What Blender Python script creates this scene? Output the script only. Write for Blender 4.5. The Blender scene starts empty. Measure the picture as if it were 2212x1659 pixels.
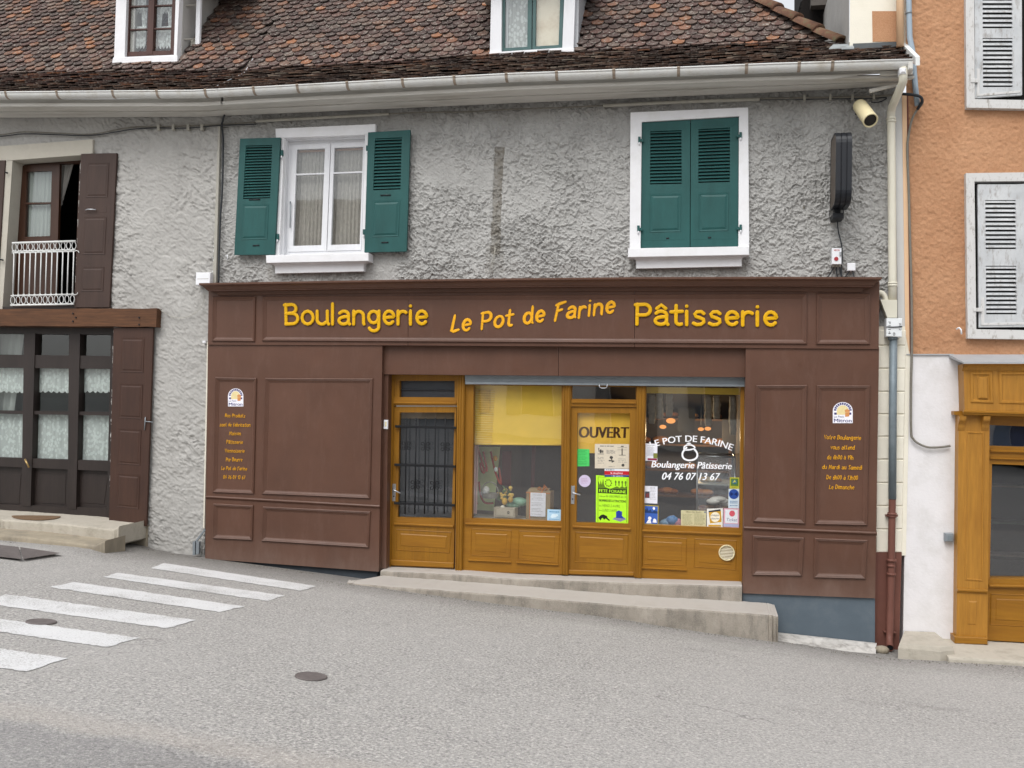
import bpy, bmesh, math, random
import numpy as np
from mathutils import Vector, Matrix
random.seed(7)
rng = np.random.default_rng(7)
S = bpy.context.scene
C = S.collection
# ------------------------------------------------------------------ camera
F = 1880.0            # focal length in units of a 2212 x 1659 picture
UC, VC = 1106.0, 829.5
D, CZ = 11.0, 2.9     # metres from the facade, eye height above datum
YAW, PIT, ROL = (math.radians(a) for a in (-12.243, 1.381, -1.127))
def _rot(y, p, r):
    cy, sy, cp, sp, cr, sr = math.cos(y), math.sin(y), math.cos(p), math.sin(p), math.cos(r), math.sin(r)
    B = Matrix(((1,0,0),(0,0,-1),(0,1,0)))
    Ry = Matrix(((cy,0,-sy),(0,1,0),(sy,0,cy)))
    Rp = Matrix(((1,0,0),(0,cp,sp),(0,-sp,cp)))
    Rr = Matrix(((cr,sr,0),(-sr,cr,0),(0,0,1)))
    return Rr @ Rp @ Ry @ B
RM = _rot(YAW, PIT, ROL)
EYE = Vector((0, -D, CZ))
def ray(u, v): return RM.transposed() @ Vector(((u-UC)/F, (v-VC)/F, 1.0))
def W(u, v, y=0.0):
    d = ray(u, v); return EYE + d*((y+D)/d.y)
cam = bpy.data.cameras.new('camera'); co = bpy.data.objects.new('camera', cam); C.objects.link(co)
x, dn, fw = RM[0], RM[1], RM[2]
co.matrix_world = Matrix(((x[0],-dn[0],-fw[0],EYE.x),(x[1],-dn[1],-fw[1],EYE.y),(x[2],-dn[2],-fw[2],EYE.z),(0,0,0,1)))
cam.sensor_width = 36; cam.lens = F/2212*36; cam.clip_end = 2000; cam.clip_start = 0.05
S.camera = co
# ------------------------------------------------------------------ mesh builder
class MB:
    def __init__(s): s.v, s.f, s.sm, s.mi = [], [], [], []
    def add(s, vs, fs, smooth=False, mi=0):
        b = len(s.v); s.v += [tuple(p) for p in vs]
        for f in fs: s.f.append([b+i for i in f]); s.sm.append(smooth); s.mi.append(mi)
    def poly(s, px, y, mi=0): s.add([W(u, v, y) for u, v in px], [list(range(len(px)))], mi=mi)
    def prism(s, px, yf, yb, mi=0):
        n = len(px); a = [W(u, v, yf) for u, v in px]; b = [Vector((p.x, yb, p.z)) for p in a]
        s.add(a+b, [list(range(n)), list(range(2*n-1, n-1, -1))]+[[i, i+n, (i+1) % n+n, (i+1) % n] for i in range(n)], mi=mi)
    def box(s, a, b, mi=0):
        (x0,y0,z0), (x1,y1,z1) = a, b
        s.add([(x0,y0,z0),(x1,y0,z0),(x1,y1,z0),(x0,y1,z0),(x0,y0,z1),(x1,y0,z1),(x1,y1,z1),(x0,y1,z1)],
              [[0,3,2,1],[4,5,6,7],[0,1,5,4],[1,2,6,5],[2,3,7,6],[3,0,4,7]], mi=mi)
    def ring(s, quad, prof, cap=True, mi=0, smooth=False):
        """quad: four world corners; prof: (inset, height towards the street) steps"""
        vs = []
        for t, h in prof:
            for i in range(4):
                c = quad[i]; e = (quad[(i+1) % 4]-c).normalized(); g = (quad[i-1]-c).normalized()
                vs.append(c+e*t+g*t+Vector((0,-h,0)))
        fs = []
        for k in range(len(prof)-1):
            for i in range(4):
                j = (i+1) % 4; fs.append([k*4+i, k*4+j, k*4+4+j, k*4+4+i])
        if cap: b = (len(prof)-1)*4; fs.append([b, b+1, b+2, b+3])
        s.add(vs, fs, smooth, mi)
    def slab(s, px, yf, depth, bev=0.004, mi=0):
        q = [W(u, v, yf) for u, v in px]; s.ring(q, [(0,-depth),(0,-bev),(bev,0)], mi=mi)
    def frame(s, out, inn, yf, yb, bev=0.0, mi=0):
        a = [W(u, v, yf) for u, v in out]; b = [W(u, v, yf) for u, v in inn]
        ab = [Vector((p.x, yb, p.z)) for p in a]; bb = [Vector((p.x, yb, p.z)) for p in b]
        fs = []
        for i in range(4):
            j = (i+1) % 4
            fs += [[i, j, 4+j, 4+i], [8+i, 8+j, j, i], [4+i, 4+j, 12+j, 12+i], [8+j, 8+i, 12+i, 12+j]]
        s.add(a+b+ab+bb, fs, mi=mi)
    def tube(s, pts, r, seg=8, cap=True, mi=0, sq=1.0):
        pts = [Vector(p) for p in pts]; n = len(pts); rs = r if isinstance(r, (list, tuple)) else [r]*n
        up = None; vs = []
        for i, p in enumerate(pts):
            t = (pts[min(i+1, n-1)]-pts[max(i-1, 0)]).normalized()
            if up is None:
                up = Vector((0,1,0)) if abs(t.y) < .9 else Vector((1,0,0))
            up = (up-t*up.dot(t)).normalized(); sd = t.cross(up)
            for k in range(seg):
                a = 2*math.pi*k/seg; vs.append(p+sd*math.cos(a)*rs[i]+up*math.sin(a)*rs[i]*sq)
        fs = [[i*seg+k, i*seg+(k+1) % seg, (i+1)*seg+(k+1) % seg, (i+1)*seg+k] for i in range(n-1) for k in range(seg)]
        if cap: fs += [list(range(seg))[::-1], list(range((n-1)*seg, n*seg))]
        s.add(vs, fs, True, mi)
    def ball(s, c, r, seg=12, rings=8, sc=(1,1,1), mi=0):
        c = Vector(c); vs = [c+Vector((0,0,r*sc[2]))]
        for i in range(1, rings):
            a = math.pi*i/rings
            for k in range(seg):
                b = 2*math.pi*k/seg
                vs.append(c+Vector((r*sc[0]*math.sin(a)*math.cos(b), r*sc[1]*math.sin(a)*math.sin(b), r*sc[2]*math.cos(a))))
        vs.append(c-Vector((0,0,r*sc[2]))); L = len(vs)-1
        fs = [[0, 1+k, 1+(k+1) % seg] for k in range(seg)]
        for i in range(rings-2):
            for k in range(seg):
                a = 1+i*seg+k; b = 1+i*seg+(k+1) % seg; fs.append([a, a+seg, b+seg, b])
        fs += [[L, 1+(rings-2)*seg+(k+1) % seg, 1+(rings-2)*seg+k] for k in range(seg)]
        s.add(vs, fs, True, mi)
    def disc(s, c, nrm, r, depth=0.0, seg=24, mi=0):
        c = Vector(c); n = Vector(nrm).normalized(); a = n.orthogonal().normalized(); b = n.cross(a)
        vs = [c+a*math.cos(2*math.pi*k/seg)*r+b*math.sin(2*math.pi*k/seg)*r for k in range(seg)]
        fs = [list(range(seg))]
        if depth:
            vs += [p-n*depth for p in vs]; fs += [list(range(2*seg-1, seg-1, -1))]+[[k, seg+k, seg+(k+1) % seg, (k+1) % seg] for k in range(seg)]
        s.add(vs, fs, mi=mi)
def make(name, mb, mats, base):
    me = bpy.data.meshes.new(name); base = Vector(base)
    me.from_pydata([tuple(Vector(p)-base) for p in mb.v], [], mb.f)
    for m in (mats if isinstance(mats, (list, tuple)) else [mats]): me.materials.append(m)
    me.polygons.foreach_set('use_smooth', mb.sm); me.polygons.foreach_set('material_index', mb.mi)
    bm = bmesh.new(); bm.from_mesh(me); bmesh.ops.recalc_face_normals(bm, faces=bm.faces); bm.to_mesh(me); bm.free()
    o = bpy.data.objects.new(name, me); C.objects.link(o); return o
def tag(o, label, cat, group=None):
    o['label'] = label; o['category'] = cat
    if group: o['group'] = group
class Thing:
    def __init__(s, name, label, cat, loc, group=None):
        s.o = bpy.data.objects.new(name, None); C.objects.link(s.o); s.b = Vector(loc); s.o.location = s.b
        s.o.empty_display_size = .2; tag(s.o, label, cat, group)
    def part(s, name, mb, mats, parent=None, label=None):
        o = make(name, mb, mats, s.b); o.parent = parent or s.o
        if label: o['label'] = label
        return o
def solo(name, mb, mats, label, cat, group=None):
    vs = [Vector(p) for p in mb.v]; n = len(vs)
    b = Vector((sum(p.x for p in vs)/n, sum(p.y for p in vs)/n, min(p.z for p in vs)))
    o = make(name, mb, mats, b); o.location = b; tag(o, label, cat, group); return o
def struct(name, mb, mats, kind='structure'):
    o = make(name, mb, mats, (0,0,0)); o['kind'] = kind; return o
def lerp(a, b, t): return (a[0]+(b[0]-a[0])*t, a[1]+(b[1]-a[1])*t)
def inq(q, s, t): return lerp(lerp(q[0], q[1], s), lerp(q[3], q[2], s), t)
def sub(q, s0, t0, s1, t1): return [inq(q,s0,t0), inq(q,s1,t0), inq(q,s1,t1), inq(q,s0,t1)]
def R4(u0, v0, u1, v1): return [(u0,v0),(u1,v0),(u1,v1),(u0,v1)]
def smooth_path(pts, n=6):
    out = []; P = [pts[0]]+list(pts)+[pts[-1]]
    for i in range(1, len(P)-2):
        for k in range(n):
            t = k/n; a, b, c, d = P[i-1], P[i], P[i+1], P[i+2]
            out.append(tuple(.5*(2*b[j]+(c[j]-a[j])*t+(2*a[j]-5*b[j]+4*c[j]-d[j])*t*t+(3*b[j]-a[j]-3*c[j]+d[j])*t**3) for j in range(len(b))))
    out.append(tuple(pts[-1])); return out
# ------------------------------------------------------------------ materials
def lin(h):
    h = h.lstrip('#'); o = []
    for i in (0, 2, 4):
        c = int(h[i:i+2], 16)/255; o.append(c/12.92 if c <= .04045 else ((c+.055)/1.055)**2.4)
    return o
class NT:
    def __init__(s, name):
        s.m = bpy.data.materials.new(name); s.m.use_nodes = True; s.t = s.m.node_tree; s.n = s.t.nodes; s.n.clear()
        s.out = s.n.new('ShaderNodeOutputMaterial'); s.geo = None
    def new(s, ty, **kw):
        n = s.n.new(ty)
        for k, v in kw.items():
            if k.startswith('in_'): n.inputs[k[3:].replace('_', ' ')].default_value = v
            else: setattr(n, k, v)
        return n
    def link(s, a, b): s.t.links.new(a, b)
    def pos(s, scale=(1,1,1), rot=(0,0,0)):
        if not s.geo: s.geo = s.new('ShaderNodeNewGeometry')
        m = s.new('ShaderNodeMapping'); m.inputs['Scale'].default_value = scale; m.inputs['Rotation'].default_value = rot
        s.link(s.geo.outputs['Position'], m.inputs['Vector']); return m.outputs[0]
    def noise(s, scale, detail=4, rough=.6, stretch=(1,1,1), rot=(0,0,0), dist=0):
        n = s.new('ShaderNodeTexNoise'); n.inputs['Scale'].default_value = scale; n.inputs['Detail'].default_value = detail
        n.inputs['Roughness'].default_value = rough; n.inputs['Distortion'].default_value = dist
        s.link(s.pos(stretch, rot), n.inputs['Vector']); return n.outputs['Fac']
    def ramp(s, fac, stops):
        r = s.new('ShaderNodeValToRGB'); e = r.color_ramp.elements
        while len(e) < len(stops): e.new(.5)
        for i, (p, c) in enumerate(stops): e[i].position = p; e[i].color = (*c, 1)
        s.link(fac, r.inputs[0]); return r.outputs[0]
    def mix(s, fac, a, b, mode='MIX'):
        n = s.new('ShaderNodeMix', data_type='RGBA', blend_type=mode)
        for sk, val in ((n.inputs[0], fac), (n.inputs[6], a), (n.inputs[7], b)):
            if hasattr(val, 'links'): s.link(val, sk)
            elif isinstance(val, (int, float)): sk.default_value = val
            else: sk.default_value = (*val, 1)
        return n.outputs[2]
    def math(s, op, a, b=0.0):
        n = s.new('ShaderNodeMath', operation=op)
        for sk, val in ((n.inputs[0], a), (n.inputs[1], b)):
            if hasattr(val, 'links'): s.link(val, sk)
            else: sk.default_value = val
        return n.outputs[0]
    def bsdf(s, col, rough=.6, spec=.3, bump=None, bs=.3, bd=.01, metal=0):
        p = s.new('ShaderNodeBsdfPrincipled'); p.inputs['Roughness'].default_value = rough if not hasattr(rough, 'links') else .5
        if hasattr(rough, 'links'): s.link(rough, p.inputs['Roughness'])
        p.inputs['Specular IOR Level'].default_value = spec; p.inputs['Metallic'].default_value = metal
        if hasattr(col, 'links'): s.link(col, p.inputs['Base Color'])
        else: p.inputs['Base Color'].default_value = (*col, 1)
        if bump is not None:
            b = s.new('ShaderNodeBump'); b.inputs['Strength'].default_value = bs; b.inputs['Distance'].default_value = bd
            s.link(bump, b.inputs['Height']); s.link(b.outputs[0], p.inputs['Normal'])
        s.link(p.outputs[0], s.out.inputs[0]); return p
def sc(c, k): return [min(1, a*k) for a in c]
def paint(name, hexc, rough=.55, var=.12, scale=5, bump=.15, bscale=90, spec=.3, stretch=(1,1,1), metal=0, dirt=None, damt=.5, dscale=3):
    n = NT(name); c = lin(hexc)
    col = n.ramp(n.noise(scale, 5, .65, stretch), [(.3, sc(c, 1-var)), (.7, sc(c, 1+var))])
    if dirt:
        f = n.ramp(n.noise(dscale, 6, .7, stretch), [(.48, (0,0,0)), (.72, (damt,)*3)])
        col = n.mix(f, col, lin(dirt))
    n.bsdf(col, rough, spec, n.noise(bscale, 3, .6, stretch), bump, .01, metal); return n.m
def timber(name, hexc, dark, rough=.4, vert=True, var=.2, spec=.35):
    n = NT(name); c = lin(hexc); st = (1,1,.06) if vert else (.06,1,1)
    g = n.noise(46, 5, .65, st, dist=.6); g2 = n.noise(5, 4, .6, (1,1,.25) if vert else (.25,1,1))
    col = n.mix(n.ramp(g, [(.32, (0,0,0)), (.72, (1,1,1))]), sc(c, 1-var), sc(c, 1+var))
    col = n.mix(n.ramp(g2, [(.45, (0,0,0)), (.8, (.6,.6,.6))]), col, lin(dark))
    n.bsdf(col, rough, spec, g, .12, .006); return n.m
def flat(name, hexc, rough=.6, spec=.2):
    n = NT(name); c = lin(hexc); n.bsdf(n.ramp(n.noise(30, 2), [(.3, sc(c, .95)), (.7, sc(c, 1.05))]), rough, spec); return n.m
def glow(name, hexc, k):
    n = NT(name); e = n.new('ShaderNodeEmission'); e.inputs[0].default_value = (*lin(hexc), 1); e.inputs[1].default_value = k
    n.link(e.outputs[0], n.out.inputs[0]); return n.m
def glass(name, tint='#f4f6f4', boost=1.0):
    n = NT(name); tr = n.new('ShaderNodeBsdfTransparent'); tr.inputs[0].default_value = (*lin(tint), 1)
    g = n.new('ShaderNodeBsdfGlossy'); g.inputs['Roughness'].default_value = .015; g.inputs[0].default_value = (.95,.97,1,1)
    bp = n.new('ShaderNodeBump'); bp.inputs['Strength'].default_value = .05; bp.inputs['Distance'].default_value = .02
    n.link(n.noise(1.6, 2), bp.inputs['Height']); n.link(bp.outputs[0], g.inputs['Normal'])
    lw = n.new('ShaderNodeLayerWeight'); lw.inputs[0].default_value = .5
    fr = n.math('ADD', .043, n.math('MULTIPLY', n.math('POWER', lw.outputs['Facing'], 5.0), .95))
    mx = n.new('ShaderNodeMixShader'); n.link(n.math('MULTIPLY', fr, 1.5*boost), mx.inputs[0])
    n.link(tr.outputs[0], mx.inputs[1]); n.link(g.outputs[0], mx.inputs[2]); n.link(mx.outputs[0], n.out.inputs[0]); return n.m
def lace(name, hexc='#e8ecec', holes=.5, sx=1.0):
    """thin net cloth: woven holes let the dark room through"""
    n = NT(name); c = lin(hexc)
    d = n.new('ShaderNodeBsdfDiffuse'); d.inputs[0].default_value = (*c, 1)
    tl = n.new('ShaderNodeBsdfTranslucent'); tl.inputs[0].default_value = (*c, 1)
    tr = n.new('ShaderNodeBsdfTransparent')
    ad = n.new('ShaderNodeMixShader'); ad.inputs[0].default_value = .3; n.link(d.outputs[0], ad.inputs[1]); n.link(tl.outputs[0], ad.inputs[2])
    vo = n.new('ShaderNodeTexVoronoi'); vo.inputs['Scale'].default_value = 19; n.link(n.pos((1.2,.01,.9)), vo.inputs['Vector'])
    w = n.ramp(n.noise(16, 2, .5, (1.6*sx,.01,.06)), [(.4, (0,0,0)), (.6, (.5,.5,.5))])
    f = n.math('ADD', n.math('MULTIPLY', n.math('GREATER_THAN', vo.outputs['Distance'], .45), .45), n.math('MULTIPLY', w, .5))
    f = n.math('MULTIPLY', f, holes*2)
    mx = n.new('ShaderNodeMixShader'); n.link(f, mx.inputs[0]); n.link(ad.outputs[0], mx.inputs[1]); n.link(tr.outputs[0], mx.inputs[2])
    n.link(mx.outputs[0], n.out.inputs[0]); return n.m
def render_coat(name, light, dark, dirt, attr=False):
    n = NT(name)
    col = n.ramp(n.noise(1.3, 6, .7), [(.3, lin(dark)), (.68, lin(light))])
    col = n.mix(n.ramp(n.noise(70, 3, .7), [(.35, (0,0,0)), (.75, (.35,)*3)]), col, sc(lin(dark), .8))
    if attr:
        a = n.new('ShaderNodeVertexColor'); a.layer_name = 'stain'
        sx = n.new('ShaderNodeSeparateColor'); n.link(a.outputs[0], sx.inputs[0])
        col = n.mix(sx.outputs[0], col, lin(dirt))
    n.bsdf(col, .92, .1, n.noise(110, 4, .7), .35, .01); return n.m
m_wall = render_coat('grey_render', '#b4b3b0', '#9e9d9a', '#6d675c', True)
m_wallL = render_coat('pale_render', '#b5b3af', '#a4a29e', '#6d675c', True)
m_white = paint('white_paint', '#e2e2e4', .5, .04, 3, .1, 60, dirt='#c9c7c2', damt=.35, dscale=4)
m_whitewood = paint('white_painted_wood', '#dcdde0', .5, .05, 6, .15, 50, stretch=(1,1,.2), dirt='#a9a8a4', damt=.4)
m_green = paint('green_paint', '#22504e', .5, .14, 4, .15, 70, stretch=(1,1,.3), dirt='#285e5b', damt=.5)
n = NT('brown_paint'); cb = lin('#5a3e31')
colb = n.ramp(n.noise(1.4, 5, .65), [(.28, sc(cb, .88)), (.72, sc(cb, 1.14))])
colb = n.mix(n.ramp(n.noise(9, 5, .7, (1,1,.25)), [(.52, (0,0,0)), (.75, (.35,)*3)]), colb, lin('#6b5146'))
spb = n.new('ShaderNodeSeparateXYZ'); n.link(n.geo.outputs['Position'], spb.inputs[0])
hb = n.math('ADD', spb.outputs[2], n.math('MULTIPLY', n.noise(3.5, 5, .7, (1,1,.4)), .7))
colb = n.mix(n.ramp(n.math('DIVIDE', hb, 2.0), [(.48, (.5,)*3), (.60, (.16,)*3), (.75, (0,0,0))]), colb, lin('#7d6a60'))
n.bsdf(colb, n.ramp(n.noise(4, 4, .7), [(.3, (.36,)*3), (.7, (.52,)*3)]), .35, n.noise(60, 4, .65, (1,1,.3)), .10, .008); m_brown = n.m
m_blue = paint('slate_blue_paint', '#57626b', .65, .08, 3, .15, 60, dirt='#6a7074', damt=.4)
m_dkshut = timber('dark_shutter_wood', '#413029', '#30231e', .55, True, .12)
m_dkwood = timber('near_black_wood', '#2f2724', '#1d1816', .5, True, .15)
m_oak = timber('weathered_brown_wood', '#432c22', '#2e1d18', .55, True, .15)
m_beam = timber('old_beam_wood', '#5a3b25', '#382419', .75, False, .35)
m_ochre = timber('ochre_timber', '#8e6218', '#724812', .4, True, .14)
m_ochreH = timber('ochre_timber_rail', '#92641a', '#764a13', .4, False, .14)
m_ochre2 = timber('yellow_ochre_timber', '#a5742b', '#86581c', .45, True, .16)
m_teal = paint('grey_green_paint', '#44605f', .5, .1, 5)
m_winbrown = timber('brown_window_wood', '#4a2f28', '#35211c', .5, True, .15)
m_redwood = timber('varnished_red_wood', '#41281b', '#2e1b12', .4, True, .2)
m_orange = None
m_cream = paint('cream_paint', '#e4dfd0', .7, .04, 2, .2, 60, dirt='#cfc8b4', damt=.4)
m_whitewall = paint('white_wall_paint', '#dedcdd', .85, .04, 1.5, .3, 30, dirt='#bdbab5', damt=.55, dscale=1.6)
m_zinc = paint('galvanised_metal', '#8d9499', .45, .08, 8, .05, 40, metal=.35)
m_gutter = paint('pale_painted_gutter', '#d3d3d0', .5, .06, 5, .08, 30, dirt='#a89f8d', damt=.6, dscale=5)
m_rust = paint('rusty_joint', '#97897a', .8, .3, 20, .2)
m_eave = paint('painted_eave_boards', '#c9c6bf', .6, .06, 4, .25, 30, stretch=(.12,1,1), dirt='#9d978c', damt=.7, dscale=6)
m_pipe = paint('cream_plastic_pipe', '#d3cfbf', .45, .04, 3, .03)
m_greypipe = paint('grey_metal_pipe', '#6f7a80', .5, .1, 6, .1, 40, metal=.2, dirt='#8c9498', damt=.5)
m_brownpipe = paint('brown_cast_pipe', '#6b453b', .55, .1, 6, .1, 40)
m_peach = paint('peach_pipe', '#dcb894', .6, .06, 3)
m_black = paint('black_metal', '#1a1c20', .4, .2, 8, .05)
m_iron = paint('wrought_iron', '#17181b', .55, .2, 20, .2)
m_cable = paint('grey_cable', '#77736a', .7, .15, 20)
m_cabled = paint('dark_cable', '#2f3236', .6, .15, 20)
m_conduit = paint('pale_conduit', '#a5a298', .6, .1, 8)
m_plastic = paint('white_plastic', '#e6e7ea', .4, .03, 5, .03)
m_beige = paint('beige_plastic', '#d9cda6', .45, .06, 6, .05, dirt='#b5a67e', damt=.4)
m_steel = paint('brushed_steel', '#b9bcc0', .3, .06, 20, .05, metal=.8)
m_sign = flat('yellow_letter_paint', '#dca811', .45)
m_signside = flat('amber_letter_paint', '#e8a820', .5)
m_letW = flat('white_vinyl', '#f2f3f6', .4)
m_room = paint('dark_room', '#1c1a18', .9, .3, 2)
m_glass = glass('window_glass')
m_glassd = glass('shop_glass', '#fbfdfc', 2.6)
m_lace = lace('white_lace', '#dfe4e4', .30); m_net = lace('grey_net', '#c6c1bb', .10, 1.2)
m_lace2 = lace('patterned_lace', '#e6efed', .22)
m_cloth = paint('curtain_cloth', '#9ba19e', .9, .12, 14, .3, 20, stretch=(1,1,.05))
m_concrete = paint('worn_concrete', '#b3a897', .9, .1, 3, .5, 60, dirt='#8a8378', damt=.8, dscale=2.2)
m_concface = paint('concrete_side', '#9c9280', .92, .14, 4, .5, 50, dirt='#726c63', damt=.8, dscale=1.7, stretch=(1,1,.5))
m_stone = paint('pale_stone', '#b5aea1', .9, .1, 4, .5, 40, dirt='#827c70', damt=.7, dscale=4)
m_whitest = paint('white_painted_stone', '#bfbcb7', .85, .1, 5, .6, 40, dirt='#77736d', damt=.85, dscale=7)
m_yblind = paint('yellow_blind_cloth', '#e4c04c', .7, .08, 2, .1, 200)
m_yblind2 = paint('pale_yellow_blind', '#f0dc90', .7, .06, 2, .1, 200)
m_card = paint('cardboard', '#8f7a58', .8, .08, 6)
m_lead = paint('lead_sheet', '#a9abae', .5, .08, 5, .1, 20, metal=.2)
m_cast = paint('cast_iron_cover', '#6b6462', .6, .15, 20, .4, 60)
# ------------------------------------------------------------------ numpy noise for real relief
_tab = rng.random((256,256))
def vnoise(X, Z, f, ox=0.0):
    x = X*f+ox; z = Z*f+ox*1.7; xi = np.floor(x).astype(int); zi = np.floor(z).astype(int)
    fx = x-xi; fz = z-zi; fx = fx*fx*(3-2*fx); fz = fz*fz*(3-2*fz)
    g = lambda a, b: _tab[a % 256, b % 256]
    return (g(xi,zi)*(1-fx)+g(xi+1,zi)*fx)*(1-fz)+(g(xi,zi+1)*(1-fx)+g(xi+1,zi+1)*fx)*fz
def inside(px, U, V):
    r = np.zeros(U.shape, bool); n = len(px)
    for i in range(n):
        (x0,y0), (x1,y1) = px[i], px[(i+1) % n]
        if y0 == y1: continue
        c = ((V < y0) != (V < y1)) & (U < (x1-x0)*(V-y0)/(y1-y0)+x0); r ^= c
    return r
def relief_wall(name, outline, holes, step, hfun, mat, thing, y0=0.0, stain=None, extra_h=None):
    us = [p[0] for p in outline]; vs = [p[1] for p in outline]
    nu = int((max(us)-min(us))/step)+1; nv = int((max(vs)-min(vs))/step)+1
    U, V = np.meshgrid(np.linspace(min(us), max(us), nu), np.linspace(min(vs), max(vs), nv))
    Rt = np.array(RM.transposed()); d = np.stack([(U-UC)/F, (V-VC)/F, np.ones_like(U)], -1) @ Rt.T
    t = (y0+D)/d[..., 1]; X = d[..., 0]*t; Z = d[..., 2]*t+CZ
    h = hfun(X, Z)
    if extra_h is not None: h = h+extra_h(U, V)
    Y = y0-h
    Uc = (U[1:,1:]+U[:-1,:-1])/2; Vc = (V[1:,1:]+V[:-1,:-1])/2
    keep = inside(outline, Uc, Vc)
    for q in holes: keep &= ~inside(q, Uc, Vc)
    idx = np.arange(nu*nv).reshape(nv, nu); I, J = np.nonzero(keep)
    faces = np.stack([idx[I,J], idx[I,J+1], idx[I+1,J+1], idx[I+1,J]], 1)
    used = np.unique(faces); rm = np.full(nu*nv, -1); rm[used] = np.arange(len(used)); faces = rm[faces]
    P = np.stack([X, Y, Z], -1).reshape(-1, 3)[used]-np.array(thing.b)
    me = bpy.data.meshes.new(name); me.vertices.add(len(P)); me.vertices.foreach_set('co', P.ravel())
    me.loops.add(faces.size); me.loops.foreach_set('vertex_index', faces.ravel().astype(np.int32))
    me.polygons.add(len(faces)); me.polygons.foreach_set('loop_start', np.arange(0, faces.size, 4, dtype=np.int32))
    me.polygons.foreach_set('use_smooth', np.ones(len(faces), bool))
    me.update(); me.validate(); me.materials.append(mat)
    ca = me.color_attributes.new('stain', 'FLOAT_COLOR', 'POINT')
    sv = (stain(U, V, h).ravel()[used] if stain is not None else np.zeros(len(used)))
    a = np.ones((len(used), 4)); a[:, 0] = sv; ca.data.foreach_set('color', a.ravel())
    o = bpy.data.objects.new(name, me); C.objects.link(o); o.parent = thing.o; return o
# ------------------------------------------------------------------ ground
CONT = [((-120,1157),-1.03),((0,1167),-1.03),((222,1187),-1.03),((320,1190),-.05),((445,1206),-.15),((745,1260),-.7),((923,1284),-.7),((1106,1309),-.7),((1306,1332),-.7),((1481,1361),-.7),((1683,1388),-.7),((1900,1414),-.4),((2049,1430),-.7),((2212,1439),-.7),((2400,1452),-.7)]
gp = [W(*p, y) for p, y in CONT]
RISE = None
def g0raw(x):
    if x <= gp[0].x: return gp[0].z+.03*(gp[0].x-x)
    for a, b in zip(gp, gp[1:]):
        if x <= b.x: return a.z+(b.z-a.z)*(x-a.x)/(b.x-a.x)
    return gp[-1].z-.01*(x-gp[-1].x)
RISE = (CZ-1.62-g0raw(0))/10.3
gp = [Vector((p.x, 0, p.z+RISE*(p.y+.7))) for p in gp]
def g0s(x): return sum(g0raw(max(-30, min(30, x+o)))*w_ for o, w_ in ((-.3,.1),(-.2,.15),(-.1,.16),(0,.18),(.1,.16),(.2,.15),(.3,.1)))
def gz(x, y):
    e = g0s(x)
    # away from the kerb the camber evens the profile out
    if y < -.7:
        k = min(1, (-.7-y)/5); k = k*k*(3-2*k); e = e*(1-k)+k*sum(g0raw(max(-30, min(30, x+o))) for o in (-2,-1.5,-1,-.5,0,.5,1,1.5,2))/9
    return e+RISE*(-.7-max(y, -13))
def G(u, v, dz=0.0):
    d = ray(u, v); lo, hi = 1.0, 60.0
    for _ in range(60):
        m = (lo+hi)/2; p = EYE+d*m
        if p.z > gz(p.x, p.y): lo = m
        else: hi = m
    p = EYE+d*lo; return Vector((p.x, p.y, gz(p.x, p.y)+dz))
xs = sorted(set([-400,-150,-60,-30,-20]+[round(-16+.08*i, 3) for i in range(300)]+[9,12,20,40,120,400]))
ys = sorted(set([-400,-150,-60,-30,-20,-15,-13]+[round(-12+.08*i, 3) for i in range(155)]+[1,3,10,40,150,400]))
mb = MB(); nx = len(xs)
mb.add([(x, y, gz(x, y)+.002*(float(vnoise(np.array([x]), np.array([y]), 1.3)[0])-.5)) for y in ys for x in xs],
       [[j*nx+i, j*nx+i+1, (j+1)*nx+i+1, (j+1)*nx+i] for j in range(len(ys)-1) for i in range(nx-1)], True)
n = NT('coarse_asphalt')
big = n.noise(.55, 5, .6); ag = n.noise(48, 3, .8); ag2 = n.noise(120, 2, .7)
col = n.ramp(ag, [(.30, lin('#474747')), (.42, lin('#8e8d8c')), (.56, lin('#b1aeaa')), (.70, lin('#e6e4e0'))])
col = n.mix(n.ramp(ag2, [(.35, (0,0,0)), (.7, (.35,)*3)]), col, lin('#b9b3ab'))
col = n.mix(n.ramp(big, [(.35, (0,0,0)), (.7, (.4,)*3)]), col, lin('#b8b5b2'))
# an older, darker strip of surfacing crosses the near left corner, with a pale joint along it
pa, pb = G(0, 1545), G(560, 1640); tx, ty = pb.x-pa.x, pb.y-pa.y; L = math.hypot(tx, ty); nxv, nyv = -ty/L, tx/L
if (0-pa.x)*nxv+(-14-pa.y)*nyv < 0: nxv, nyv = -nxv, -nyv
sp = n.new('ShaderNodeSeparateXYZ'); n.pos(); n.link(n.geo.outputs['Position'], sp.inputs[0])
ds = n.math('ADD', n.math('ADD', n.math('MULTIPLY', sp.outputs[0], nxv), n.math('MULTIPLY', sp.outputs[1], nyv)), -(pa.x*nxv+pa.y*nyv))
ds = n.math('ADD', ds, n.math('MULTIPLY', n.math('SUBTRACT', n.noise(2.2, 4), .5), .35))
st = n.math('DIVIDE', n.math('ADD', ds, 1.0), 2.0)
col = n.mix(n.ramp(st, [(.36, (0,0,0)), (.44, (.35,)*3), (.50, (.35,)*3), (.54, (0,0,0))]), col, lin('#b5aca4'))
col = n.mix(n.ramp(st, [(.49, (0,0,0)), (.58, (.42,)*3), (.95, (.22,)*3)]), col, lin('#767577'))
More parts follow.
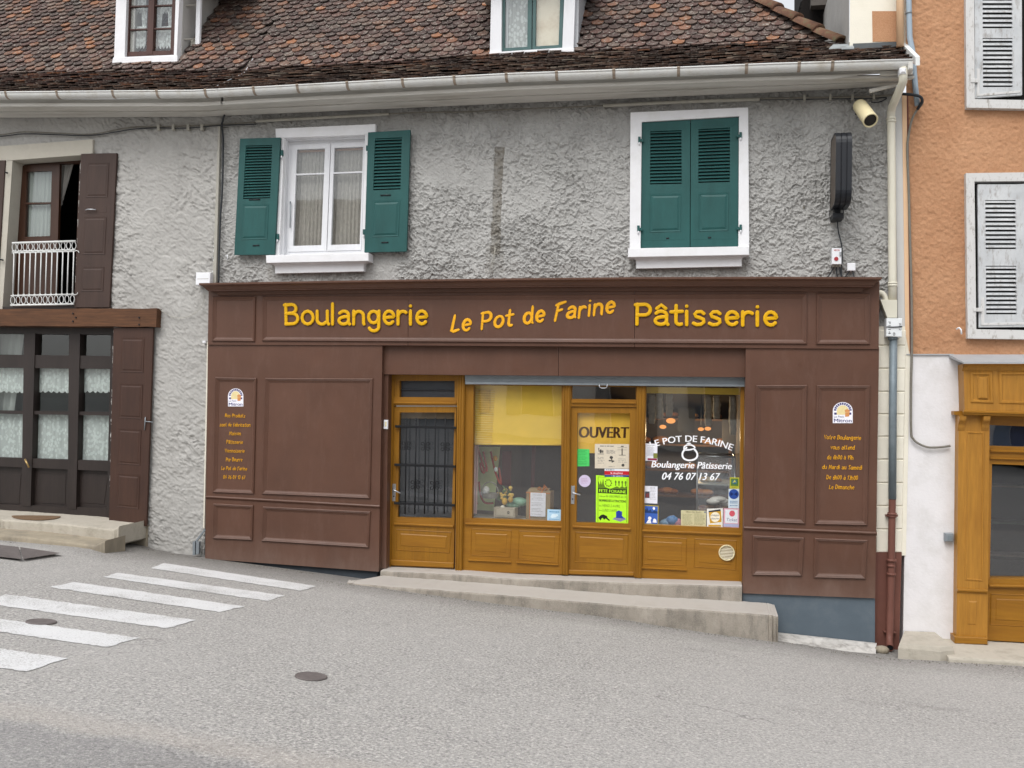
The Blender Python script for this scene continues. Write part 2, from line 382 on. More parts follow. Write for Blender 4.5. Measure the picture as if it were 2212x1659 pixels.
crk = n.new('ShaderNodeTexVoronoi', feature='DISTANCE_TO_EDGE'); crk.inputs['Scale'].default_value = .55; dv = n.new('ShaderNodeVectorMath', operation='ADD'); nz_ = n.new('ShaderNodeTexNoise'); nz_.inputs['Scale'].default_value = 3.0; nz_.inputs['Detail'].default_value = 5; n.link(n.pos(), nz_.inputs['Vector']); n.link(n.pos(), dv.inputs[0]); n.link(nz_.outputs['Color'], dv.inputs[1]); n.link(dv.outputs[0], crk.inputs['Vector'])
ck = n.math('MULTIPLY', n.ramp(crk.outputs['Distance'], [(.004, (1,1,1)), (.012, (0,0,0))]), n.ramp(n.noise(.8, 3), [(.55, (0,0,0)), (.68, (.4,)*3)]))
col = n.mix(ck, col, lin('#5a5856'))
oil = n.ramp(n.noise(1.1, 4, .6, (1,1.6,1)), [(.62, (0,0,0)), (.78, (.3,)*3)]); col = n.mix(oil, col, lin('#75726e'))
# grime along the foot of the walls
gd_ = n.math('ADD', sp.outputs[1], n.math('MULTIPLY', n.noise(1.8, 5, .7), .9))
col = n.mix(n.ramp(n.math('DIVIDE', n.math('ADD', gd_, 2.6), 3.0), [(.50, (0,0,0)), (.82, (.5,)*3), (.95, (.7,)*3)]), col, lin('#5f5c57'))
n.bsdf(col, .9, .15, n.noise(48, 3, .8), .7, .02)
m_road = n.m
struct('road', mb, m_road)
n = NT('worn_road_paint')
wf = n.ramp(n.math('ADD', n.math('MULTIPLY', n.noise(70, 3, .75), .75), n.math('MULTIPLY', n.noise(2.2, 5), .42)), [(.44, (0,0,0)), (.60, (1,1,1))])
n.bsdf(n.mix(wf, lin('#a9a7a4'), lin('#dadada')), .7, .2, n.noise(75, 3, .75), .45, .01); m_roadpaint = n.m
STR = [([(355,1217),(685,1267),(650,1277),(325,1228)], 'thin distant crosswalk stripe closest to the brown shopfront'),
 ([(255,1238),(615,1287),(578,1299),(222,1247)], 'second crosswalk stripe counting out from the brown shopfront'),
 ([(162,1258),(527,1310.5),(475,1323),(104,1269)], 'third crosswalk stripe counting out from the brown shopfront'),
 ([(15,1285),(425,1340.5),(360,1358),(-45,1303)], 'long crosswalk stripe just above the small round cover between stripes'),
 ([(-90,1325),(301,1379),(232,1399),(-160,1343)], 'broad crosswalk stripe just below the small round cover between stripes'),
 ([(-200,1373),(145,1423),(60,1452),(-280,1402)], 'short cut-off crosswalk stripe at the left edge, nearest the viewer')]
for q, lab in STR:
    mb = MB(); nu, nv = 40, 5
    pts = [G(*inq(q, i/nu, j/nv), .0045) for j in range(nv+1) for i in range(nu+1)]
    for k, p in enumerate(pts):
        i, j = k % (nu+1), k//(nu+1)
        if j in (0, nv) or i in (0, nu): p.x += random.uniform(-.012,.012); p.y += random.uniform(-.012,.012); p.z = gz(p.x, p.y)+.0045
    mb.add(pts, [[j*(nu+1)+i, j*(nu+1)+i+1, (j+1)*(nu+1)+i+1, (j+1)*(nu+1)+i] for j in range(nv) for i in range(nu)])
    solo('crosswalk_stripe', mb, m_roadpaint, 'worn white '+lab, 'road marking', 'crosswalk stripes painted on the road')
for (u, v), lab in (((672,1463), 'small round iron cover alone in the open middle of the road'), ((89,1345), 'small round iron cover between two white crosswalk stripes')):
    c = G(u, v); t = Thing('access_cover', lab, 'manhole cover', c, 'small round covers in the road')
    nrm = Vector((-(gz(c.x+.3,c.y)-gz(c.x-.3,c.y))/.6, RISE, 1))
    mb = MB(); mb.disc(c+Vector((0,0,.010)), nrm, .105, .012, 28); lid = t.part('lid', mb, m_cast)
    mb = MB(); nn = nrm.normalized(); a = nn.orthogonal().normalized(); b = nn.cross(a)
    pts = [c+Vector((0,0,.006))+a*math.cos(k*math.pi/14)*.108+b*math.sin(k*math.pi/14)*.108 for k in range(29)]
    mb.tube(pts, .008, 6); t.part('rim', mb, m_cast)
# drain plate at the left
t = Thing('drain_cover', 'dark rectangular two-leaf metal drain cover in the road by the stone step', 'drain cover', G(50,1200))
mb = MB(); P = [G(*p, .036) for p in ((-40,1179),(40,1187.5),(46,1213.5),(-40,1205))]; mb.add(P, [[0,1,2,3]]); t.part('leaf', mb, m_cast)
mb = MB(); P = [G(*p, .036) for p in ((43,1188),(132,1201),(49,1214))]; mb.add(P, [[0,1,2]]); t.part('leaf', mb, m_cast)
# ------------------------------------------------------------------ stroke alphabet
def A(cx, cy, rx, ry, a0, a1, n=12): return [(cx+rx*math.cos(math.radians(a0+(a1-a0)*i/n)), cy+ry*math.sin(math.radians(a0+(a1-a0)*i/n))) for i in range(n+1)]
GL = {
'B': (.62, [[(0,1),(.02,0)], [(-.06,.97),(.28,1)]+A(.28,.78,.22,.22,90,-80)+[(.02,.54)], [(.02,.54),(.32,.54)]+A(.33,.28,.26,.26,88,-90)+[(.02,.0)]]),
'P': (.58, [[(.02,1),(0,0)], [(-.06,.97),(.3,1)]+A(.3,.73,.25,.27,90,-90)+[(.02,.46)]]),
'L': (.5, [[(.08,1),(0,.05),(.12,.02),(.46,.1)]]),
'F': (.55, [[(.12,.96),(0,-.05)], [(-.02,.9),(.2,.97),(.56,1.05)], [(.06,.52),(.38,.6)]]),
'N': (.62, [[(0,0),(.04,1)], [(.04,1),(.45,.02)], [(.45,.02),(.52,1)]]),
'M': (.74, [[(0,0),(.08,1)], [(.08,1),(.32,.3),(.58,1)], [(.58,1),(.66,0)]]),
'V': (.56, [[(0,1),(.24,0),(.54,1)]]),
'D': (.64, [[(.02,1),(0,0)], [(-.04,.98),(.2,1)]+A(.16,.5,.42,.5,80,-80)+[(0,0)]]),
'S': (.52, [[(.46,.85),(.36,.98),(.18,.98),(.05,.84),(.12,.62),(.34,.46),(.44,.28),(.36,.06),(.16,0),(0,.12)]]),
'T': (.56, [[(0,1),(.56,1)], [(.28,1),(.28,0)]]),
'a': (.56, [[(.05,.56)]+A(.25,.45,.23,.21,115,0)+[(.47,.1),(.53,0)], [(.47,.38),(.3,.38)]+A(.24,.18,.23,.18,95,360)]),
'â': (.56, [[(.05,.56)]+A(.25,.45,.23,.21,115,0)+[(.47,.1),(.53,0)], [(.47,.38),(.3,.38)]+A(.24,.18,.23,.18,95,360), [(.08,.8),(.26,.98),(.44,.8)]]),
'à': (.56, [[(.05,.56)]+A(.25,.45,.23,.21,115,0)+[(.47,.1),(.53,0)], [(.47,.38),(.3,.38)]+A(.24,.18,.23,.18,95,360), [(.16,1.0),(.3,.82)]]),
'b': (.54, [[(0,1),(0,0)], A(.24,.32,.24,.32,170,-170)]),
'c': (.48, [A(.26,.33,.25,.33,50,310)]),
'd': (.56, [A(.24,.32,.24,.32,20,350), [(.5,1),(.48,.08),(.56,0)]]),
'e': (.54, [[(.04,.33),(.5,.37)]+A(.27,.34,.24,.33,8,318)]),
'f': (.4, [A(.28,.8,.16,.2,60,180,6)+[(.12,-.05)], [(-.06,.6),(.34,.63)]]),
'g': (.56, [A(.24,.36,.24,.3,0,360), [(.5,.66),(.49,-.12)]+A(.26,-.14,.23,.2,0,-160)]),
'h': (.54, [[(0,1),(0,0)], [(0,.4)]+A(.24,.4,.22,.25,165,0)+[(.46,0)]]),
'i': (.12, [[(0,.66),(0,0)], [(.0,.92),(.01,.93)]]),
'l': (.14, [[(0,1.03),(0,0)]]),
'm': (.82, [[(0,.66),(0,0)], [(0,.4)]+A(.2,.4,.18,.25,165,0)+[(.38,0)], [(.38,.4)]+A(.57,.4,.18,.25,165,0)+[(.75,0)]]),
'n': (.56, [[(0,.66),(0,0)], [(0,.4)]+A(.25,.4,.23,.25,165,0)+[(.48,.06),(.5,0)]]),
'o': (.58, [A(.28,.33,.27,.33,90,450)]),
'r': (.44, [[(0,.66),(0,0)], [(0,.38)]+A(.24,.38,.23,.27,160,50)]),
's': (.5, [[(.42,.56),(.32,.66),(.15,.65),(.05,.53),(.1,.41),(.26,.35),(.41,.27),(.43,.14),(.31,.02),(.13,0),(0,.07)]]),
't': (.42, [[(.15,.95),(.14,.2)]+A(.29,.17,.15,.17,180,300), [(-.06,.63),(.4,.66)]]),
'u': (.58, [[(0,.66),(0,.25)]+A(.23,.24,.23,.24,180,320), [(.49,.66),(.49,.1),(.56,0)]]),
'v': (.48, [[(0,.66),(.2,0),(.46,.68)]]),
'0': (.56, [A(.25,.5,.24,.5,90,450)]), '1': (.36, [[(0,.75),(.24,1),(.2,0)]]), '2': (.52, [A(.24,.75,.22,.24,160,-30)+[(0,0),(.48,.02)]]),
'3': (.5, [A(.2,.76,.22,.23,140,-80)+A(.2,.27,.25,.27,80,-140)]), '4': (.54, [[(.3,1),(0,.35),(.5,.38)], [(.38,.6),(.34,0)]]),
'6': (.52, [[(.38,1),(.1,.6)]+A(.25,.28,.23,.28,150,510)]), '7': (.5, [[(0,.96),(.46,1),(.14,0)], [(.08,.5),(.4,.54)]]), '9': (.52, [A(.24,.7,.22,.28,0,360), [(.46,.74),(.4,.3),(.24,0)]]),
' ': (.3, [])}
def stroke(mb, pts2, wid, fmap, depth, y, seg=8, taper=False, mi=0):
    """one pen stroke: a rounded bar following pts2 (picture units), standing on plane y"""
    P = [Vector((W(*fmap(p), y))) for p in pts2]; n = len(P)
    if n == 2 and (P[0]-P[1]).length < .02: P[1] = P[0]+Vector((.001,0,0))
    d0 = (P[0]-P[1]).normalized(); d1 = (P[-1]-P[-2]).normalized(); r = wid/2
    pts = [P[0]+d0*r*.9, P[0]+d0*r*.6]+P+[P[-1]+d1*r*.6, P[-1]+d1*r*.9]
    if taper:
        m = len(P); rs = [r*.25, r*.5]+[r*(.72+.5*math.sin(math.pi*(.15+.7*i/(m-1)))) for i in range(m)]+[r*.45, r*.12]
    else: rs = [r*.4, r*.82]+[r]*n+[r*.82, r*.4]
    vs = []
    for i, p in enumerate(pts):
        t = pts[min(i+1, len(pts)-1)]-pts[max(i-1, 0)]; t.y = 0; t.normalize(); sd = Vector((-t.z, 0, t.x))
        for k in range(seg):
            a = 2*math.pi*k/seg+math.pi/seg; ca, sa = math.cos(a), math.sin(a)
            e = .6; vs.append(p+Vector((0, -2e-4*i, 0))+sd*rs[i]*math.copysign(abs(ca)**e, ca)+Vector((0, -depth/2-depth/2*math.copysign(abs(sa)**e, sa), 0)))
    m = len(pts)
    fs = [[i*seg+k, i*seg+(k+1) % seg, (i+1)*seg+(k+1) % seg, (i+1)*seg+k] for i in range(m-1) for k in range(seg)]+[list(range(seg))[::-1], list(range((m-1)*seg, m*seg))]
    mb.add(vs, fs, True, mi)
def text_width(txt, sp): return sum(GL[c][0]+sp for c in txt)-sp
def write(mb, txt, u0, v0, s, slope, wid, depth, y, sp=.14, center=False, width=None, taper=False, lean=0.0, jit=0.0, seg=8):
    tw = text_width(txt, sp); kx = s
    if width: kx = width/tw
    x = -tw/2 if center else 0.0
    for c in txt:
        w, strokes = GL[c]; jy = random.uniform(-jit, jit); jr = random.uniform(-jit, jit)
        for si, st in enumerate(strokes):
            def fm(p, x=x):
                px = (x+p[0]+lean*p[1]+jr*p[1])*kx; py = (p[1]+jy)*s
                return (u0+px+slope*0, v0+px*slope-py)
            stroke(mb, st, wid, fm, depth*(1+.04*si), y, seg, taper)
        x += w+sp
# text set in Blender's own font, laid on a quad
_fc = {}
def font_shape(txt, shear=0.0):
    key = (txt, shear)
    if key not in _fc:
        cu = bpy.data.curves.new('txt', 'FONT'); cu.body = txt; cu.shear = shear; cu.resolution_u = 3
        o = bpy.data.objects.new('txt', cu); C.objects.link(o)
        dg = bpy.context.evaluated_depsgraph_get(); me = bpy.data.meshes.new_from_object(o.evaluated_get(dg))
        vs = [(v.co.x, v.co.y) for v in me.vertices]; fs = [list(p.vertices) for p in me.polygons]
        bpy.data.objects.remove(o); bpy.data.curves.remove(cu); bpy.data.meshes.remove(me); _fc[key] = (vs, fs)
    return _fc[key]
def print_text(mb, txt, q, y, shear=0.0, bold=0.0, mi=0):
    vs, fs = font_shape(txt, shear)
    if not vs: return
    x0 = min(p[0] for p in vs); x1 = max(p[0] for p in vs); y0 = min(p[1] for p in vs); y1 = max(p[1] for p in vs)
    for du in ([0] if not bold else [-bold, 0, bold]):
        mb.add([W(*((lambda a: (a[0]+du, a[1]))(inq(q, (p[0]-x0)/(x1-x0+1e-9), (y1-p[1])/(y1-y0+1e-9)))), y-abs(du)*1e-4*(1 if du > 0 else 2)) for p in vs], fs, mi=mi)
# ------------------------------------------------------------------ roof geometry
def proj(P):
    c = RM @ (Vector(P)-EYE); return UC+F*c.x/c.z, VC+F*c.y/c.z
GUT = [(-330,211),(0,208),(250,206),(422,205),(465,203),(553,198.5),(830,183.5),(1106,169.5),(1382,160),(1659,149),(1800,145),(1969,140)]
gpt = [W(u, v, -.57) for u, v in GUT]
def eave_z(x):
    if x <= gpt[0].x: return gpt[0].z
    for a, b in zip(gpt, gpt[1:]):
        if x <= b.x: return a.z+(b.z-a.z)*(x-a.x)/(b.x-a.x)
    return gpt[-1].z
A1, A2, SB = math.radians(32.5), math.radians(52), 1.3
YB = SB*math.cos(A1); ZB = SB*math.sin(A1)
def roof_z(x, y):
    t = y+.52; k = .35
    # the flared foot eases into the steep upper slope
    return eave_z(x)+.05+(math.tan(A1)*t if t < YB else ZB+math.tan(A2)*(t-YB))
def roof_hit(u, v):
    lo, hi = -.6, 8.0
    for _ in range(50):
        m = (lo+hi)/2; p = W(u, v, m)
        if p.z > roof_z(p.x, m): lo = m
        else: hi = m
    return W(u, v, lo)
def rs(x, s):
    if s < SB: y = -.52+s*math.cos(A1)
    else: y = -.52+YB+(s-SB)*math.cos(A2)
    return Vector((x, y, roof_z(x, y)))
XSPLIT = W(478, 260, 0).x; XVERGE = W(1962, 120, -.2).x
n = NT('old_scale_tiles')
geo = n.new('ShaderNodeNewGeometry'); n.geo = geo
base = n.ramp(geo.outputs['Random Per Island'], [(0, lin('#3f3533')), (.2, lin('#5c4742')), (.38, lin('#4f4542')), (.56, lin('#694f48')), (.72, lin('#665a53')), (.86, lin('#775a4c')), (.95, lin('#875f4b')), (1, lin('#98694c'))])
base = n.mix(n.ramp(n.noise(1.1, 5, .7), [(.4, (0,0,0)), (.75, (.55,)*3)]), base, lin('#4a4440'))
lich = n.ramp(n.noise(22, 5, .8), [(.53, (0,0,0)), (.64, (.7,)*3)])
base = n.mix(lich, base, lin('#b0aca2'))
base = n.mix(n.ramp(n.noise(38, 4, .7, (1,1.3,1)), [(.66, (0,0,0)), (.72, (.6,)*3)]), base, lin('#7f8060'))
base = n.mix(n.ramp(n.noise(9, 4, .7), [(.52, (0,0,0)), (.75, (.75,)*3)]), base, lin('#2f2a28'))
n.bsdf(base, .88, .15, n.noise(70, 4, .7), .5, .008); m_tile = n.m
n = NT('dark_eaves_tiles'); geo = n.new('ShaderNodeNewGeometry'); n.geo = geo
base = n.ramp(geo.outputs['Random Per Island'], [(0, lin('#3d3531')), (.35, lin('#574842')), (.65, lin('#5e4c42')), (.88, lin('#7d6354')), (1, lin('#a09688'))])
base = n.mix(n.ramp(n.noise(20, 5, .8), [(.52, (0,0,0)), (.64, (.7,)*3)]), base, lin('#97928a')); base = n.mix(n.ramp(n.noise(2, 5, .7), [(.45, (0,0,0)), (.7, (.4,)*3)]), base, lin('#2a2521'))
n.bsdf(base, .9, .12, n.noise(70, 4, .7), .5, .008); m_tilelow = n.m
n = NT('mossy_ridge_tiles'); col = n.ramp(n.noise(5, 5, .7), [(.3, lin('#4f4039')), (.52, lin('#765848')), (.68, lin('#6d6e55'))])
n.bsdf(col, .9, .15, n.noise(50, 4, .7), .5, .01); m_ridge = n.m
H1, H2 = roof_hit(1806, 98), roof_hit(1625, 2)
def right_of_hip(P):
    if P.y < H1.y: return False
    t = (P.y-H1.y)/(H2.y-H1.y); return P.x > H1.x+(H2.x-H1.x)*t-.03
# dormer fronts: (left, right, bottom) in the picture
DORM = [(246, 383, 135), (1058, 1238, 115)]
dplanes = []
for ul, ur, vb in DORM:
    p = roof_hit((ul+ur)/2, vb); dplanes.append((W(ul, vb, p.y).x, W(ur, vb, p.y).x, p.y))
def tiles(x0, x1, clip, lowto=1.0):
    mb = MB(); s = -.02; row = 0; deck = MB()
    while s < 4.6:
        low = s < SB
        ex = .092 if low else .122
        w = .172; off = (row % 2)*w/2+random.uniform(-.012,.012); xx = x0+off-w/2
        while xx < x1:
            xc = xx+w/2; xx += w
            ss = s+random.uniform(-.012,.012)*(1.6 if low else 1)
            P = rs(xc, ss)
            if xc < x0 or xc > x1-.02: continue
            if clip and right_of_hip(P): continue
            if any(a-.05 < xc < b+.05 and P.y > y-.05 for a, b, y in dplanes): continue
            Q = rs(xc, ss+.1); up = (Q-P).normalized(); nr = Vector((0, -up.z, up.y)); nr = nr if nr.z > 0 else -nr
            tl = random.uniform(-.05,.05); ax = (Vector((1,0,random.uniform(-.03,.03)))).normalized()
            lift = .026+random.uniform(-.006,.01)*(1.8 if low else 1); th = random.uniform(.012,.019)
            ln = ex*2.1; hw = w/2*random.uniform(.93,.985)
            sh = random.random()
            if low or sh < .12: prof = [(-1,.06),(-.82,.018),(-.4,0),(0,-.004),(.4,0),(.82,.018),(1,.06)]
            else: prof = [(-1,.085),(-.88,.043),(-.62,.014),(-.3,.0),(0,-.005),(.3,.0),(.62,.014),(.88,.043),(1,.085)]
            top, bot = [], []
            for a, b in prof:
                l = lift*(1-b/ln)
                p = P+ax*(a*hw)+up*(b+tl*a*.06)+nr*(l+.008*(1-a*a)*.5)
                top.append(p+nr*th); bot.append(p)
            e0 = P+ax*hw+up*ln+nr*.004; e1 = P-ax*hw+up*ln+nr*.004; k = len(prof)
            mb.add(top+[e0, e1]+bot, [list(range(k+2))]+[[i, i+1, k+2+i+1, k+2+i][::-1] for i in range(k-1)]+[[k-1, k, k+2+k-1], [0, k+2, k+1]], mi=1 if s+random.uniform(-.25,.25) < lowto else 0)
        s += ex; row += 1
    # boarding below the tiles
    N = 40
    for lo, hi in ((-.03, SB), (SB, 4.6)):
        for i in range(N):
            a, b = x0+(x1-x0)*i/N, x0+(x1-x0)*(i+1)/N
            q = [rs(a, lo), rs(b, lo), rs(b, hi), rs(a, hi)]
            if clip and hi > SB and lo >= SB:
                if right_of_hip(rs(a, lo)): continue
                lim = lambda X: hi if X < H2.x else max(lo, min(hi, SB+(H1.x-X)/(H1.x-H2.x)*((H2.y-H1.y)/math.cos(A2))))
                q = [rs(a, lo), rs(b, lo), rs(b, lim(b)), rs(a, lim(a))]
            mb.add([p-Vector((0,0,.012)) for p in q], [[0,1,2,3]])
    return mb
# ================================================================== LEFT HOUSE
LH = Thing('house', 'house with pale rough render, dark shutters and old beam on the left of the bakery', 'house', W(230, 1190, 0))
def troweled(X, Z):
    r1 = X*.8-Z*.6; r2 = X*.6+Z*.8
    wx = .08*(vnoise(X, Z, 6, 3.3)-.5); wz = .08*(vnoise(X, Z, 6, 8.1)-.5)
    ss = lambda t, a, b: (lambda k: k*k*(3-2*k))(np.clip((t-a)/(b-a), 0, 1))
    n1 = .6*vnoise(r2+wx, r1*.42+wz, 16)+.4*vnoise(r2+wz, r1*.6+wx, 35, 4.4)
    n2 = .55*vnoise(r2*.9+wz, r1*.5+wx, 21, 9.4)+.45*vnoise(r2+wx, r1*.8, 47, 2.2)
    n3 = vnoise(r2+wx, r1*.7+wz, 36, 6.1)
    pt = .45+.75*ss(vnoise(X, Z, 1.7, 33), .3, .65)
    return .0115*pt*ss(n1, .47, .53)+.009*pt*ss(n2, .50, .57)+.006*ss(n3, .5, .62)+.006*vnoise(X, Z, 3, 1.2)+.0035*vnoise(X, Z, 85, 6)
LW_OUT = [(-120,236),(479,250),(476,330),(467,480),(459,620),(452,745),(447,900),(443,1205),(430,1204),(318,1188),(-120,1160)]
opL = [(22,346),(176,334),(162,668),(8,668)]
opD = [(-120,690),(246,694),(238,1130),(-120,1100)]
relief_wall('wall', LW_OUT, [opL, opD], 1.7, troweled, m_wallL, LH, .015)
mb = MB(); mb.prism([(318,1150),(443,1180),(442,1208),(318,1192)], .01, .3); 
# stone surround of the upper opening
mb = MB()
mb.prism([(-30,318),(200,301),(200,331),(172,335),(27,346),(-30,350)], -.035, .28)
mb.prism([(9,347),(27,346),(22,420),(5,668),(-12,668),(0,420)], -.03, .28)
LH.part('stone_surround', mb, paint('worn_cream_stone', '#b9b4a8', .9, .08, 3, .4, 40, dirt='#a39d92', damt=.6))
mb = MB(); mb.prism([(-30,664),(168,660),(166,669),(-30,670)], -.02, .3); LH.part('window_sill', mb, m_dkwood)
# the tall window behind the railing
mb = MB(); mb.frame([(40,352),(178,346),(166,664),(22,667)], [(46,359),(172,352),(160,661),(28,663)], .20, .27)
fw_ = LH.part('window', mb, m_redwood, label='brown tall window standing half open behind a white railing')
mb = MB(); leaf = [(47,358),(129,354.5),(121,662),(27,664)]
mb.frame(leaf, [(57,371),(112,369),(108,512),(54,514)], .17, .215)
leafo = LH.part('window_leaf', mb, m_redwood)
mb = MB(); mb.slab([(54,514),(108,512),(101,584),(52,586)], .205, .01, .002); mb.slab([(54,437.5),(110,436.5),(110,440.5),(54,441.5)], .168, .04, .003)
mb.slab([(52,511.5),(109,509.5),(109,513.5),(52,515.5)], .168, .04, .003); mb.slab([(50,585),(101,583),(96,650),(40,653)], .18, .02, .006)
LH.part('glazing_bar', mb, m_redwood, leafo)
def curtain(mb, q, y, waves, amp, nu=60, nv=2, ragged=0.0, teeth=8):
    vs = []
    for j in range(nv+1):
        for i in range(nu+1):
            s = i/nu; t = j/nv; u, v = inq(q, s, t)
            if j == nv and ragged: v += ragged*abs(math.sin(math.pi*teeth*s))
            p = W(u, v, y); p.y += amp*math.sin(2*math.pi*waves*s+.8*math.sin(9*s))*(.6+.4*t); vs.append(p)
    mb.add(vs, [[j*(nu+1)+i, j*(nu+1)+i+1, (j+1)*(nu+1)+i+1, (j+1)*(nu+1)+i] for j in range(nv) for i in range(nu)], True)
mb = MB(); mb.poly([(57,371),(112,369),(101,584),(52,586)], .19); LH.part('pane', mb, m_glass, leafo)
mb = MB(); curtain(mb, [(52,365),(118,362),(108,590),(45,592)], .24, 7, .012); LH.part('curtain', mb, m_cloth)
mb = MB(); curtain(mb, [(127,352),(160,350),(140,420),(126,470)], .26, 4, .012); LH.part('curtain', mb, paint('grey_curtain', '#8e8b86', .9, .1, 9))
def room(thing, px, y0, depth, mat, ex=.4, name='interior'):
    P = [W(u, v, y0) for u, v in px]; x0 = min(p.x for p in P)-ex; x1 = max(p.x for p in P)+ex; z0 = min(p.z for p in P)-.15; z1 = max(p.z for p in P)+.25
    b = MB(); y1 = y0+depth
    V = [(x0,y0,z0),(x1,y0,z0),(x1,y0,z1),(x0,y0,z1),(x0,y1,z0),(x1,y1,z0),(x1,y1,z1),(x0,y1,z1)]
    b.add(V, [[4,5,6,7],[0,4,7,3],[1,2,6,5],[3,7,6,2],[0,1,5,4]]); return thing.part(name, b, mat)
room(LH, opL, .30, 1.5, m_room)
# balcony railing
mb = MB()
T0, T1, B0, B1 = (27,525), (163,521), (23,659.5), (159,657); yr = -.07
def bar(mb, a, b, w, y, d=.02): # flat bar between two picture points
    pa, pb = W(*a, y), W(*b, y); mb.tube([pa, pb], w, 6)
for f, w in ((0,.016),(.135,.010),(.16,.009),(.845,.010),(1,.014)):
    bar(mb, lerp(T0, B0, f), lerp(T1, B1, f), w, yr)
for k in range(12):
    s = (k+.35)/11.6; bar(mb, lerp(lerp(T0,T1,s), lerp(B0,B1,s), .15), lerp(lerp(T0,T1,s), lerp(B0,B1,s), .85), .0085, yr)
    for f, ry in ((.068,8),(.92,8.5)):
        c = lerp(lerp(T0,T1,s), lerp(B0,B1,s), f)
        mb.tube([W(c[0]+4.6*math.cos(a*math.pi/7), c[1]+ry*math.sin(a*math.pi/7), yr) for a in range(15)], .0055, 5, False)
    for f in (.185,.815):
        c = lerp(lerp(T0,T1,s+.042), lerp(B0,B1,s+.042), f); sg = 1 if f < .5 else -1
        mb.tube([W(c[0]+5.5*math.cos(a*math.pi/6), c[1]-sg*5*math.sin(a*math.pi/6), yr) for a in range(7)], .006, 5, False)
LH.part('balcony_railing', mb, paint('white_railing_paint', '#d9dad8', .5, .05, 6))
# shutters
def panel_mould(mb, px, y, k=1.0, up=.012):
    q = [W(u, v, y) for u, v in px]
    mb.ring(q, [(0,0),(.004*k,up*.6),(.012*k,up),(.022*k,up*.6),(.030*k,-.004),(.036*k,-.006)])
def solid_shutter(q, y, panels, mat, label=None, parts=True):
    mb = MB(); mb.slab(q, y, .035, .004); o = LH.part('shutter', mb, mat, label=label)
    if panels:
        mb = MB()
        for p in panels:
            w = [W(u, v, y) for u, v in p]; mb.ring(w, [(0,.0005),(.010,-.0),(.012,.006),(.03,.003),(.05,.009)])
        LH.part('panel', mb, mat, o)
    return o
q = [(175,332),(252,330.5),(236,664),(160,664.5)]
so = solid_shutter(q, -.05, [sub(q,.18,.06,.82,.29), sub(q,.16,.41,.82,.66), sub(q,.16,.735,.82,.90)], m_dkshut, 'tall dark brown shutter folded back beside the balcony railing')
mb = MB(); mb.slab([(182,447),(231,443),(230,459),(181,461)], -.052, .01, .002); LH.part('cross_bar', mb, m_dkshut, so)
mb = MB(); mb.tube([W(184,454,-.075), W(190,452,-.085), W(207,453,-.075)], .008, 6); LH.part('latch', mb, m_steel, so)
q = [(-75,349),(11,346),(7,415),(-9,664)]; q = [(-75,349),(11,346),(-8,664),(-92,664)]
so = solid_shutter(q, -.05, None, m_dkshut, 'dark brown shutter cut off by the left picture edge')
mb = MB(); mb.tube([W(11,372,-.07), W(17,374,-.06)], .012, 6); mb.tube([W(-2,560,-.07), W(7,562,-.06)], .012, 6); LH.part('hinge', mb, m_iron, so)
# old beam, glazed front and its folding shutter
mb = MB(); N = 24
top = [lerp((-120,668),(339,666),i/N) for i in range(N+1)]; bot = [lerp((-120,703),(337,706),i/N) for i in range(N+1)]
top = [(u, v+random.uniform(-.8,.8)) for u, v in top]; bot = [(u, v+random.uniform(-.6,.6)) for u, v in bot]
vs = [W(u, v, -.10) for u, v in top]+[W(u, v, -.11) for u, v in bot]; vs += [Vector((p.x, .2, p.z)) for p in vs]; M = N+1
fs = [[i, i+1, M+i+1, M+i] for i in range(N)]+[[i+1, i, 2*M+i, 2*M+i+1] for i in range(N)]+[[M+i, M+i+1, 3*M+i+1, 3*M+i] for i in range(N)]+[[N, 2*M+N, 3*M+N, M+N]]
mb.add(vs, fs); bo = LH.part('beam', mb, m_beam)
mb = MB()
for u, v in ((157,677),(157,694),(300,686),(300,701),(163,686)): mb.disc(W(u, v, -.118), (0,-1,0), .012, .01, 8)
LH.part('bolt', mb, m_iron, bo)
gd = [(-150,705),(246,709),(236,1124),(-150,1094)]
YD = .10
mb = MB()
cols = [(-150,-75),(-68,0),(-0.0,54)] 
def strip(a, b, w0, w1, yf, yb): # tapering upright/rail by 4 px corners
    mb.prism([a, w0, b, w1], yf, yb)
# rails and stiles of the glazed front
mb.prism([(-150,704),(246,708),(246,723),(-150,719)], YD, YD+.12)
mb.prism([(-150,764),(245,769),(244,797),(-150,792)], YD, YD+.12)
mb.prism([(-150,983),(239,996),(238,1018),(-150,1001)], YD, YD+.1)
mb.prism([(-150,1084),(237,1098),(236,1124),(-150,1094)], YD, YD+.1)
mb.prism([(-150,884),(240,890),(240,898),(-150,891)], YD+.01, YD+.07)
for a, b, c, d in (((52,719),(76,719),(66,1094),(46,1092)), ((149,720),(173,721),(164,1100),(146,1098)), ((-45,716),(-20,716),(-26,1090),(-46,1088)), ((240,706),(247,706),(236,1124),(230,1122))):
    mb.prism([a, b, c, d], YD-.012, YD+.12)
fr = LH.part('glazed_front', mb, m_dkwood, label='dark wood glazed front with lace behind the small panes')
mb = MB()
for a, b, c, d in ((-20,52,46,-26), (76,149,146,66), (173,240,230,164), (-150,-45,-46,-150)):
    mb.slab([(a+6,1022),(b-6,1024),(c-5,1090),(d+6,1086)], YD+.055, .03, .006)
    mb.prism([(a-2,1000),(b+2,1000),(c+2,1100),(d-2,1100)], YD+.06, YD+.08)
LH.part('panel', mb, m_dkwood, fr)
mb = MB(); mb.poly([(-150,715),(244,720),(236,1000),(-150,990)], YD+.06); LH.part('pane', mb, m_glass, fr)
mb = MB()
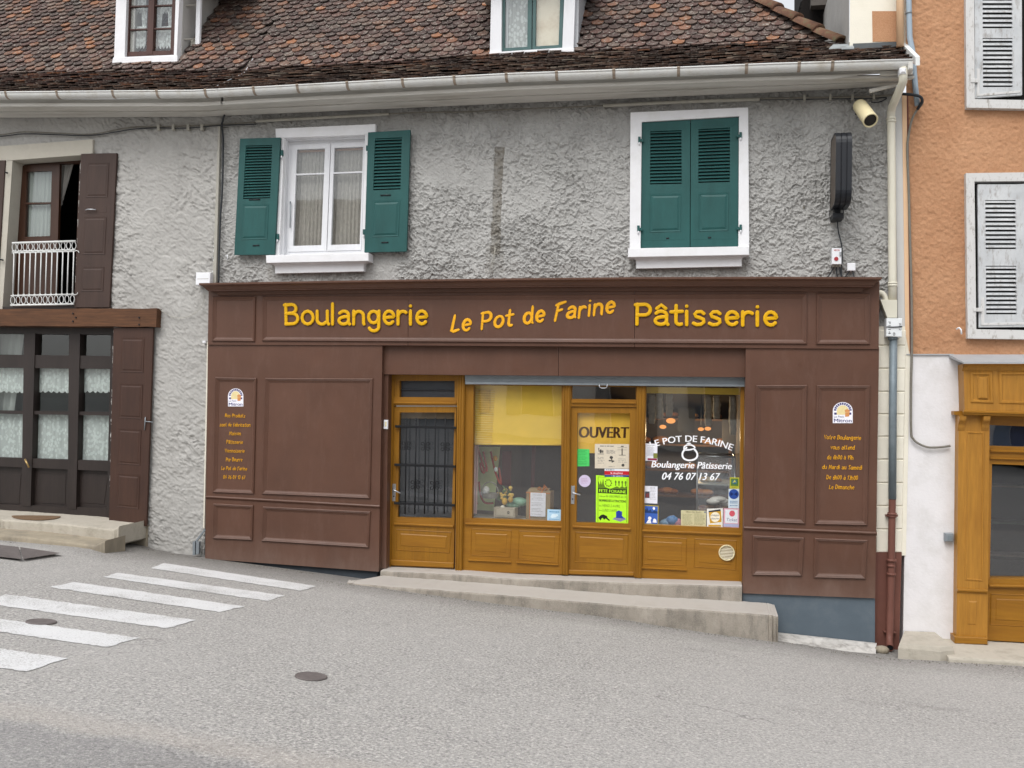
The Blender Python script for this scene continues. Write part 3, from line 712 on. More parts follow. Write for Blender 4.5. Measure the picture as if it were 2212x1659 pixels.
for a, b, c, d in ((-20,52,51,-22), (75,150,149,73), (172,244,243,170)):
    curtain(mb, [(a-4,790),(b+3,792),(c+3,845),(d-4,843)], YD+.10, 5, .008, 48, 2, 4.5, 7)
    curtain(mb, [(d-5,893),(c+2,895),(c-1,998),(d-8,994)], YD+.10, 5, .008, 48, 2)
LH.part('lace_curtain', mb, m_lace2, fr)
mb = MB(); curtain(mb, [(-30,722),(52,722),(30,890),(-40,890)], YD+.2, 4, .02); LH.part('curtain', mb, m_cloth, fr)
mb = MB(); mb.tube([W(54,1001-9,YD-.05), W(58,1006-6,YD-.07), W(63,1010,YD-.06)], .014, 8); LH.part('door_handle', mb, paint('brass', '#b59a68', .35, .1, 10, metal=.7), fr)
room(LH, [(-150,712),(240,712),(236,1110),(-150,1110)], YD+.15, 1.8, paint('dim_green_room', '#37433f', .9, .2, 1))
q = [(245,707.5),(331,708),(316,1137),(235,1128)]
so = solid_shutter(q, -.07, [sub(q,.2,.05,.8,.23), sub(q,.19,.285,.8,.465), sub(q,.19,.515,.8,.70), sub(q,.19,.745,.8,.92)], m_oak, 'tall weathered brown door shutter folded against the pale wall')
mb = MB(); mb.tube([W(314,901,-.085), W(312,929,-.085)], .007, 6); mb.tube([W(313,910,-.09), W(330,912,-.09)], .007, 6); LH.part('latch', mb, m_zinc, so)
mb = MB(); mb.prism([(257,1128),(320,1135),(317,1192),(240,1178)], -.02, .3); LH.part('plinth', mb, m_concface)
# eaves, gutter and roof of the left house
def eave(thing, pts_g, fas_t, fas_b, wall_l):
    mb = MB()
    for (a, b), (c, d) in zip(zip(fas_t, fas_t[1:]), zip(fas_b, fas_b[1:])):
        e, f = lerp(a, c, .52), lerp(b, d, .52); mb.prism([a, b, f, e], -.455, -.44)
        q = [W(e[0], e[1], -.455), W(f[0], f[1], -.455)]; lo_ = [W(c[0], c[1], -.485), W(d[0], d[1], -.485)]
        up = [Vector((p.x, -.485, p.z-.012)) for p in q]
        mb.add(q+up+lo_+[Vector((p.x, -.44, p.z)) for p in lo_], [[0,1,3,2],[2,3,5,4],[4,5,7,6]])
    o1 = thing.part('fascia_board', mb, m_eave)
    mb = MB()
    for (a, b), (c, d) in zip(zip(fas_b, fas_b[1:]), zip(wall_l, wall_l[1:])):
        A_, B_, C_, D_ = W(a[0], a[1]-1, -.445), W(b[0], b[1]-1, -.445), W(d[0], d[1], -.02), W(c[0], c[1], -.02)
        # boards running along the eaves with open joints
        k = 4
        for i in range(k):
            p0, p1 = A_.lerp(D_, i/k), A_.lerp(D_, (i+.93)/k); q0, q1 = B_.lerp(C_, i/k), B_.lerp(C_, (i+.93)/k)
            dz = Vector((0,0,.014*(i % 2))); up = Vector((0,0,.03))
            mb.add([p0+dz, q0+dz, q1+dz, p1+dz, p0+dz+up, q0+dz+up, q1+dz+up, p1+dz+up], [[0,1,2,3],[0,4,5,1],[2,6,7,3],[4,7,6,5]])
        up = Vector((0,0,.04)); mb.add([A_+up, B_+up, C_+up, D_+up], [[0,1,2,3]])
    thing.part('soffit', mb, m_eave)
    G_ = [W(u, v, -.57) for u, v in pts_g]; mb = MB(); prev = None
    # half-round channel
    vs = []; m = 9
    for p in G_:
        for k in range(m):
            a = math.pi+math.pi*k/(m-1); vs.append(p+Vector((0, math.cos(a)*.068, .03+math.sin(a)*.075)))
        for k in range(m):
            a = 2*math.pi-math.pi*k/(m-1); vs.append(p+Vector((0, math.cos(a)*.060, .03+math.sin(a)*.067)))
    w = 2*m; mb.add(vs, [[i*w+k, i*w+(k+1) % w, (i+1)*w+(k+1) % w, (i+1)*w+k] for i in range(len(G_)-1) for k in range(w)], True)
    mb.tube([p+Vector((0,-.068,.034)) for p in G_], .011, 6)
    return thing.part('gutter', mb, m_gutter)
def brackets(thing, go, px):
    for u, v in px:
        p = W(u, v, -.57); mb = MB(); vs = []; m = 9
        for dx in (-.018, .018):
            for k in range(m):
                a = math.pi+math.pi*k/(m-1); vs.append(p+Vector((dx, math.cos(a)*.074, .035+math.sin(a)*.081)))
        mb.add(vs, [[k, k+1, m+k+1, m+k] for k in range(m-1)], True); mb.tube([p+Vector((-.018,-.07,.037)), p+Vector((.018,-.07,.037))], .014, 6)
        thing.part('gutter_joint', mb, m_rust, go)
def along(u):
    for a, b in zip(GUT, GUT[1:]):
        if u <= b[0]: return lerp(a, b, (u-a[0])/(b[0]-a[0]))
    return GUT[-1]
go = eave(LH, [along(u) for u in (-300,0,120,250,340,422,465,477)],
     [(-300,216),(0,215),(250,214),(422,212),(482,209.6)], [(-300,231),(0,230),(250,229.5),(440,229),(482,226)], [(-300,259),(0,257),(250,256),(440,255),(482,252)])
brackets(LH, go, [along(u) for u in (20,130,250,345,449)])
LH.part('roof', tiles(-13.2, XSPLIT, False, .42), [m_tile, m_tilelow])
# dormer on the left house
yd = dplanes[0][2]
mb = MB(); out = [(255,-120),(393,-120),(381,134),(246,136)]; inn = [(277,-110),(383,-110),(375.5,118.5),(269,123)]
mb.frame(out, inn, yd, yd+.16)
dm = LH.part('dormer', mb, m_white, label='white dormer with brown casements on the left house')
mb = MB(); mb.slab([(244,124),(383,120),(383,134),(241,137)], yd-.05, .12, .006); LH.part('sill', mb, m_white, dm)
mb = MB(); mb.frame(inn, [(284,-100),(376,-100),(368,110.5),(277,114)], yd+.06, yd+.12)
mb.prism([(325,-100),(337,-100),(329,116),(316,117)], yd+.05, yd+.12)
for v in (11, 61, -40):
    mb.prism([(281,v+1.5),(378,v-2),(378,v+1),(281,v+4.5)], yd+.065, yd+.1)
mb.prism([(277,112),(369,109),(368,118),(270,122)], yd+.055, yd+.12)
LH.part('casement', mb, m_winbrown, dm)
mb = MB(); mb.poly([(284,-100),(376,-100),(368,111),(277,115)], yd+.09); LH.part('pane', mb, m_glass, dm)
mb = MB()
for a, b in ((283,320), (339,377)):
    curtain(mb, [(a+3,-40),(b-2,-40),(b-5,24),(a+1,26)], yd+.14, 4, .006, 40, 2, 5, 6)
    curtain(mb, [(a-1,58),(b-3,56),(b-6,98),(a-3,99)], yd+.14, 4, .006, 40, 2, 7, 5)
    curtain(mb, [(a,14),(a+14,14),(a+9,60),(a-1,62)], yd+.15, 3, .006, 24)
    curtain(mb, [(b-15,14),(b-1,14),(b-4,60),(b-13,62)], yd+.15, 3, .006, 24)
LH.part('lace_curtain', mb, m_lace, dm)
# rendered cheek running back into the roof
x1 = W(388, 60, yd+.02).x
def cheek(x, y0, ztop, mat, thing, parent, name='cheek', side=1):
    mb = MB(); y1 = y0
    while roof_z(x, y1) < ztop and y1 < 9: y1 += .05
    a = [(x, y0, roof_z(x, y0)-.15), (x, y0, ztop), (x, y1, ztop), (x, y1, roof_z(x, y1)-.15), (x, (y0+y1)/2, roof_z(x, (y0+y1)/2)-.15)]
    vs = a+[(p[0]-.12*side, p[1], p[2]) for p in a]
    mb.add(vs, [[0,1,2,3,4],[9,8,7,6,5],[0,5,6,1],[1,6,7,2]]); return thing.part(name, mb, mat, parent)
zt = W(300, -60, yd).z
cheek(x1, yd+.1, zt, m_wallL, LH, dm); cheek(W(255, 60, yd).x+.1, yd+.1, zt, m_wallL, LH, dm, 'cheek', -1)
mb = MB(); a = W(240, -62, yd-.3); b = W(400, -62, yd-.3); zt2 = zt
mb.add([(a.x-.2,yd-.3,zt2),(b.x+.45,yd-.3,zt2),(b.x+.45,yd+3,zt2+.1),(a.x-.2,yd+3,zt2+.1),(a.x-.2,yd-.3,zt2+.09),(b.x+.45,yd-.3,zt2+.09),(b.x+.45,yd+3,zt2+.2),(a.x-.2,yd+3,zt2+.2)], [[0,1,2,3],[4,7,6,5],[0,4,5,1],[1,5,6,2],[3,7,4,0]])
LH.part('dormer_roof', mb, m_eave, dm)
room(LH, [(284,-100),(372,-100),(368,110),(280,110)], yd+.2, 1.0, m_room, .0)
# white conduit on the dormer cheek
t = Thing('cable_trunking', 'white upright cable trunking on the rendered dormer side over the left roof', 'conduit', W(428, 105, yd+.25))
yc = yd+.25
mb = MB(); mb.slab([(425.5,-60),(434.5,-60),(430,102),(421,103)], yc, .05, .004); t.part('trunk', mb, m_plastic)
for v in (11, 84):
    mb = MB(); mb.tube([W(391, v+1.5, yd+.12), W(424, v, yc+.02)], .010, 6); t.part('stay', mb, m_conduit)
mb = MB(); mb.slab([(412,86),(421,85),(420,100),(411,101)], yc+.01, .04, .003); t.part('connector', mb, m_conduit)
mb = MB(); mb.tube([W(*p, yc) for p in smooth_path([(424,103),(422,114),(416,124),(405,123),(401,120),(408,118)])], .006, 6); t.part('wire', mb, m_plastic)
# ================================================================== BAKERY HOUSE
BH = Thing('house', 'middle house with grey roughcast wall and green shutters above the bakery', 'house', W(1200, 1240, 0.1))
def rough(X, Z):
    wx = X+.05*(vnoise(X, Z, 14, 3.1)-.5)+.02*(vnoise(X, Z, 40, 1.9)-.5); wz = Z+.05*(vnoise(X, Z, 14, 7.7)-.5)+.02*(vnoise(X, Z, 40, 4.9)-.5)
    ss = lambda t, a, b: (lambda k: k*k*(3-2*k))(np.clip((t-a)/(b-a), 0, 1))
    n1 = .45*vnoise(wx, wz, 19)+.55*vnoise(wx, wz, 40, 5.2); n2 = .5*vnoise(wx, wz, 27, 9.1)+.5*vnoise(wx, wz, 58, 2.7); n3 = vnoise(wx, wz, 70, 12.3)
    m = ss(vnoise(X, Z, 2.4, 11), .25, .6)*.75+.3; m2 = ss(vnoise(X, Z, 3.6, 21), .3, .6)*.8+.25
    return .015*m*ss(n1, .49, .60)+.013*m2*ss(n2, .50, .58)+.009*m*ss(n3, .5, .75)+.006*vnoise(X, Z, 90, 2)+.008*vnoise(X, Z, 3, 6)
def stain(U, V, h):
    s = np.zeros_like(U); c = 1080-(V-316)*.045; e = 4*(vnoise(U*.02, V*.02, 6)-.5)
    m = (np.abs(U-c-e) < 10) & (V > 318+e) & (V < 548+3*e); s[m] = .75
    m2 = (np.abs(U-c-2*e) < 20) & (V > 528) & (V < 590); s[m2] = np.maximum(s[m2], .25)
    s *= .55+.6*vnoise(U*.02, V*.02, 9)
    for a, b, v0 in ((580,800,588),(1362,1612,577)):
        k = np.clip(1-(V-v0)/34, 0, 1)*((U > a) & (U < b) & (V > v0-8)); s = np.maximum(s, .42*k*vnoise(U, V*.03, .12, 3))
    s = np.maximum(s, .3*np.clip(1-(V-(262-.035*(U-553)))/30, 0, 1)*vnoise(U, V*.1, .05, 8))
    hole = (U-1736)**2/5+(V-449)**2/10 < 1; s[hole] = 1.6
    return np.clip(s, 0, 1)
LWN = [(600,279),(808,269),(792,552),(582,556)]; RWN = [(1368,250),(1610,240),(1612,545),(1366,552)]
relief_wall('wall', [(474,236),(700,222),(1106,206),(1500,190),(1936,172),(1934,700),(1928,830),(1800,830),(1800,625),(460,630)], [LWN, RWN], 1.35, rough, m_wall, BH, .035, stain=stain,
   extra_h=lambda U, V: -.014*((np.abs(U-1080+(V-316)*.045) < 10) & (V > 318) & (V < 545)))
# left window
mb = MB()
mb.prism([(595,278),(811,268),(811,285),(794.5,288),(789,291),(614,297),(604,297),(596,297)], -.045, .14)
mb.prism([(604,297),(614,297),(603,552),(583,552),(590,420)], -.040, .14)
mb.prism([(789,291),(795.5,288),(789.5,547),(781,549)], -.040, .14)
wl = BH.part('window_surround', mb, m_white, label='white surround of the window standing open between green shutters')
mb = MB(); mb.frame([(609,297),(791,291),(784,552),(600,553)], [(619,302),(788.5,297),(781,548),(612,551)], .02, .10); mb.frame([(612,298),(795,291),(786,556),(600,556)], [(633,314),(787,307),(779.5,539),(623,543)], .095, .14); BH.part('inner_frame', mb, m_whitewood, wl)
def sill(q, low, yf, name='window_sill', thing=BH, parent=None):
    mb = MB(); mb.slab(q, yf, -yf+.16, .006)
    tl, tr, br, bl = low; Q = [W(u, v, -.06) for u, v in low]
    # cove below the slab
    t0, t1 = W(*q[3], yf), W(*q[2], yf); n_ = 6; vs = []
    for i in range(n_+1):
        k = i/n_; a = k*math.pi/2; y = yf+.03+(-.06-yf-.03)*math.sin(a); zz = 1-math.cos(a)
        l = Vector((t0.x+.05+(Q[0].x-t0.x-.05)*math.sin(a), y, t0.z+(Q[0].z-t0.z)*zz)); r = Vector((t1.x-.05+(Q[1].x-t1.x+.05)*math.sin(a), y, t1.z+(Q[1].z-t1.z)*zz))
        vs += [l, r, Vector((l.x, .02, l.z)), Vector((r.x, .02, r.z))]
    fs = []
    for i in range(n_): b = i*4; fs += [[b, b+1, b+5, b+4], [b, b+4, b+6, b+2], [b+1, b+3, b+7, b+5]]
    mb.add(vs, fs); mb.prism(low, -.06, .02)
    return thing.part(name, mb, m_white, parent)
sill([(574,551.5),(796,546),(796,564),(575,568.5)], [(594,578.5),(785.5,574.5),(785.5,586),(594,590.5)], -.15, parent=wl)
sq = [(632,313),(788,306),(780,540),(622,544)]
for (s0, s1) in ((0,.525), (.535,1)):
    q = sub(sq, s0, 0, s1, 1); mb = MB(); inn = sub(q, .12 if s0 == 0 else .10, .045, .86 if s0 == 0 else .955, .945)
    mb.frame(q, inn, .085, .13); m0, m1 = inq(inn, 0, .252), inq(inn, 1, .252)
    mb.prism([m0, m1, (m1[0], m1[1]+3.2), (m0[0], m0[1]+3.2)], .088, .125)
    so = BH.part('sash', mb, m_whitewood, wl)
mb = MB(); mb.poly(sub(sq,.02,.02,.98,.98), .11); BH.part('pane', mb, m_glass, wl)
mb = MB(); curtain(mb, sub(sq,.0,.04,.5,1.0), .19, 9, .014, 90); curtain(mb, sub(sq,.5,.04,1.02,1.0), .19, 9, .014, 90); BH.part('curtain', mb, m_net, wl)
mb = MB(); mb.prism(sub(sq,.0,.0,1.0,.075), .16, .17); BH.part('curtain_rail', mb, paint('tan_pelmet', '#b08a70', .8), wl)
mb = MB(); mb.tube([W(627,435,.06), W(626.5,492,.06)], .008, 6); mb.tube([W(626,437,.05), W(628,437,.05)], .014, 6); BH.part('espagnolette', mb, m_zinc, wl)
room(BH, sq, .22, 1.2, paint('beige_room', '#6f6258', .9), .15)
# right window
mb = MB(); mb.frame([(1362,243),(1616,232),(1618.5,534),(1360,539)], [(1386,263),(1596.5,250.5),(1595,533),(1383.5,537)], -.045, .14)
wr = BH.part('window_surround', mb, m_white, label='white surround of the window whose green shutters are closed')
sill([(1356.5,536.5),(1618.5,532),(1618.5,551),(1356.5,556)], [(1374,567),(1602,562.5),(1602,575),(1374,580)], -.15, parent=wr)
mb = MB(); mb.prism([(1384,255),(1600,245),(1598,540),(1380,543)], .09, .12); BH.part('backing', mb, m_room, wr)
def louvre_shutter(q, lq, pq, y, n_, label, marks=(), hinges=(), straps=False):
    mb = MB(); b = .036; out = [W(u, v, y) for u, v in q]
    mb.frame(q, lq, y, y+b); 
    o = BH.part('shutter', mb, m_green, label=label)
    mb = MB()
    for i in range(n_):
        t0, t1 = i/n_, (i+.42)/n_
        a, c = inq(lq, 0, t0), inq(lq, 1, t0); d, e = inq(lq, 0, t1), inq(lq, 1, t1)
        hi_b = .030; P = [W(*a, y+.03), W(*c, y+.03), W(*e, y+.004), W(*d, y+.004)]; dn_ = Vector((0,.0,-.009))
        P = [p for p in P]; vs = P+[p+dn_ for p in P]
        mb.add(vs, [[0,1,2,3],[7,6,5,4],[3,2,6,7],[0,4,5,1],[0,3,7,4],[1,5,6,2]])
    BH.part('louvres', mb, m_green, o)
    mb = MB(); mb.prism(sub(lq,-.02,-.01,1.02,1.01), y+.034, y+.040); BH.part('backing', mb, m_room, o)
    mb = MB(); w = [W(u, v, y) for u, v in pq]; mb.ring(w, [(0,.0006),(.008,-.002),(.012,.005),(.03,.002),(.052,.010),(.056,.011)]); BH.part('panel', mb, m_green, o)
    if marks:
        mb = MB()
        for u, v, w_ in marks: mb.tube([W(u, v, y-.004), W(u+w_, v-.5, y-.004)], .009, 6, sq=.6)
        BH.part('pull', mb, m_black, o)
    if hinges:
        mb = MB()
        for u, v, s in hinges:
            mb.slab([(u-2.6,v-8),(u+2.6,v-8),(u+2.6,v+4),(u-2.6,v+4)], -.066, .03, .003)
            mb.slab([(u+s*3,v-3),(u+s*9,v-3),(u+s*9,v+3),(u+s*3,v+3)] if s > 0 else [(u-9,v-3),(u-3,v-3),(u-3,v+3),(u-9,v+3)], -.062, .03, .002)
        BH.part('hinge', mb, m_green, o)
        mb = MB()
        for u, v, s in hinges: mb.tube([W(u, v+3, -.055), W(u, v+10, -.055)], .010, 8)
        BH.part('hinge_pin', mb, m_plastic, o)
    if straps:
        mb = MB()
        for t in (.05, .93):
            mb.slab(sub(q, .04, t, .92, t+.012), y-.0015, .006, .001)
        BH.part('strap', mb, m_green, o)
    return o
q = [(518.5,299.5),(605.5,297),(592.5,550),(506,550.5)]
louvre_shutter(q, [(531,314.5),(588,313),(583.5,428),(525,430)], [(524,441),(582,440.5),(578.5,518),(519,520)], -.085, 19, 'green louvred shutter folded open on the far left of the window', [(538,431.5,24),(546,530.5,14)], [(608,332,-1),(599,513,-1)])
q = [(795,286),(886,280.5),(878,543),(787,545)]
louvre_shutter(q, [(810,299),(868,296.5),(865,409),(806,411)], [(805.5,434),(866,431.5),(862,512),(802,514)], -.085, 16, 'green louvred shutter folded open, right of the net curtained window', [(822,422,22),(824,524,15)], [(793,322,1),(786,503,1)])
q = [(1386.5,264.5),(1491,259.3),(1490,533.5),(1384,536.5)]
louvre_shutter(q, [(1405,283.5),(1472,281),(1472.5,397),(1404,398.5)], [(1403,419),(1473,417.5),(1472,502),(1402,504)], -.02, 16, 'closed green louvred shutter, left leaf of the closed pair', [(1439,515,6)], [(1381,303,1),(1379,495,1)], True)
q = [(1492.5,259),(1596,253.3),(1594,532.3),(1491.5,533.5)]
louvre_shutter(q, [(1509,279),(1577,275.5),(1576.5,393),(1508.5,395)], [(1508,416.5),(1576,415),(1574.5,500),(1508,502)], -.02, 16, 'closed green louvred shutter, right leaf of the closed pair', [(1529,513.5,7)], [(1600,293,-1),(1600,493,-1)], True)
# eaves, roof
us = (476,553,700,830,970,1106,1240,1382,1520,1659,1800,1969)
go = eave(BH, [along(u) for u in us],
  [(478,210.5),(553,205),(1106,177),(1659,157),(1971,146)], [(478,226.5),(553,222),(1106,194),(1659,173),(1800,170),(1975,170)], [(478,252.5),(553,250),(1106,226),(1659,203),(1800,196),(1940,187)])
brackets(BH, go, [along(u) for u in (553,647,754,873,984,1096,1204,1327,1466,1612,1725,1797)])
mb = MB(); g_ = along(1965); mb.slab([(1962,g_[1]-9),(1973,g_[1]-9),(1973,g_[1]+9),(1962,g_[1]+9)], -.64, .16, .01); BH.part('gutter_end', mb, m_gutter, go)
mb = MB(); mb.slab([(1901,153),(1972,151),(1972,160),(1901,163)], -.49, .02, .003); mb.slab([(1878,192),(1936,180),(1936,186),(1879,200)], -.30, .03, .003); BH.part('loose_board', mb, m_eave)
BH.part('roof', tiles(XSPLIT+.01, XVERGE, True), [m_tile, m_tilelow])
# half-round ridge tiles down the hip
mb = MB(); dirv = (H2-H1); Lh = dirv.length; dn = dirv.normalized(); k = 0
side = dn.cross(Vector((0,0,1))).normalized(); nrm = side.cross(dn)
if nrm.z < 0: nrm = -nrm
s = -.04
while s < Lh+1.5:
    a = H1+dn*s; ln = .40; vs = []; m = 9
    for e, r in ((0,.125),(1,.098)):
        for j in range(m):
            an = math.pi*j/(m-1); vs.append(a+dn*ln*e*1.12+side*math.cos(an)*r+nrm*(math.sin(an)*r*.85+.015+(.02 if e == 0 else 0)))
    for j in range(m):
        an = math.pi*j/(m-1); vs.append(a+side*math.cos(an)*.105+nrm*(math.sin(an)*.088+.02))
    mb.add(vs, [[j, j+1, m+j+1, m+j] for j in range(m-1)]+[[2*m+j, 2*m+j+1, j+1, j] for j in range(m-1)], True); s += ln; k += 1
BH.part('hip_tiles', mb, m_ridge)
mb = MB(); vs = []   # slope beyond the hip
for i in range(9):
    p = H1+dn*(Lh+1.5)*i/8; vs += [p-Vector((0,0,.02)), p+Vector((1.6,.2,-2.0))]
mb.add(vs, [[2*i, 2*i+2, 2*i+3, 2*i+1] for i in range(8)]); BH.part('hip_slope', mb, m_tile)
mb = MB(); a_ = [rs(XVERGE+d, t)+Vector((0,0,h)) for t in (-.10,1.05) for d, h in ((-.01,.075),(.035,.08),(.035,-.02),(-.01,-.02))]
mb.add(a_, [[0,1,5,4],[1,2,6,5],[2,3,7,6],[3,0,4,7],[0,3,2,1],[4,5,6,7]])
BH.part('verge_flashing', mb, paint('white_metal_flashing', '#d9dbd9', .5, .06, 6, dirt='#8fa09a', damt=.5))
# dormer of the bakery house
yd = dplanes[1][2]
mb = MB(); out = [(1063,-90),(1245,-90),(1238.5,110),(1058,119)]; inn = [(1084,-80),(1222,-80),(1214.5,103),(1083,111.5)]
mb.frame(out, inn, yd, yd+.14); dm = BH.part('dormer', mb, m_whitewood, label='white dormer with grey green casements in the middle of the roof')
mb = MB(); mb.slab([(1057,112.5),(1240,104.5),(1240,111.5),(1055,120)], yd-.04, .1, .005); BH.part('sill', mb, m_white, dm)
mb = MB()
for i2, (p0, p1) in enumerate((((1085,1150),(1083,1148)), ((1152,1221),(1150,1214)))):
    q = [(p0[0],-80),(p0[1],-80),(p1[1],107 if i2 == 0 else 103),(p1[0],111 if i2 == 0 else 107)]
    mb.frame(q, sub(q,.10,.04,.86 if i2 == 0 else .88,.965), yd+.05, yd+.10)
BH.part('casement', mb, m_teal, dm)
mb = MB(); mb.poly([(1085,-80),(1221,-80),(1214,103),(1083,111)], yd+.08); BH.part('pane', mb, m_glass, dm)
mb = MB(); curtain(mb, [(1086,-80),(1146,-80),(1142,106),(1085,109)], yd+.12, 2, .006, 30); BH.part('curtain', mb, m_lace, dm)
mb = MB(); mb.prism([(1156,-80),(1218,-80),(1212,104),(1154,106)], yd+.11, yd+.13); BH.part('blind', mb, paint('stained_beige_blind', '#d9cfbd', .8, .05, 3, dirt='#b09a80', damt=.7), dm)
zt = W(1150, -55, yd).z; cheek(W(1248, 60, yd+.02).x, yd+.08, zt, m_lead, BH, dm); cheek(W(1058, 60, yd).x+.12, yd+.1, zt, m_lead, BH, dm, 'cheek', -1)
mb = MB(); mb.box((W(1050,0,yd).x-.2, yd-.25, zt), (W(1250,0,yd).x+.2, yd+3.2, zt+.12)); BH.part('dormer_roof', mb, m_eave, dm)
room(BH, [(1084,-80),(1214,-80),(1214,100),(1084,105)], yd+.15, 1.0, m_room, 0)
# ================================================================== BROWN SHOPFRONT
SF = Thing('shopfront', 'brown painted panelled wooden shopfront surrounding the bakery door and windows', 'shopfront', W(1150, 1250, -.1))
YF, YP, YL = -.17, -.15, -.085
def vtop(px_l, px_r, u): return px_l[1]+(px_r[1]-px_l[1])*(u-px_l[0])/(px_r[0]-px_l[0])
fb = lambda u: 744.6+(746.7-744.6)*(u-449)/657 if u < 1106 else 746.7+(754-746.7)*(u-1106)/792
for (a, b), (c, d) in (((451,448.7),(881.3,881)), ((882.2,881.9),(1370.5,1370.2)), ((1371.5,1371.2),(1900,1898))):
    mb = MB(); mb.prism([(a, 622-14*(a-451)/1450),(c, 622-14*(c-451)/1450),(d, fb(d)),(b, fb(b))], YF, .10); SF.part('fascia', mb, m_brown)
# crown moulding
pl, pm, pr = (430,611.5), (1106,601), (1905,598.5)
prof = [(-.37,0),(-.37,-.022),(-.362,-.030),(-.335,-.042),(-.315,-.062),(-.30,-.084),(-.288,-.090),(-.288,-.100),(-.205,-.104),(-.200,-.128),(-.186,-.146),(-.174,-.152)]
mb = MB(); pts = [W(*p, -.37) for p in (pl,(553,609.3),(830,604.5),pm,(1382,598.5),(1659,597.7),pr)]; vs = []
n0 = len(prof)
for i, p in enumerate(pts):
    for y, z in prof:
        ins = (y+.37) if i in (0, len(pts)-1) else 0
        vs.append(Vector((p.x+(ins if i == 0 else -ins), y, p.z+z)))
fs = [[i*n0+k, (i+1)*n0+k, (i+1)*n0+k+1, i*n0+k+1] for i in range(len(pts)-1) for k in range(n0-1)]
mb.add(vs, fs)
e0, e1 = pts[0], pts[-1]
for i, p in ((0, e0), (len(pts)-1, e1)):
    b = i*n0; sg = 1 if i == 0 else -1
    rv = [vs[b+k] for k in range(n0)]; bk = [Vector((r.x, .05, r.z)) for r in rv]
    mb.add(rv+bk, [[k, k+1, n0+k+1, n0+k] for k in range(n0-1)])
for a, b in zip(pts, pts[1:]): mb.add([a, b, Vector((b.x, .05, b.z+.012)), Vector((a.x, .05, a.z+.012))], [[0,1,2,3]])
SF.part('cornice', mb, m_brown)
MP = [(-.004,0),(.001,.018),(.010,.024),(.020,.017),(.024,.019),(.034,.012),(.046,.006),(.054,.004),(.056,-.001)]
def mould(px, y, name='panel_moulding', parent=None):
    mb = MB(); mb.ring([W(u, v, y) for u, v in px], MP, cap=False); return SF.part(name, mb, m_brown, parent)
mould([(460,641),(553,640.5),(551,738),(459,737)], YF)
mould([(568,640.5),(1743,634.5),(1742.5,743.5),(567,736.5)], YF)
mould([(1764,634.5),(1879,634.5),(1878.5,744),(1763.5,743.8)], YF)
# left pier
mb = MB(); mb.prism([(449,740),(826,742),(818,1235),(443,1207)], YP, .10); lp = SF.part('pier', mb, m_brown, label='wide left pier with four moulded panels')
mould([(466,815),(555,817),(549,1067),(461,1063.5)], YP, parent=lp); mould([(574,817),(806,818),(800,1077),(567,1067)], YP, parent=lp)
mould([(462,1087.5),(548,1092),(546,1167),(461,1163)], YP, parent=lp); mould([(569,1094),(801,1105),(797,1183),(565.5,1168.5)], YP, parent=lp)
def dado(a, b, parent):
    mb = MB(); A_, B_ = W(*a, YP), W(*b, YP); pr_ = [(0,.02),(.018,.016),(.026,.004),(.024,-.006),(.012,-.014),(.004,-.024),(0,-.028)]; vs = []
    for P in (A_, B_):
        for h, z in pr_: vs.append(P+Vector((0,-h,z)))
    k = len(pr_); mb.add(vs, [[i, i+1, k+i+1, k+i] for i in range(k-1)]+[list(range(k)), list(range(k, 2*k))]); SF.part('dado_rail', mb, m_brown, parent)
dado((445.5,1073),(821,1094), lp)
mb = MB(); mb.prism([(443,1200),(817,1226),(812,1262),(443,1225)], YP+.05, .10); SF.part('plinth', mb, paint('dirty_slate_paint', '#3b4147', .8, .15, 6), lp)
# lintel board with its joints
mb = MB()
for a, b in ((826,1205.5), (1206.5,1613)):
    mb.prism([(a,744),(b,745),(b,808.5+(b-830)*.008),(a,808.5+(a-830)*.008)], YL, .06)
SF.part('lintel_board', mb, m_brown)
mb = MB(); mb.prism([(828.5,806),(839,806),(834,1228),(823,1228)], -.06, .10); SF.part('reveal', mb, m_brown)
# right pier
mb = MB(); mb.prism([(1611,748),(1899,750),(1890.5,1292.5),(1604,1281.5)], YP, .10); rp = SF.part('pier', mb, m_brown, label='right pier with notice panel and slate blue base')
mould([(1633.5,832.5),(1743,832),(1739,1131.5),(1627,1126.5)], YP, parent=rp); mould([(1764,832.5),(1879,833),(1873,1135),(1759,1132.5)], YP, parent=rp)
mould([(1626,1156),(1737,1161),(1732,1244),(1625,1242)], YP, parent=rp); mould([(1759,1162),(1874,1166.5),(1869,1250.5),(1758,1247.5)], YP, parent=rp)
dado((1607,1140),(1893.5,1152), rp)
mb = MB(); mb.prism([(1604,1276),(1890,1287),(1890,1396),(1604,1380)], YP+.03, .10); SF.part('plinth', mb, m_blue, rp)
# raised and painted lettering
def sign(name, label, txt, u0, v0, s, width, slope, wid, depth, mat, taper=False, sp=.16, lean=0, jit=0):
    t = Thing(name, label, 'sign', W(u0, v0, YF), 'raised yellow words on the brown fascia'); kx = width/text_width(txt, sp); x = 0
    for c in txt:
        if c != ' ':
            mb = MB(); write(mb, c, u0+x*kx, v0+x*kx*slope, s, slope, wid, depth, YF-.0005, sp, width=GL[c][0]*kx, taper=taper, lean=lean, jit=jit); t.part('letter', mb, mat)
        x += GL[c][0]+sp
sign('raised_lettering', 'thick rounded yellow letters spelling Boulangerie', 'Boulangerie', 618, 700.5, 42.5, 306, .000, .046, .018, m_sign)
sign('raised_lettering', 'thick rounded yellow letters spelling Pâtisserie', 'Pâtisserie', 1376, 700.5, 43, 303, .009, .046, .018, m_sign)
sign('raised_lettering', 'slanting brush style amber letters in the middle, rising to the right', 'Le Pot de Farine', 975, 718, 35, 352, -.118, .036, .006, m_signside, True, .2, .12, .05)
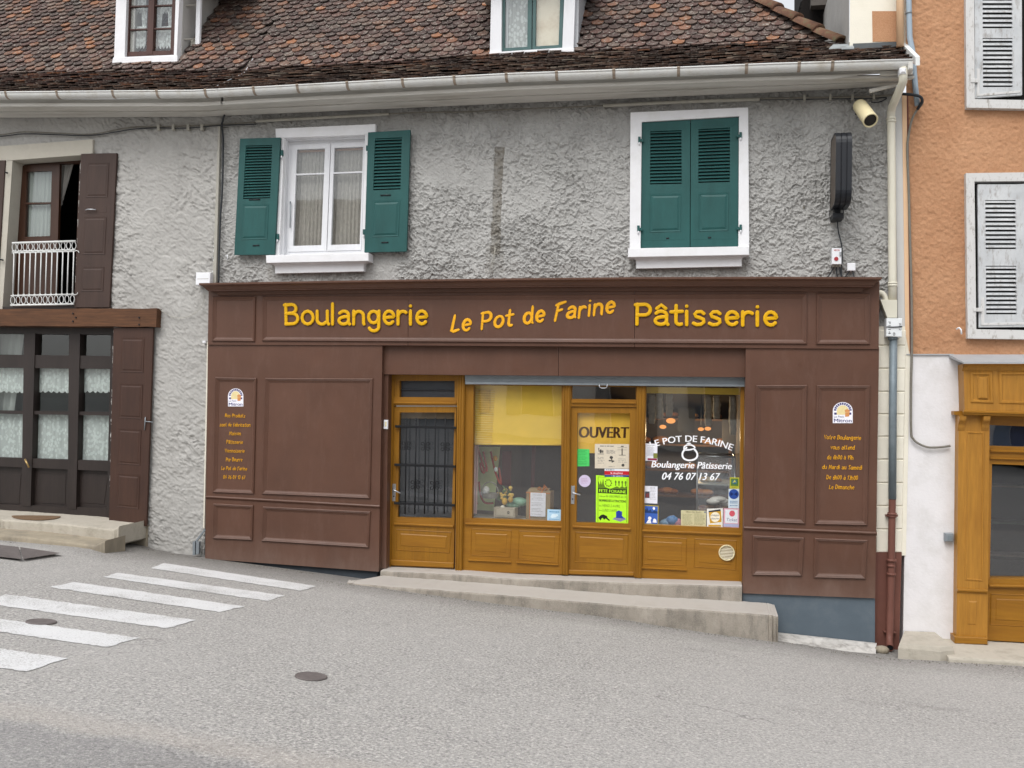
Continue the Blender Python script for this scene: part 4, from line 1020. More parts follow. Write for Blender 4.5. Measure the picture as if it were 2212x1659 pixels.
def notice(lines, cu, s, label):
    t = Thing('painted_notice', label, 'sign', W(cu, lines[-1][1], YP), 'painted notices on the piers')
    for txt, v, w, dc in lines:
        mb = MB(); write(mb, txt, cu+dc-w/2, v+s*.42, s, .02, .0060, .003, YP-.0005, .2, width=w, lean=.15, jit=.06, seg=5); t.part('text_line', mb, m_signside)
notice([('Nos Produits',898,43,0),('sont de fabrication',917.5,66,0),('Maison',936.5,25,0),('Pâtisserie',955,35,-1),('Viennoiserie',974,42,-1),('Pur Beurre',993,35,-2),('Le Pot de Farine',1012,55,-2),('04 76 07 13 67',1031,47,-2)], 508, 7.4, 'amber handwritten notice of eight lines on the narrow left panel')
notice([('Votre Boulangerie',945,79,0),('vous attend',966.5,51,0),('de 6h00 à 19h',988,56,-5),('du Mardi au Samedi',1009,86,-1),('De 6h00 à 13h00',1031.5,67,-1),('Le Dimanche',1052.5,54,-2)], 1820, 8.6, 'amber handwritten opening hours of six lines on the right panel')
m_logow = flat('white_sticker', '#ecebf2', .5); m_logob = flat('navy_print', '#4d4a78', .5); m_logoy = flat('pale_yellow_print', '#e0cf9c', .5); m_logoo = flat('orange_print', '#cf8f5a', .5)
def warp_text(mb, txt, fmap, y, shear=0.0, bold=0, mi=0):
    vs, fs = font_shape(txt, shear)
    x0 = min(p[0] for p in vs); x1 = max(p[0] for p in vs); y1 = max(p[1] for p in font_shape('H')[0])
    for k, du in enumerate([0] if not bold else [-bold, 0, bold]):
        pts = []
        for p in vs:
            u, v = fmap((p[0]-x0)/(x1-x0), p[1]/y1); pts.append(W(u+du, v, y-k*.0002))
        mb.add(pts, fs, mi=mi)
def logo(u0, v0, u1, v1, label):
    w, h = u1-u0, v1-v0; t = Thing('emblem_sticker', label, 'sticker', W((u0+u1)/2, v1, YP), 'arched emblem stickers on the piers')
    f = lambda x, y: (u0+x*w, v0+y*h)
    mb = MB(); mb.prism([f(0,1), f(1,1)]+[f(.5+.5*math.cos(a*math.pi/14), .42-.42*math.sin(a*math.pi/14)) for a in range(15)], YP-.004, YP+.0); t.part('plate', mb, m_logow)
    mb = MB(); mb.poly([f(.2,.6), f(.8,.6)]+[f(.5+.3*math.cos(a*math.pi/12), .42-.27*math.sin(a*math.pi/12)) for a in range(13)], YP-.0045); t.part('print', mb, m_logoy)
    mb = MB()
    for k in range(11):
        a, b = (k+.12)*math.pi/11, (k+.88)*math.pi/11
        mb.poly([f(.5+r*math.cos(x), .42-r*.88*math.sin(x)) for r, x in ((.45,a),(.45,b),(.33,b),(.33,a))], YP-.0050)
    mb.poly([f(.07,.5),f(.2,.5),f(.2,.6),f(.07,.6)], YP-.005); mb.poly([f(.82,.5),f(.93,.5),f(.93,.6),f(.82,.6)], YP-.005)
    print_text(mb, 'Mitron', [f(.06,.79),f(.94,.79),f(.94,.96),f(.06,.96)], YP-.005, bold=.25); print_text(mb, 'Le Petit', [f(.06,.64),f(.55,.64),f(.55,.74),f(.06,.74)], YP-.005)
    t.part('print', mb, m_logob)
    mb = MB(); mb.poly([f(.62,.5),f(.85,.47),f(.82,.68),f(.62,.7)], YP-.0055); mb.poly([f(.6,.38),f(.72,.33),f(.84,.38),f(.86,.46),f(.62,.48)], YP-.0055); t.part('print', mb, m_logoo)
logo(492.5, 839, 525.5, 878, 'white arched emblem sticker at the top of the left notice panel')
logo(1799, 868.5, 1842, 914, 'white arched emblem sticker at the top of the right notice panel')
# ================================================================== TIMBER DOORS AND WINDOWS
def raised(mb, px, y):
    mb.ring([W(u, v, y) for u, v in px], [(0,.001),(.006,.006),(.010,.001),(.014,-.018),(.026,-.018),(.064,.002),(.068,.004)])
def nosing(mb, a, b, y, k=1.0):
    A_, B_ = W(*a, y), W(*b, y); pr_ = [(0,.016*k),(.016,.014*k),(.026,.006*k),(.026,-.006*k),(.012,-.012*k),(.008,-.024*k),(0,-.028*k)]; vs = []
    for P in (A_, B_):
        for h, z in pr_: vs.append(P+Vector((0,-h,z)))
    m = len(pr_); mb.add(vs, [[i, i+1, m+i+1, m+i] for i in range(m-1)]+[list(range(m)), list(range(m, 2*m))])
def lever(thing, parent, plate, l0, l1, y):
    mb = MB(); mb.slab(plate, y-.008, .012, .003); pl_ = thing.part('handle_plate', mb, m_steel, parent)
    mb = MB(); mb.tube([W(*l0, y-.005), W(*l0, y-.05), W(*lerp(l0,l1,.1), y-.058), W(*l1, y-.055)], .010, 8); thing.part('door_handle', mb, m_steel, parent)
    c = lerp(plate[0], plate[2], .5); mb = MB(); mb.disc(W(c[0], plate[2][1]-11, y-.0095), (0,-1,0), .010, .003, 10); thing.part('keyhole', mb, m_black, parent)
# service door
SD = Thing('door', 'ochre timber side door with black wrought iron grille over dark glass', 'door', W(915, 1228, .1))
mb = MB(); mb.prism([(838,806),(851.5,806),(843.5,1226),(832,1225)], .07, .18); mb.prism([(851.5,806),(989,806),(989,822.5),(851,822.5)], .072, .18)
fo = SD.part('frame', mb, m_ochre)
mb = MB(); mb.prism([(851,857.5),(988,858.5),(987,876.5),(850,876)], .075, .18); nosing(mb, (851.5,870.5), (986,871.5), .075); SD.part('transom_rail', mb, m_ochreH, fo)
mb = MB(); mb.prism([(852,822),(863,822),(863,858),(851.5,858)], .08, .17); mb.prism([(982,822),(989,822),(988.5,859),(982,859)], .08, .17); SD.part('transom_stile', mb, m_ochre, fo)
mb = MB(); mb.prism([(862,822),(984,822),(983,859),(862,858)], .15, .16); nosing(mb, (862,842), (983,843), .15, .5); SD.part('transom_panel', mb, paint('dark_grey_panel', '#3e4146', .4, .1, 6), fo)
leaf = [(850.5,878),(986,878),(980,1228.5),(843.5,1222.5)]
mb = MB(); mb.frame(leaf, [(863,891),(982,891),(975.5,1119.5),(859,1117)], .095, .15)
lo_ = SD.part('leaf', mb, m_ochre)
mb = MB(); mb.prism([(860,1118),(975.5,1120.5),(974,1139),(858,1135)], .0935, .1); nosing(mb, (852,1131.5), (980,1137), .094); SD.part('lock_rail', mb, m_ochreH, lo_)
mb = MB(); raised(mb, [(856.5,1142.5),(975.5,1149),(971.5,1195),(855.5,1188.5)], .094); SD.part('panel', mb, m_ochreH, lo_)
mb = MB(); mb.slab([(843.5,1209),(980,1216),(979.5,1227),(843,1221.5)], .07, .04, .008); SD.part('weather_board', mb, m_ochreH, lo_)
mb = MB(); mb.poly([(863,891),(982,891),(975.5,1119.5),(859,1117)], .135); SD.part('pane', mb, m_glass, lo_)
mb = MB(); mb.prism([(862,889),(983,889),(977,1122),(858,1119)], .22, .23, mi=0); mb.prism([(862,890),(983,890),(983,905),(862,904)], .20, .215, mi=1); SD.part('blind', mb, [paint('dark_grey_blind', '#47484d', .9, .1, 3), paint('dim_beige', '#8a7a68', .8)], lo_)
def tl(u): return (u-875)
GX = [(878,875),(899,896),(919.5,917),(940.5,938),(962,959.5)]
mb = MB()
for t, b in GX: mb.tube([W(t, 902.5, .06), W(b, 1110, .06)], .010, 6)
go_ = SD.part('grille', mb, m_iron, lo_)
mb = MB()
for a, b in (((853,921),(985,924)), ((851.5,1004),(983.5,1008)), ((850.5,1087),(982,1092))): mb.slab([(a[0],a[1]-2.6),(b[0],b[1]-2.6),(b[0],b[1]+2.6),(a[0],a[1]+2.6)], .045, .03, .003)
SD.part('grille_bar', mb, m_iron, go_)
mb = MB()
for cu, cv in ((877.5,963),(919,964),(961.5,965),(897,1047),(938.5,1048.5)):
    for sx in (-1, 1):
        for sy in (-1, 1):
            pts = [(cu+sx*1.5, cv)]+[(cu+sx*(6.2+4.2*math.cos(a)*(1-.04*k)), cv+sy*(5.2+4.2*math.sin(a)*(1-.04*k))) for k, a in enumerate([math.pi+.9-j*.62 for j in range(11)])]
            mb.tube([W(u, v, .055) for u, v in pts], .0055, 5)
SD.part('scroll', mb, m_iron, go_)
lever(SD, lo_, [(847.5,1045),(855,1045.2),(853.5,1083),(846,1082.5)], (849.5,1058), (864.5,1065), .095)
for v in (1110, 1195):
    mb = MB(); mb.tube([W(835.5, v-10, .06), W(835, v+8, .06)], .014, 8); SD.part('hinge', mb, m_ochre, fo)
mb = MB(); mb.slab([(829,907),(837.5,907),(837,927),(828.5,926.5)], -.085, .03, .004); mb.slab([(831.5,911),(835,911),(834.8,921),(831.3,921)], -.089, .006, .002, mi=1)
solo('doorbell', mb, [m_plastic, m_beige], 'small cream doorbell button on the brown reveal left of the side door', 'doorbell')
# display window between the doors
W1 = Thing('display_window', 'shop display window with yellow blind lowered halfway above the cardboard box', 'window', W(1110, 1240, .1))
def flutes(mb, tl_, tr_, br_, bl_, yf, yb, n_=3):
    mb.prism([tl_, tr_, br_, bl_], yf, yb)
    for i in range(n_):
        s0, s1 = (i+.25)/n_, (i+.75)/n_
        q = [lerp(tl_, tr_, s0), lerp(tl_, tr_, s1), lerp(bl_, br_, s1), lerp(bl_, br_, s0)]; Q = [W(u, v, yf) for u, v in q]
        mb.ring(Q, [(0,.0008),(.004,.009),(.008,.010)])
mb = MB(); flutes(mb, (988,808),(1004,808),(997.5,1234),(983,1232.5), .045, .18); W1.part('post', mb, m_ochre)
mb = MB(); mb.prism([(1004,828),(1023,829),(1019,1122),(1000,1120)], .085, .18); mb.prism([(1213,831),(1216,831),(1214,1128),(1211.5,1127)], .085, .18); mb.prism([(1023,829),(1213.5,831),(1213.5,834),(1023,832)], .086, .18)
fo = W1.part('frame', mb, m_ochre)
mb = MB(); mb.prism([(1000,1119),(1215,1126),(1214,1144),(999,1136)], .083, .18); nosing(mb, (1006,1131),(1216,1139), .083); W1.part('sill_rail', mb, m_ochreH, fo)
mb = MB(); mb.prism([(999,1135),(1214.5,1143),(1211,1241),(998,1234)], .085, .18); raised(mb, [(1018,1141),(1106,1145),(1102,1204),(1016,1200)], .085); raised(mb, [(1121,1146),(1210,1149),(1206,1217),(1118,1209)], .085)
nosing(mb, (1012,1209.5),(1104,1214), .085, .6); nosing(mb, (1116,1214.5),(1206,1220), .085, .6)
W1.part('panel', mb, m_ochreH, fo)
mb = MB(); mb.poly([(1021,829),(1215,831),(1213,1129),(1017,1122)], .13); W1.part('pane', mb, m_glassd, fo)
# main door
MD = Thing('door', 'ochre timber shop door with open sign and bright green fair poster', 'door', W(1300, 1243, .1))
mb = MB(); flutes(mb, (1216,831),(1232.5,831),(1227,1242),(1211,1240.5), .055, .18); fo = MD.part('door_frame', mb, m_ochre)
mb = MB(); flutes(mb, (1376,834),(1394,834),(1385,1249),(1370,1247.5), .055, .18); MD.part('door_frame', mb, m_ochre)
mb = MB(); mb.prism([(1232,863),(1376,865),(1375,879.5),(1232,878)], .08, .18); nosing(mb, (1236,869),(1374,871), .08, .6); MD.part('transom_rail', mb, m_ochreH, fo)
mb = MB(); mb.frame([(1232,831),(1376,834),(1376,866),(1232,864)], [(1235.5,833.5),(1373.5,836.5),(1373.5,863),(1235,861.5)], .10, .16); MD.part('transom_frame', mb, m_ochreH, fo)
mb = MB(); mb.poly([(1234,832),(1375,835),(1375,865),(1234,863)], .13); MD.part('transom_pane', mb, m_glassd, fo)
mb = MB(); mb.frame([(1232.5,879),(1375.5,880.5),(1370,1246),(1227,1241.5)], [(1247.5,892),(1361,893),(1357,1131),(1245,1128)], .10, .15); lo_ = MD.part('leaf', mb, m_ochre)
mb = MB(); mb.prism([(1245,1129),(1357.5,1132),(1357,1150),(1244,1145)], .0985, .11); nosing(mb, (1237.5,1137.5),(1362,1143), .099); MD.part('lock_rail', mb, m_ochreH, lo_)
mb = MB(); raised(mb, [(1242.5,1148.5),(1357.5,1154.5),(1356,1219),(1241.5,1214.5)], .099); MD.part('panel', mb, m_ochreH, lo_)
mb = MB(); mb.slab([(1227.5,1231),(1370,1236),(1370,1244.5),(1227,1240.5)], .075, .04, .008); MD.part('weather_board', mb, m_ochreH, lo_)
mb = MB(); mb.poly([(1246,891),(1362,892),(1358,1132),(1244,1129)], .13); MD.part('pane', mb, m_glassd, lo_)
lever(MD, lo_, [(1233.5,1049.5),(1241.5,1049.5),(1240.5,1089),(1233,1088.5)], (1236.5,1064.5), (1253.5,1069), .10)
# right display window
W2 = Thing('display_window', 'shop display window with white shop lettering and pot drawing', 'window', W(1490, 1255, .1))
mb = MB(); mb.prism([(1393.5,834),(1396,834),(1391,1135),(1385,1135)], .085, .18); mb.prism([(1599.5,836),(1611,836),(1604,1262),(1597,1262)], .075, .18); fo = W2.part('frame', mb, m_ochre)
mb = MB(); mb.prism([(1386,1133),(1601,1141),(1601,1160),(1385,1152)], .083, .18); nosing(mb, (1384.5,1146),(1600.5,1154.5), .083); W2.part('sill_rail', mb, m_ochreH, fo)
mb = MB(); mb.prism([(1384.5,1151),(1600,1159),(1599,1261),(1381,1248)], .085, .18); raised(mb, [(1388.5,1158),(1484,1162.5),(1483,1222.5),(1387.5,1219)], .085); raised(mb, [(1499.5,1163),(1592,1167),(1590,1232),(1498.5,1225)], .085)
nosing(mb, (1386,1226),(1483,1231), .085, .6); W2.part('panel', mb, m_ochreH, fo)
mb = MB(); mb.poly([(1391,834),(1602,837),(1599,1143),(1387,1135)], .13); W2.part('pane', mb, m_glassd, fo)
c = W(1570, 1194, .08)
t = Thing('vent_grille', 'round cream louvred vent grille on the lower right timber panel', 'vent', c)
mb = MB(); N = 28; vs = []
for r, y in ((.098,.0),(.098,-.014),(.088,-.018),(.082,-.008)):
    vs += [c+Vector((math.cos(2*math.pi*k/N)*r, y, math.sin(2*math.pi*k/N)*r)) for k in range(N)]
mb.add(vs, [[j*N+k, j*N+(k+1) % N, (j+1)*N+(k+1) % N, (j+1)*N+k] for j in range(3) for k in range(N)], True); t.part('rim', mb, m_beige)
mb = MB()
for k in range(9):
    z = -.072+.018*k; w = math.sqrt(max(0, .084**2-z*z)); mb.add([c+Vector((-w,-.010,z-.003)), c+Vector((w,-.010,z-.003)), c+Vector((w,-.002,z+.007)), c+Vector((-w,-.002,z+.007))], [[0,1,2,3]])
t.part('slat', mb, paint('cream_slats', '#cfc7ae', .5))
# rolled up shutter box
t = Thing('roller_shutter', 'grey metal bottom edge of the rolled up shutter above the shop windows', 'shutter', W(1300, 830, .0))
mb = MB(); mb.prism([(1004,806),(1611,810),(1609,834.5),(1232,832),(1005,829)], .02, .045); t.part('slat', mb, m_zinc)
mb = MB(); mb.slab([(1005,824),(1609,830),(1609,835.5),(1005,830)], .0, .03, .004); t.part('bottom_bar', mb, m_zinc)
mb = MB(); mb.tube([W(u, v, -.02) for u, v in ((1294,829),(1295,836),(1300,838.5),(1307,838.5),(1311,836),(1312,829))], .006, 6); t.part('pull_ring', mb, m_steel)
# ------------------------------------------------------------------ behind the shop glass
SI = Thing('shop_interior', 'dim shop room seen through the display windows', 'room', W(1300, 1245, 2.0))
a, b = W(840, 800, .2), W(1612, 800, .2); zf = W(1300, 1246, .1).z-.05; zc = W(1300, 800, .2).z+.1
mb = MB(); x0, x1, y0, y1 = W(1000,900,.2).x, b.x, .2, 4.2
mb.add([(x0,y0,zf),(x1,y0,zf),(x1,y1,zf),(x0,y1,zf)], [[0,1,2,3]]); SI.part('floor', mb, paint('floor_tiles', '#6d6258', .5))
mb = MB(); mb.add([(x0,y0,zc),(x1,y0,zc),(x1,y1,zc),(x0,y1,zc)], [[0,1,2,3]]); SI.part('ceiling', mb, paint('shop_ceiling', '#6f6a60', .8))
mb = MB(); mb.add([(x0,y1,zf),(x1,y1,zf),(x1,y1,zc),(x0,y1,zc),(x0,y0,zf),(x1,y0,zf),(x1,y0,zc),(x0,y0,zc)], [[0,1,2,3],[4,0,3,7],[1,5,6,2]]); SI.part('wall', mb, paint('shop_walls', '#554c44', .85, .15, 2))
def tp(name, mb, mat, label, cat, group=None): return solo(name, mb, mat, label, cat, group)
# blinds
mb = MB(); q = [(1020,826),(1216,830),(1214,961),(1017,959)]; curtain(mb, q, .20, 1.3, .006, 24); o = tp('roller_blind', mb, m_yblind, 'yellow roller blind lowered halfway in the left display window', 'blind')
mb = MB(); mb.tube([W(1017,959,.20), W(1214,961,.20)], .012, 8); p = make('bottom_rail', mb, m_yblind, o.location); p.parent = o
mb = MB()
for k in range(24): mb.tube([W(1024, 842+k*5.0, .188), W(1070-k*.35, 843+k*5.0, .188)], .0035, 4)
p = make('pleat', mb, m_yblind2, o.location); p.parent = o
mb = MB(); mb.poly([(1034,842),(1060,842),(1058,892),(1034,891)], .186); p = make('print', mb, paint('gold_print', '#b98f1c', .7, .3, 8), o.location); p.parent = o
t = Thing('door_blind', 'yellow half blind with brown OUVERT letters behind the shop door glass', 'blind', W(1303, 980, .18))
mb = MB(); mb.prism([(1244,889),(1363,890),(1361,980),(1243,978.5)], .175, .18); t.part('sheet', mb, paint('door_blind_cloth', '#efc048', .7, .07, 2))
mb = MB(); print_text(mb, 'OUVERT', [(1252,921.5),(1358,922.5),(1357,946.5),(1251,945.5)], .174, bold=1.3); t.part('print', mb, flat('brown_print', '#4f2f14'))
mb = MB(); mb.prism([(1392,836),(1602,839),(1602,853),(1392,849)], .22, .23); tp('roller_blind', mb, m_yblind, 'yellow roller blind nearly fully rolled up in the right display window', 'blind')
# papers and stickers stuck to the glass
m_ink = flat('grey_ink', '#5b5b60'); m_paper = flat('white_paper', '#e2e2ea', .7); m_bpaper = flat('beige_paper', '#cfc5b2', .8)
def paper(name, label, cat, px, mat, y=.126, group=None):
    t = Thing(name, label, cat, W(*px[3], y), group); mb = MB(); mb.prism(px, y, y+.002); t.part('sheet', mb, mat); t.px = px; t.y = y; return t
def lines(t, rows, mat, x0=.12, x1=.85, h=.02, rag=.25, name='print'):
    mb = MB()
    for r in rows:
        a = x0; e = x1-random.random()*rag*(x1-x0)
        while a < e:
            w = random.uniform(.04,.13); mb.poly(sub(t.px, a, r, min(a+w, e), r+h), t.y-.0008); a += w+.025
    return t.part(name, mb, mat)
def words(t, txt, s0, t0, s1, t1, mat, shear=0.0, bold=0.0):
    mb = MB(); print_text(mb, txt, sub(t.px, s0, t0, s1, t1), t.y-.001, shear, bold); return t.part('print', mb, mat)
def blocks(t, rects, mat, dy=.0009):
    mb = MB()
    for i, r in enumerate(rects): mb.poly(sub(t.px, *r) if not isinstance(r[0], tuple) else [inq(t.px, *p) for p in r], t.y-dy-.00003*i)
    return t.part('print', mb, mat)
def ell(cx, cy, rx, ry, n_=18, a0=0, a1=360): return [(cx+rx*math.cos(math.radians(a0+(a1-a0)*k/n_)), cy+ry*math.sin(math.radians(a0+(a1-a0)*k/n_))) for k in range(n_)]
G1 = 'papers and stickers on the shop glass'
t = paper('notice', 'small bright green printed paper on the shop door glass', 'paper', [(1246.5,969.5),(1273,970.5),(1273,1007),(1246.5,1007.5)], flat('green_paper', '#4fc766', .7), group=G1); lines(t, [.06,.14,.22,.30,.40,.50,.58,.70,.8,.86], flat('dark_green_ink', '#2c7d42'))
t = paper('poster', 'beige drawing poster below the word OUVERT on the shop door', 'poster', [(1285,959),(1359,959.5),(1359,1012.5),(1285,1011.5)], m_bpaper, group=G1)
lines(t, [.07], m_ink, .15, .55, .03, 0); lines(t, [.25,.29,.33,.37], m_ink, .34, .62, .015); lines(t, [.55,.6,.66,.7,.78], m_ink, .08, .3, .012); lines(t, [.6,.67,.73], m_ink, .68, .95, .012); lines(t, [.92], m_ink, .4, .62, .015)
blocks(t, [ell(.48,.55,.05,.06), [(.47,.58),(.5,.58),(.52,.76),(.49,.76)], ell(.44,.68,.04,.03), ell(.53,.7,.04,.03), (.78,.18,.81,.46), (.66,.14,.93,.15), (.66,.23,.93,.24), (.70,.44,.9,.46), (.76,.07,.84,.11), ell(.82,.86,.045,.06), [(.1,.16),(.13,.16),(.125,.32),(.11,.32)], ell(.17,.3,.035,.08), ell(.23,.31,.02,.06), (.08,.4,.26,.42)], flat('charcoal_print', '#4a4744'))
t = paper('sticker', 'white, red and blue newspaper sticker across the shop door glass', 'sticker', [(1306,1012.5),(1359,1013.5),(1359,1030.5),(1306,1030)], flat('white_sticker_b', '#dfe2ea', .5), .1245, G1)
blocks(t, [(0,.26,1,.74)], flat('red_print', '#b9232c')); blocks(t, [(0,.76,1,1)], flat('blue_print', '#2d4580')); words(t, 'le dauphiné', .25, .40, .74, .70, m_letW); words(t, '> En vente ici', .28, .79, .75, .97, m_letW); lines(t, [.08], m_ink, .05, .4, .1, 0)
t = paper('poster', 'large fluorescent yellow green fair poster on the shop door', 'poster', [(1287.5,1026.5),(1358.5,1031),(1357.5,1130.5),(1287,1128)], flat('fluorescent_paper', '#b4f032', .7), .1255, G1)
mk = flat('black_print', '#20261c')
blocks(t, [(.07,.27,.94,.375)], mk); words(t, 'FETE FORAINE', .10, .29, .92, .355, flat('fluorescent_print', '#b4f032'), 0, .2)
blocks(t, [[(.07,.27),(.07,.12),(.12,.2),(.14,.1),(.18,.2),(.22,.06),(.24,.18),(.28,.24),(.4,.27)], [(.94,.27),(.94,.2),(.86,.23),(.8,.2),(.72,.24),(.64,.21),(.55,.24),(.45,.27)]]+[ell(.38+.09*math.cos(a), .15+.07*math.sin(a), .022, .02, 8) for a in [k*.7 for k in range(9)]]+[ell(.6+.1*k, .12, .028, .035, 8) for k in range(4)]+[(.585+.1*k, .15, .615+.1*k, .2) for k in range(4)], flat('olive_print', '#5f7d22'), .0012)
blocks(t, [(.06,.03,.07,.98), (.94,.03,.95,.98), (.06,.03,.3,.035)], mk, .0014)
words(t, 'Ville de', .1, .43, .28, .455, mk); words(t, 'St GEOIRES en V', .30, .41, .93, .455, flat('ink_print', '#55702a'), .3); words(t, 'NOMBREUSES ATTRACTIONS', .1, .505, .92, .555, mk, 0, .15)
words(t, 'Du', .1, .635, .17, .66, mk); words(t, 'VEND 2 AVRIL', .2, .61, .74, .665, flat('ink_print_b', '#55702a'), .2); words(t, 'au', .1, .735, .17, .755, mk); words(t, 'LUND 5 AVRIL', .2, .71, .66, .765, flat('ink_print_c', '#55702a'), .2)
blocks(t, [[(.5,.92),(.62,.87),(.9,.88),(.92,.92),(.75,.97)]], flat('mauve_print', '#8a86a0')); blocks(t, [[(.62,.89),(.62,.76),(.72,.74),(.8,.75),(.8,.84),(.88,.9)], ell(.7,.78,.06,.05)], flat('deep_blue_print', '#2b3f9e'), .0013)
blocks(t, [[(.08,.9),(.16,.84),(.24,.83),(.34,.86),(.36,.9),(.44,.95),(.4,.96),(.3,.91),(.26,.94),(.2,.9),(.14,.96)], ell(.3,.88,.05,.025)], mk, .0012)
c0 = (1263,1039); t = Thing('sticker', 'round pale lilac sticker on the shop door glass', 'sticker', W(c0[0], c0[1]+13, .126), G1)
mb = MB(); mb.disc(W(*c0, .125), (0,-1,0), .077, .002, 28); t.part('sheet', mb, flat('lilac_sticker', '#cbbfd8', .5)); t.px = R4(1250,1026,1276,1052); t.y = .125; lines(t, [.28,.4,.47,.54,.66], flat('lilac_ink', '#a57f9c'), .22, .8, .025)
t = paper('notice', 'white printed paper high on the left of the lettered window', 'paper', [(1393,958),(1420,958.5),(1420,996),(1393,995)], m_paper, group=G1); lines(t, [.1,.2,.26,.32,.38,.44,.5,.56,.62,.68], m_ink, .2, .8, .015); blocks(t, [(.68,.55,1,.84)], flat('olive_badge', '#7d8040')); blocks(t, [(.22,.85,.97,.97)], flat('wine_badge', '#8d3550'))
t = paper('notice', 'white printed paper with a small photo above the blue card', 'paper', [(1392,1049.5),(1420.5,1050.5),(1420,1088),(1391.5,1086.5)], m_paper, group=G1); lines(t, [.08,.14,.22,.3,.4,.48,.56,.64,.74], m_ink, .42, .92, .014); blocks(t, [(.06,.32,.4,.7)], flat('photo_print', '#4c4a50')); blocks(t, [(.14,.45,.22,.68),(.26,.42,.33,.66)], flat('photo_print_red', '#8d4040'), .0012)
t = paper('sticker', 'blue window card with yellow edge and white figure, lower left corner', 'sticker', [(1391.5,1091),(1422.5,1092.5),(1422,1133.5),(1391,1132)], flat('yellow_edge', '#b9a745', .5), group=G1)
blocks(t, [(.05,.04,.95,.97)], flat('card_blue', '#3f63b4')); blocks(t, [[(.05,.4),(.05,.2),(.15,.25),(.2,.1),(.3,.3),(.45,.2),(.55,.35),(.7,.25),(.95,.3),(.95,.42)]], flat('card_navy', '#27406f'), .0012); blocks(t, [ell(.68,.15,.08,.08), ell(.4,.68,.12,.09), [(.15,.95),(.3,.76),(.45,.74),(.52,.95)], [(.6,.9),(.65,.72),(.75,.68),(.85,.74),(.9,.9)]], m_letW, .0015); lines(t, [.4,.47], m_letW, .12, .9, .025, .1)
t = paper('price_list', 'cream price list paper headed in brown along the window bottom', 'paper', [(1471,1102),(1525.5,1103.5),(1525,1138),(1471,1136.5)], flat('cream_paper', '#c6bf98', .8), group=G1); lines(t, [.24,.31,.38,.45,.52,.59,.66,.73,.8,.87], flat('olive_ink', '#7c7654'), .06, .48, .02); lines(t, [.2,.27,.34,.41,.48,.55,.62,.7,.78,.86], flat('olive_ink_b', '#7c7654'), .53, .96, .02)
words(t, 'PRIX DU PAIN', .2, .06, .8, .15, flat('brown_ink', '#5a4630')); blocks(t, [(.93,.04,.98,.13)], flat('corner_blue', '#34487c'))
t = paper('sticker', 'white sticker with a golden yellow ring badge, second from the right corner', 'sticker', [(1527,1099),(1561.5,1098),(1561,1139),(1527,1138)], flat('sticker_white', '#e4e2da', .5), group=G1)
blocks(t, [[(.1,.12),(.85,.04),(.93,.62),(.2,.78)]], flat('sticker_dark', '#3a3a40')); blocks(t, [[(.12,.2),(.88,.14),(.92,.72),(.2,.8)]], flat('sticker_gold', '#c89a30'), .0012); blocks(t, [ell(.52,.46,.3,.27)], flat('sticker_cream', '#efe6cf'), .0014); blocks(t, [(.1,.88,.9,.97)], flat('sticker_gold_b', '#c89a30'), .0012)
mb = MB(); print_text(mb, 'chèque', sub(t.px,.28,.30,.76,.45), t.y-.0018, .2); print_text(mb, 'déjeuner', sub(t.px,.26,.48,.78,.62), t.y-.0018, .2); t.part('print', mb, flat('sticker_navy', '#3b4468'))
t = paper('sticker', 'pink edged card with a red ball, in the lower right corner', 'sticker', [(1563.5,1098),(1596.5,1098.5),(1596,1140),(1562.5,1138)], flat('card_pink', '#d9a6b4', .5), group=G1); blocks(t, [(.1,.06,.92,.78)], flat('card_pale', '#dfe4ea')); blocks(t, [(.02,.82,.98,.98)], flat('card_lilac', '#aeb4d4')); blocks(t, [ell(.55,.27,.19,.16)], flat('card_red', '#d05d6a'), .0012); words(t, 'Ticket', .2, .52, .88, .68, flat('card_ink', '#5a5f86'), .25)
t = paper('sticker', 'pale card with a dark blue round bow badge above the pink card', 'sticker', [(1574,1056),(1597,1056.5),(1596,1098),(1573,1097.5)], flat('card_ice', '#cddbe4', .5), .1258, G1); blocks(t, [ell(.5,.27,.47,.26)], flat('badge_blue', '#2f4f9c')); blocks(t, [[(.5,.27),(.2,.15),(.14,.27),(.2,.38)], [(.5,.27),(.8,.15),(.86,.27),(.8,.38)]], flat('badge_navy', '#1c2f66'), .0012); lines(t, [.62,.7,.84], flat('card_ink_b', '#6f8fb0'), .15, .9, .05, .1)
t = paper('sticker', 'yellow and green square sticker above the round bow badge', 'sticker', [(1577,1031),(1597,1031.5),(1597,1056),(1576,1055.5)], flat('sticker_lime', '#b9b73e', .5), .1258, G1); blocks(t, [(.1,.1,.9,.75)], flat('sticker_green', '#587a3c')); blocks(t, [ell(.5,.4,.28,.2)], flat('sticker_teal', '#3f6f80'), .0012); blocks(t, [[(.3,.5),(.5,.2),(.7,.45),(.55,.4)]], flat('sticker_lime_b', '#c6c85a'), .0015); words(t, 'pain', .25, .8, .75, .93, flat('sticker_green_b', '#3d5a2c'))
t = paper('sticker', 'small pale blue sticker in the lower right corner of the blind window', 'sticker', [(1182.5,1100),(1212,1101),(1211,1126),(1182,1124.5)], flat('ice_blue_sticker', '#a9cbe2', .5), group=G1); lines(t, [.16], flat('sticker_blue_b', '#5f93bd'), .15, .88, .1, 0); blocks(t, [ell(.5,.55,.22,.16), ell(.36,.66,.12,.1), ell(.66,.5,.14,.1)], flat('sticker_ice', '#d3e6f0')); lines(t, [.85], flat('sticker_blue_c', '#5f93bd'), .15, .9, .04)
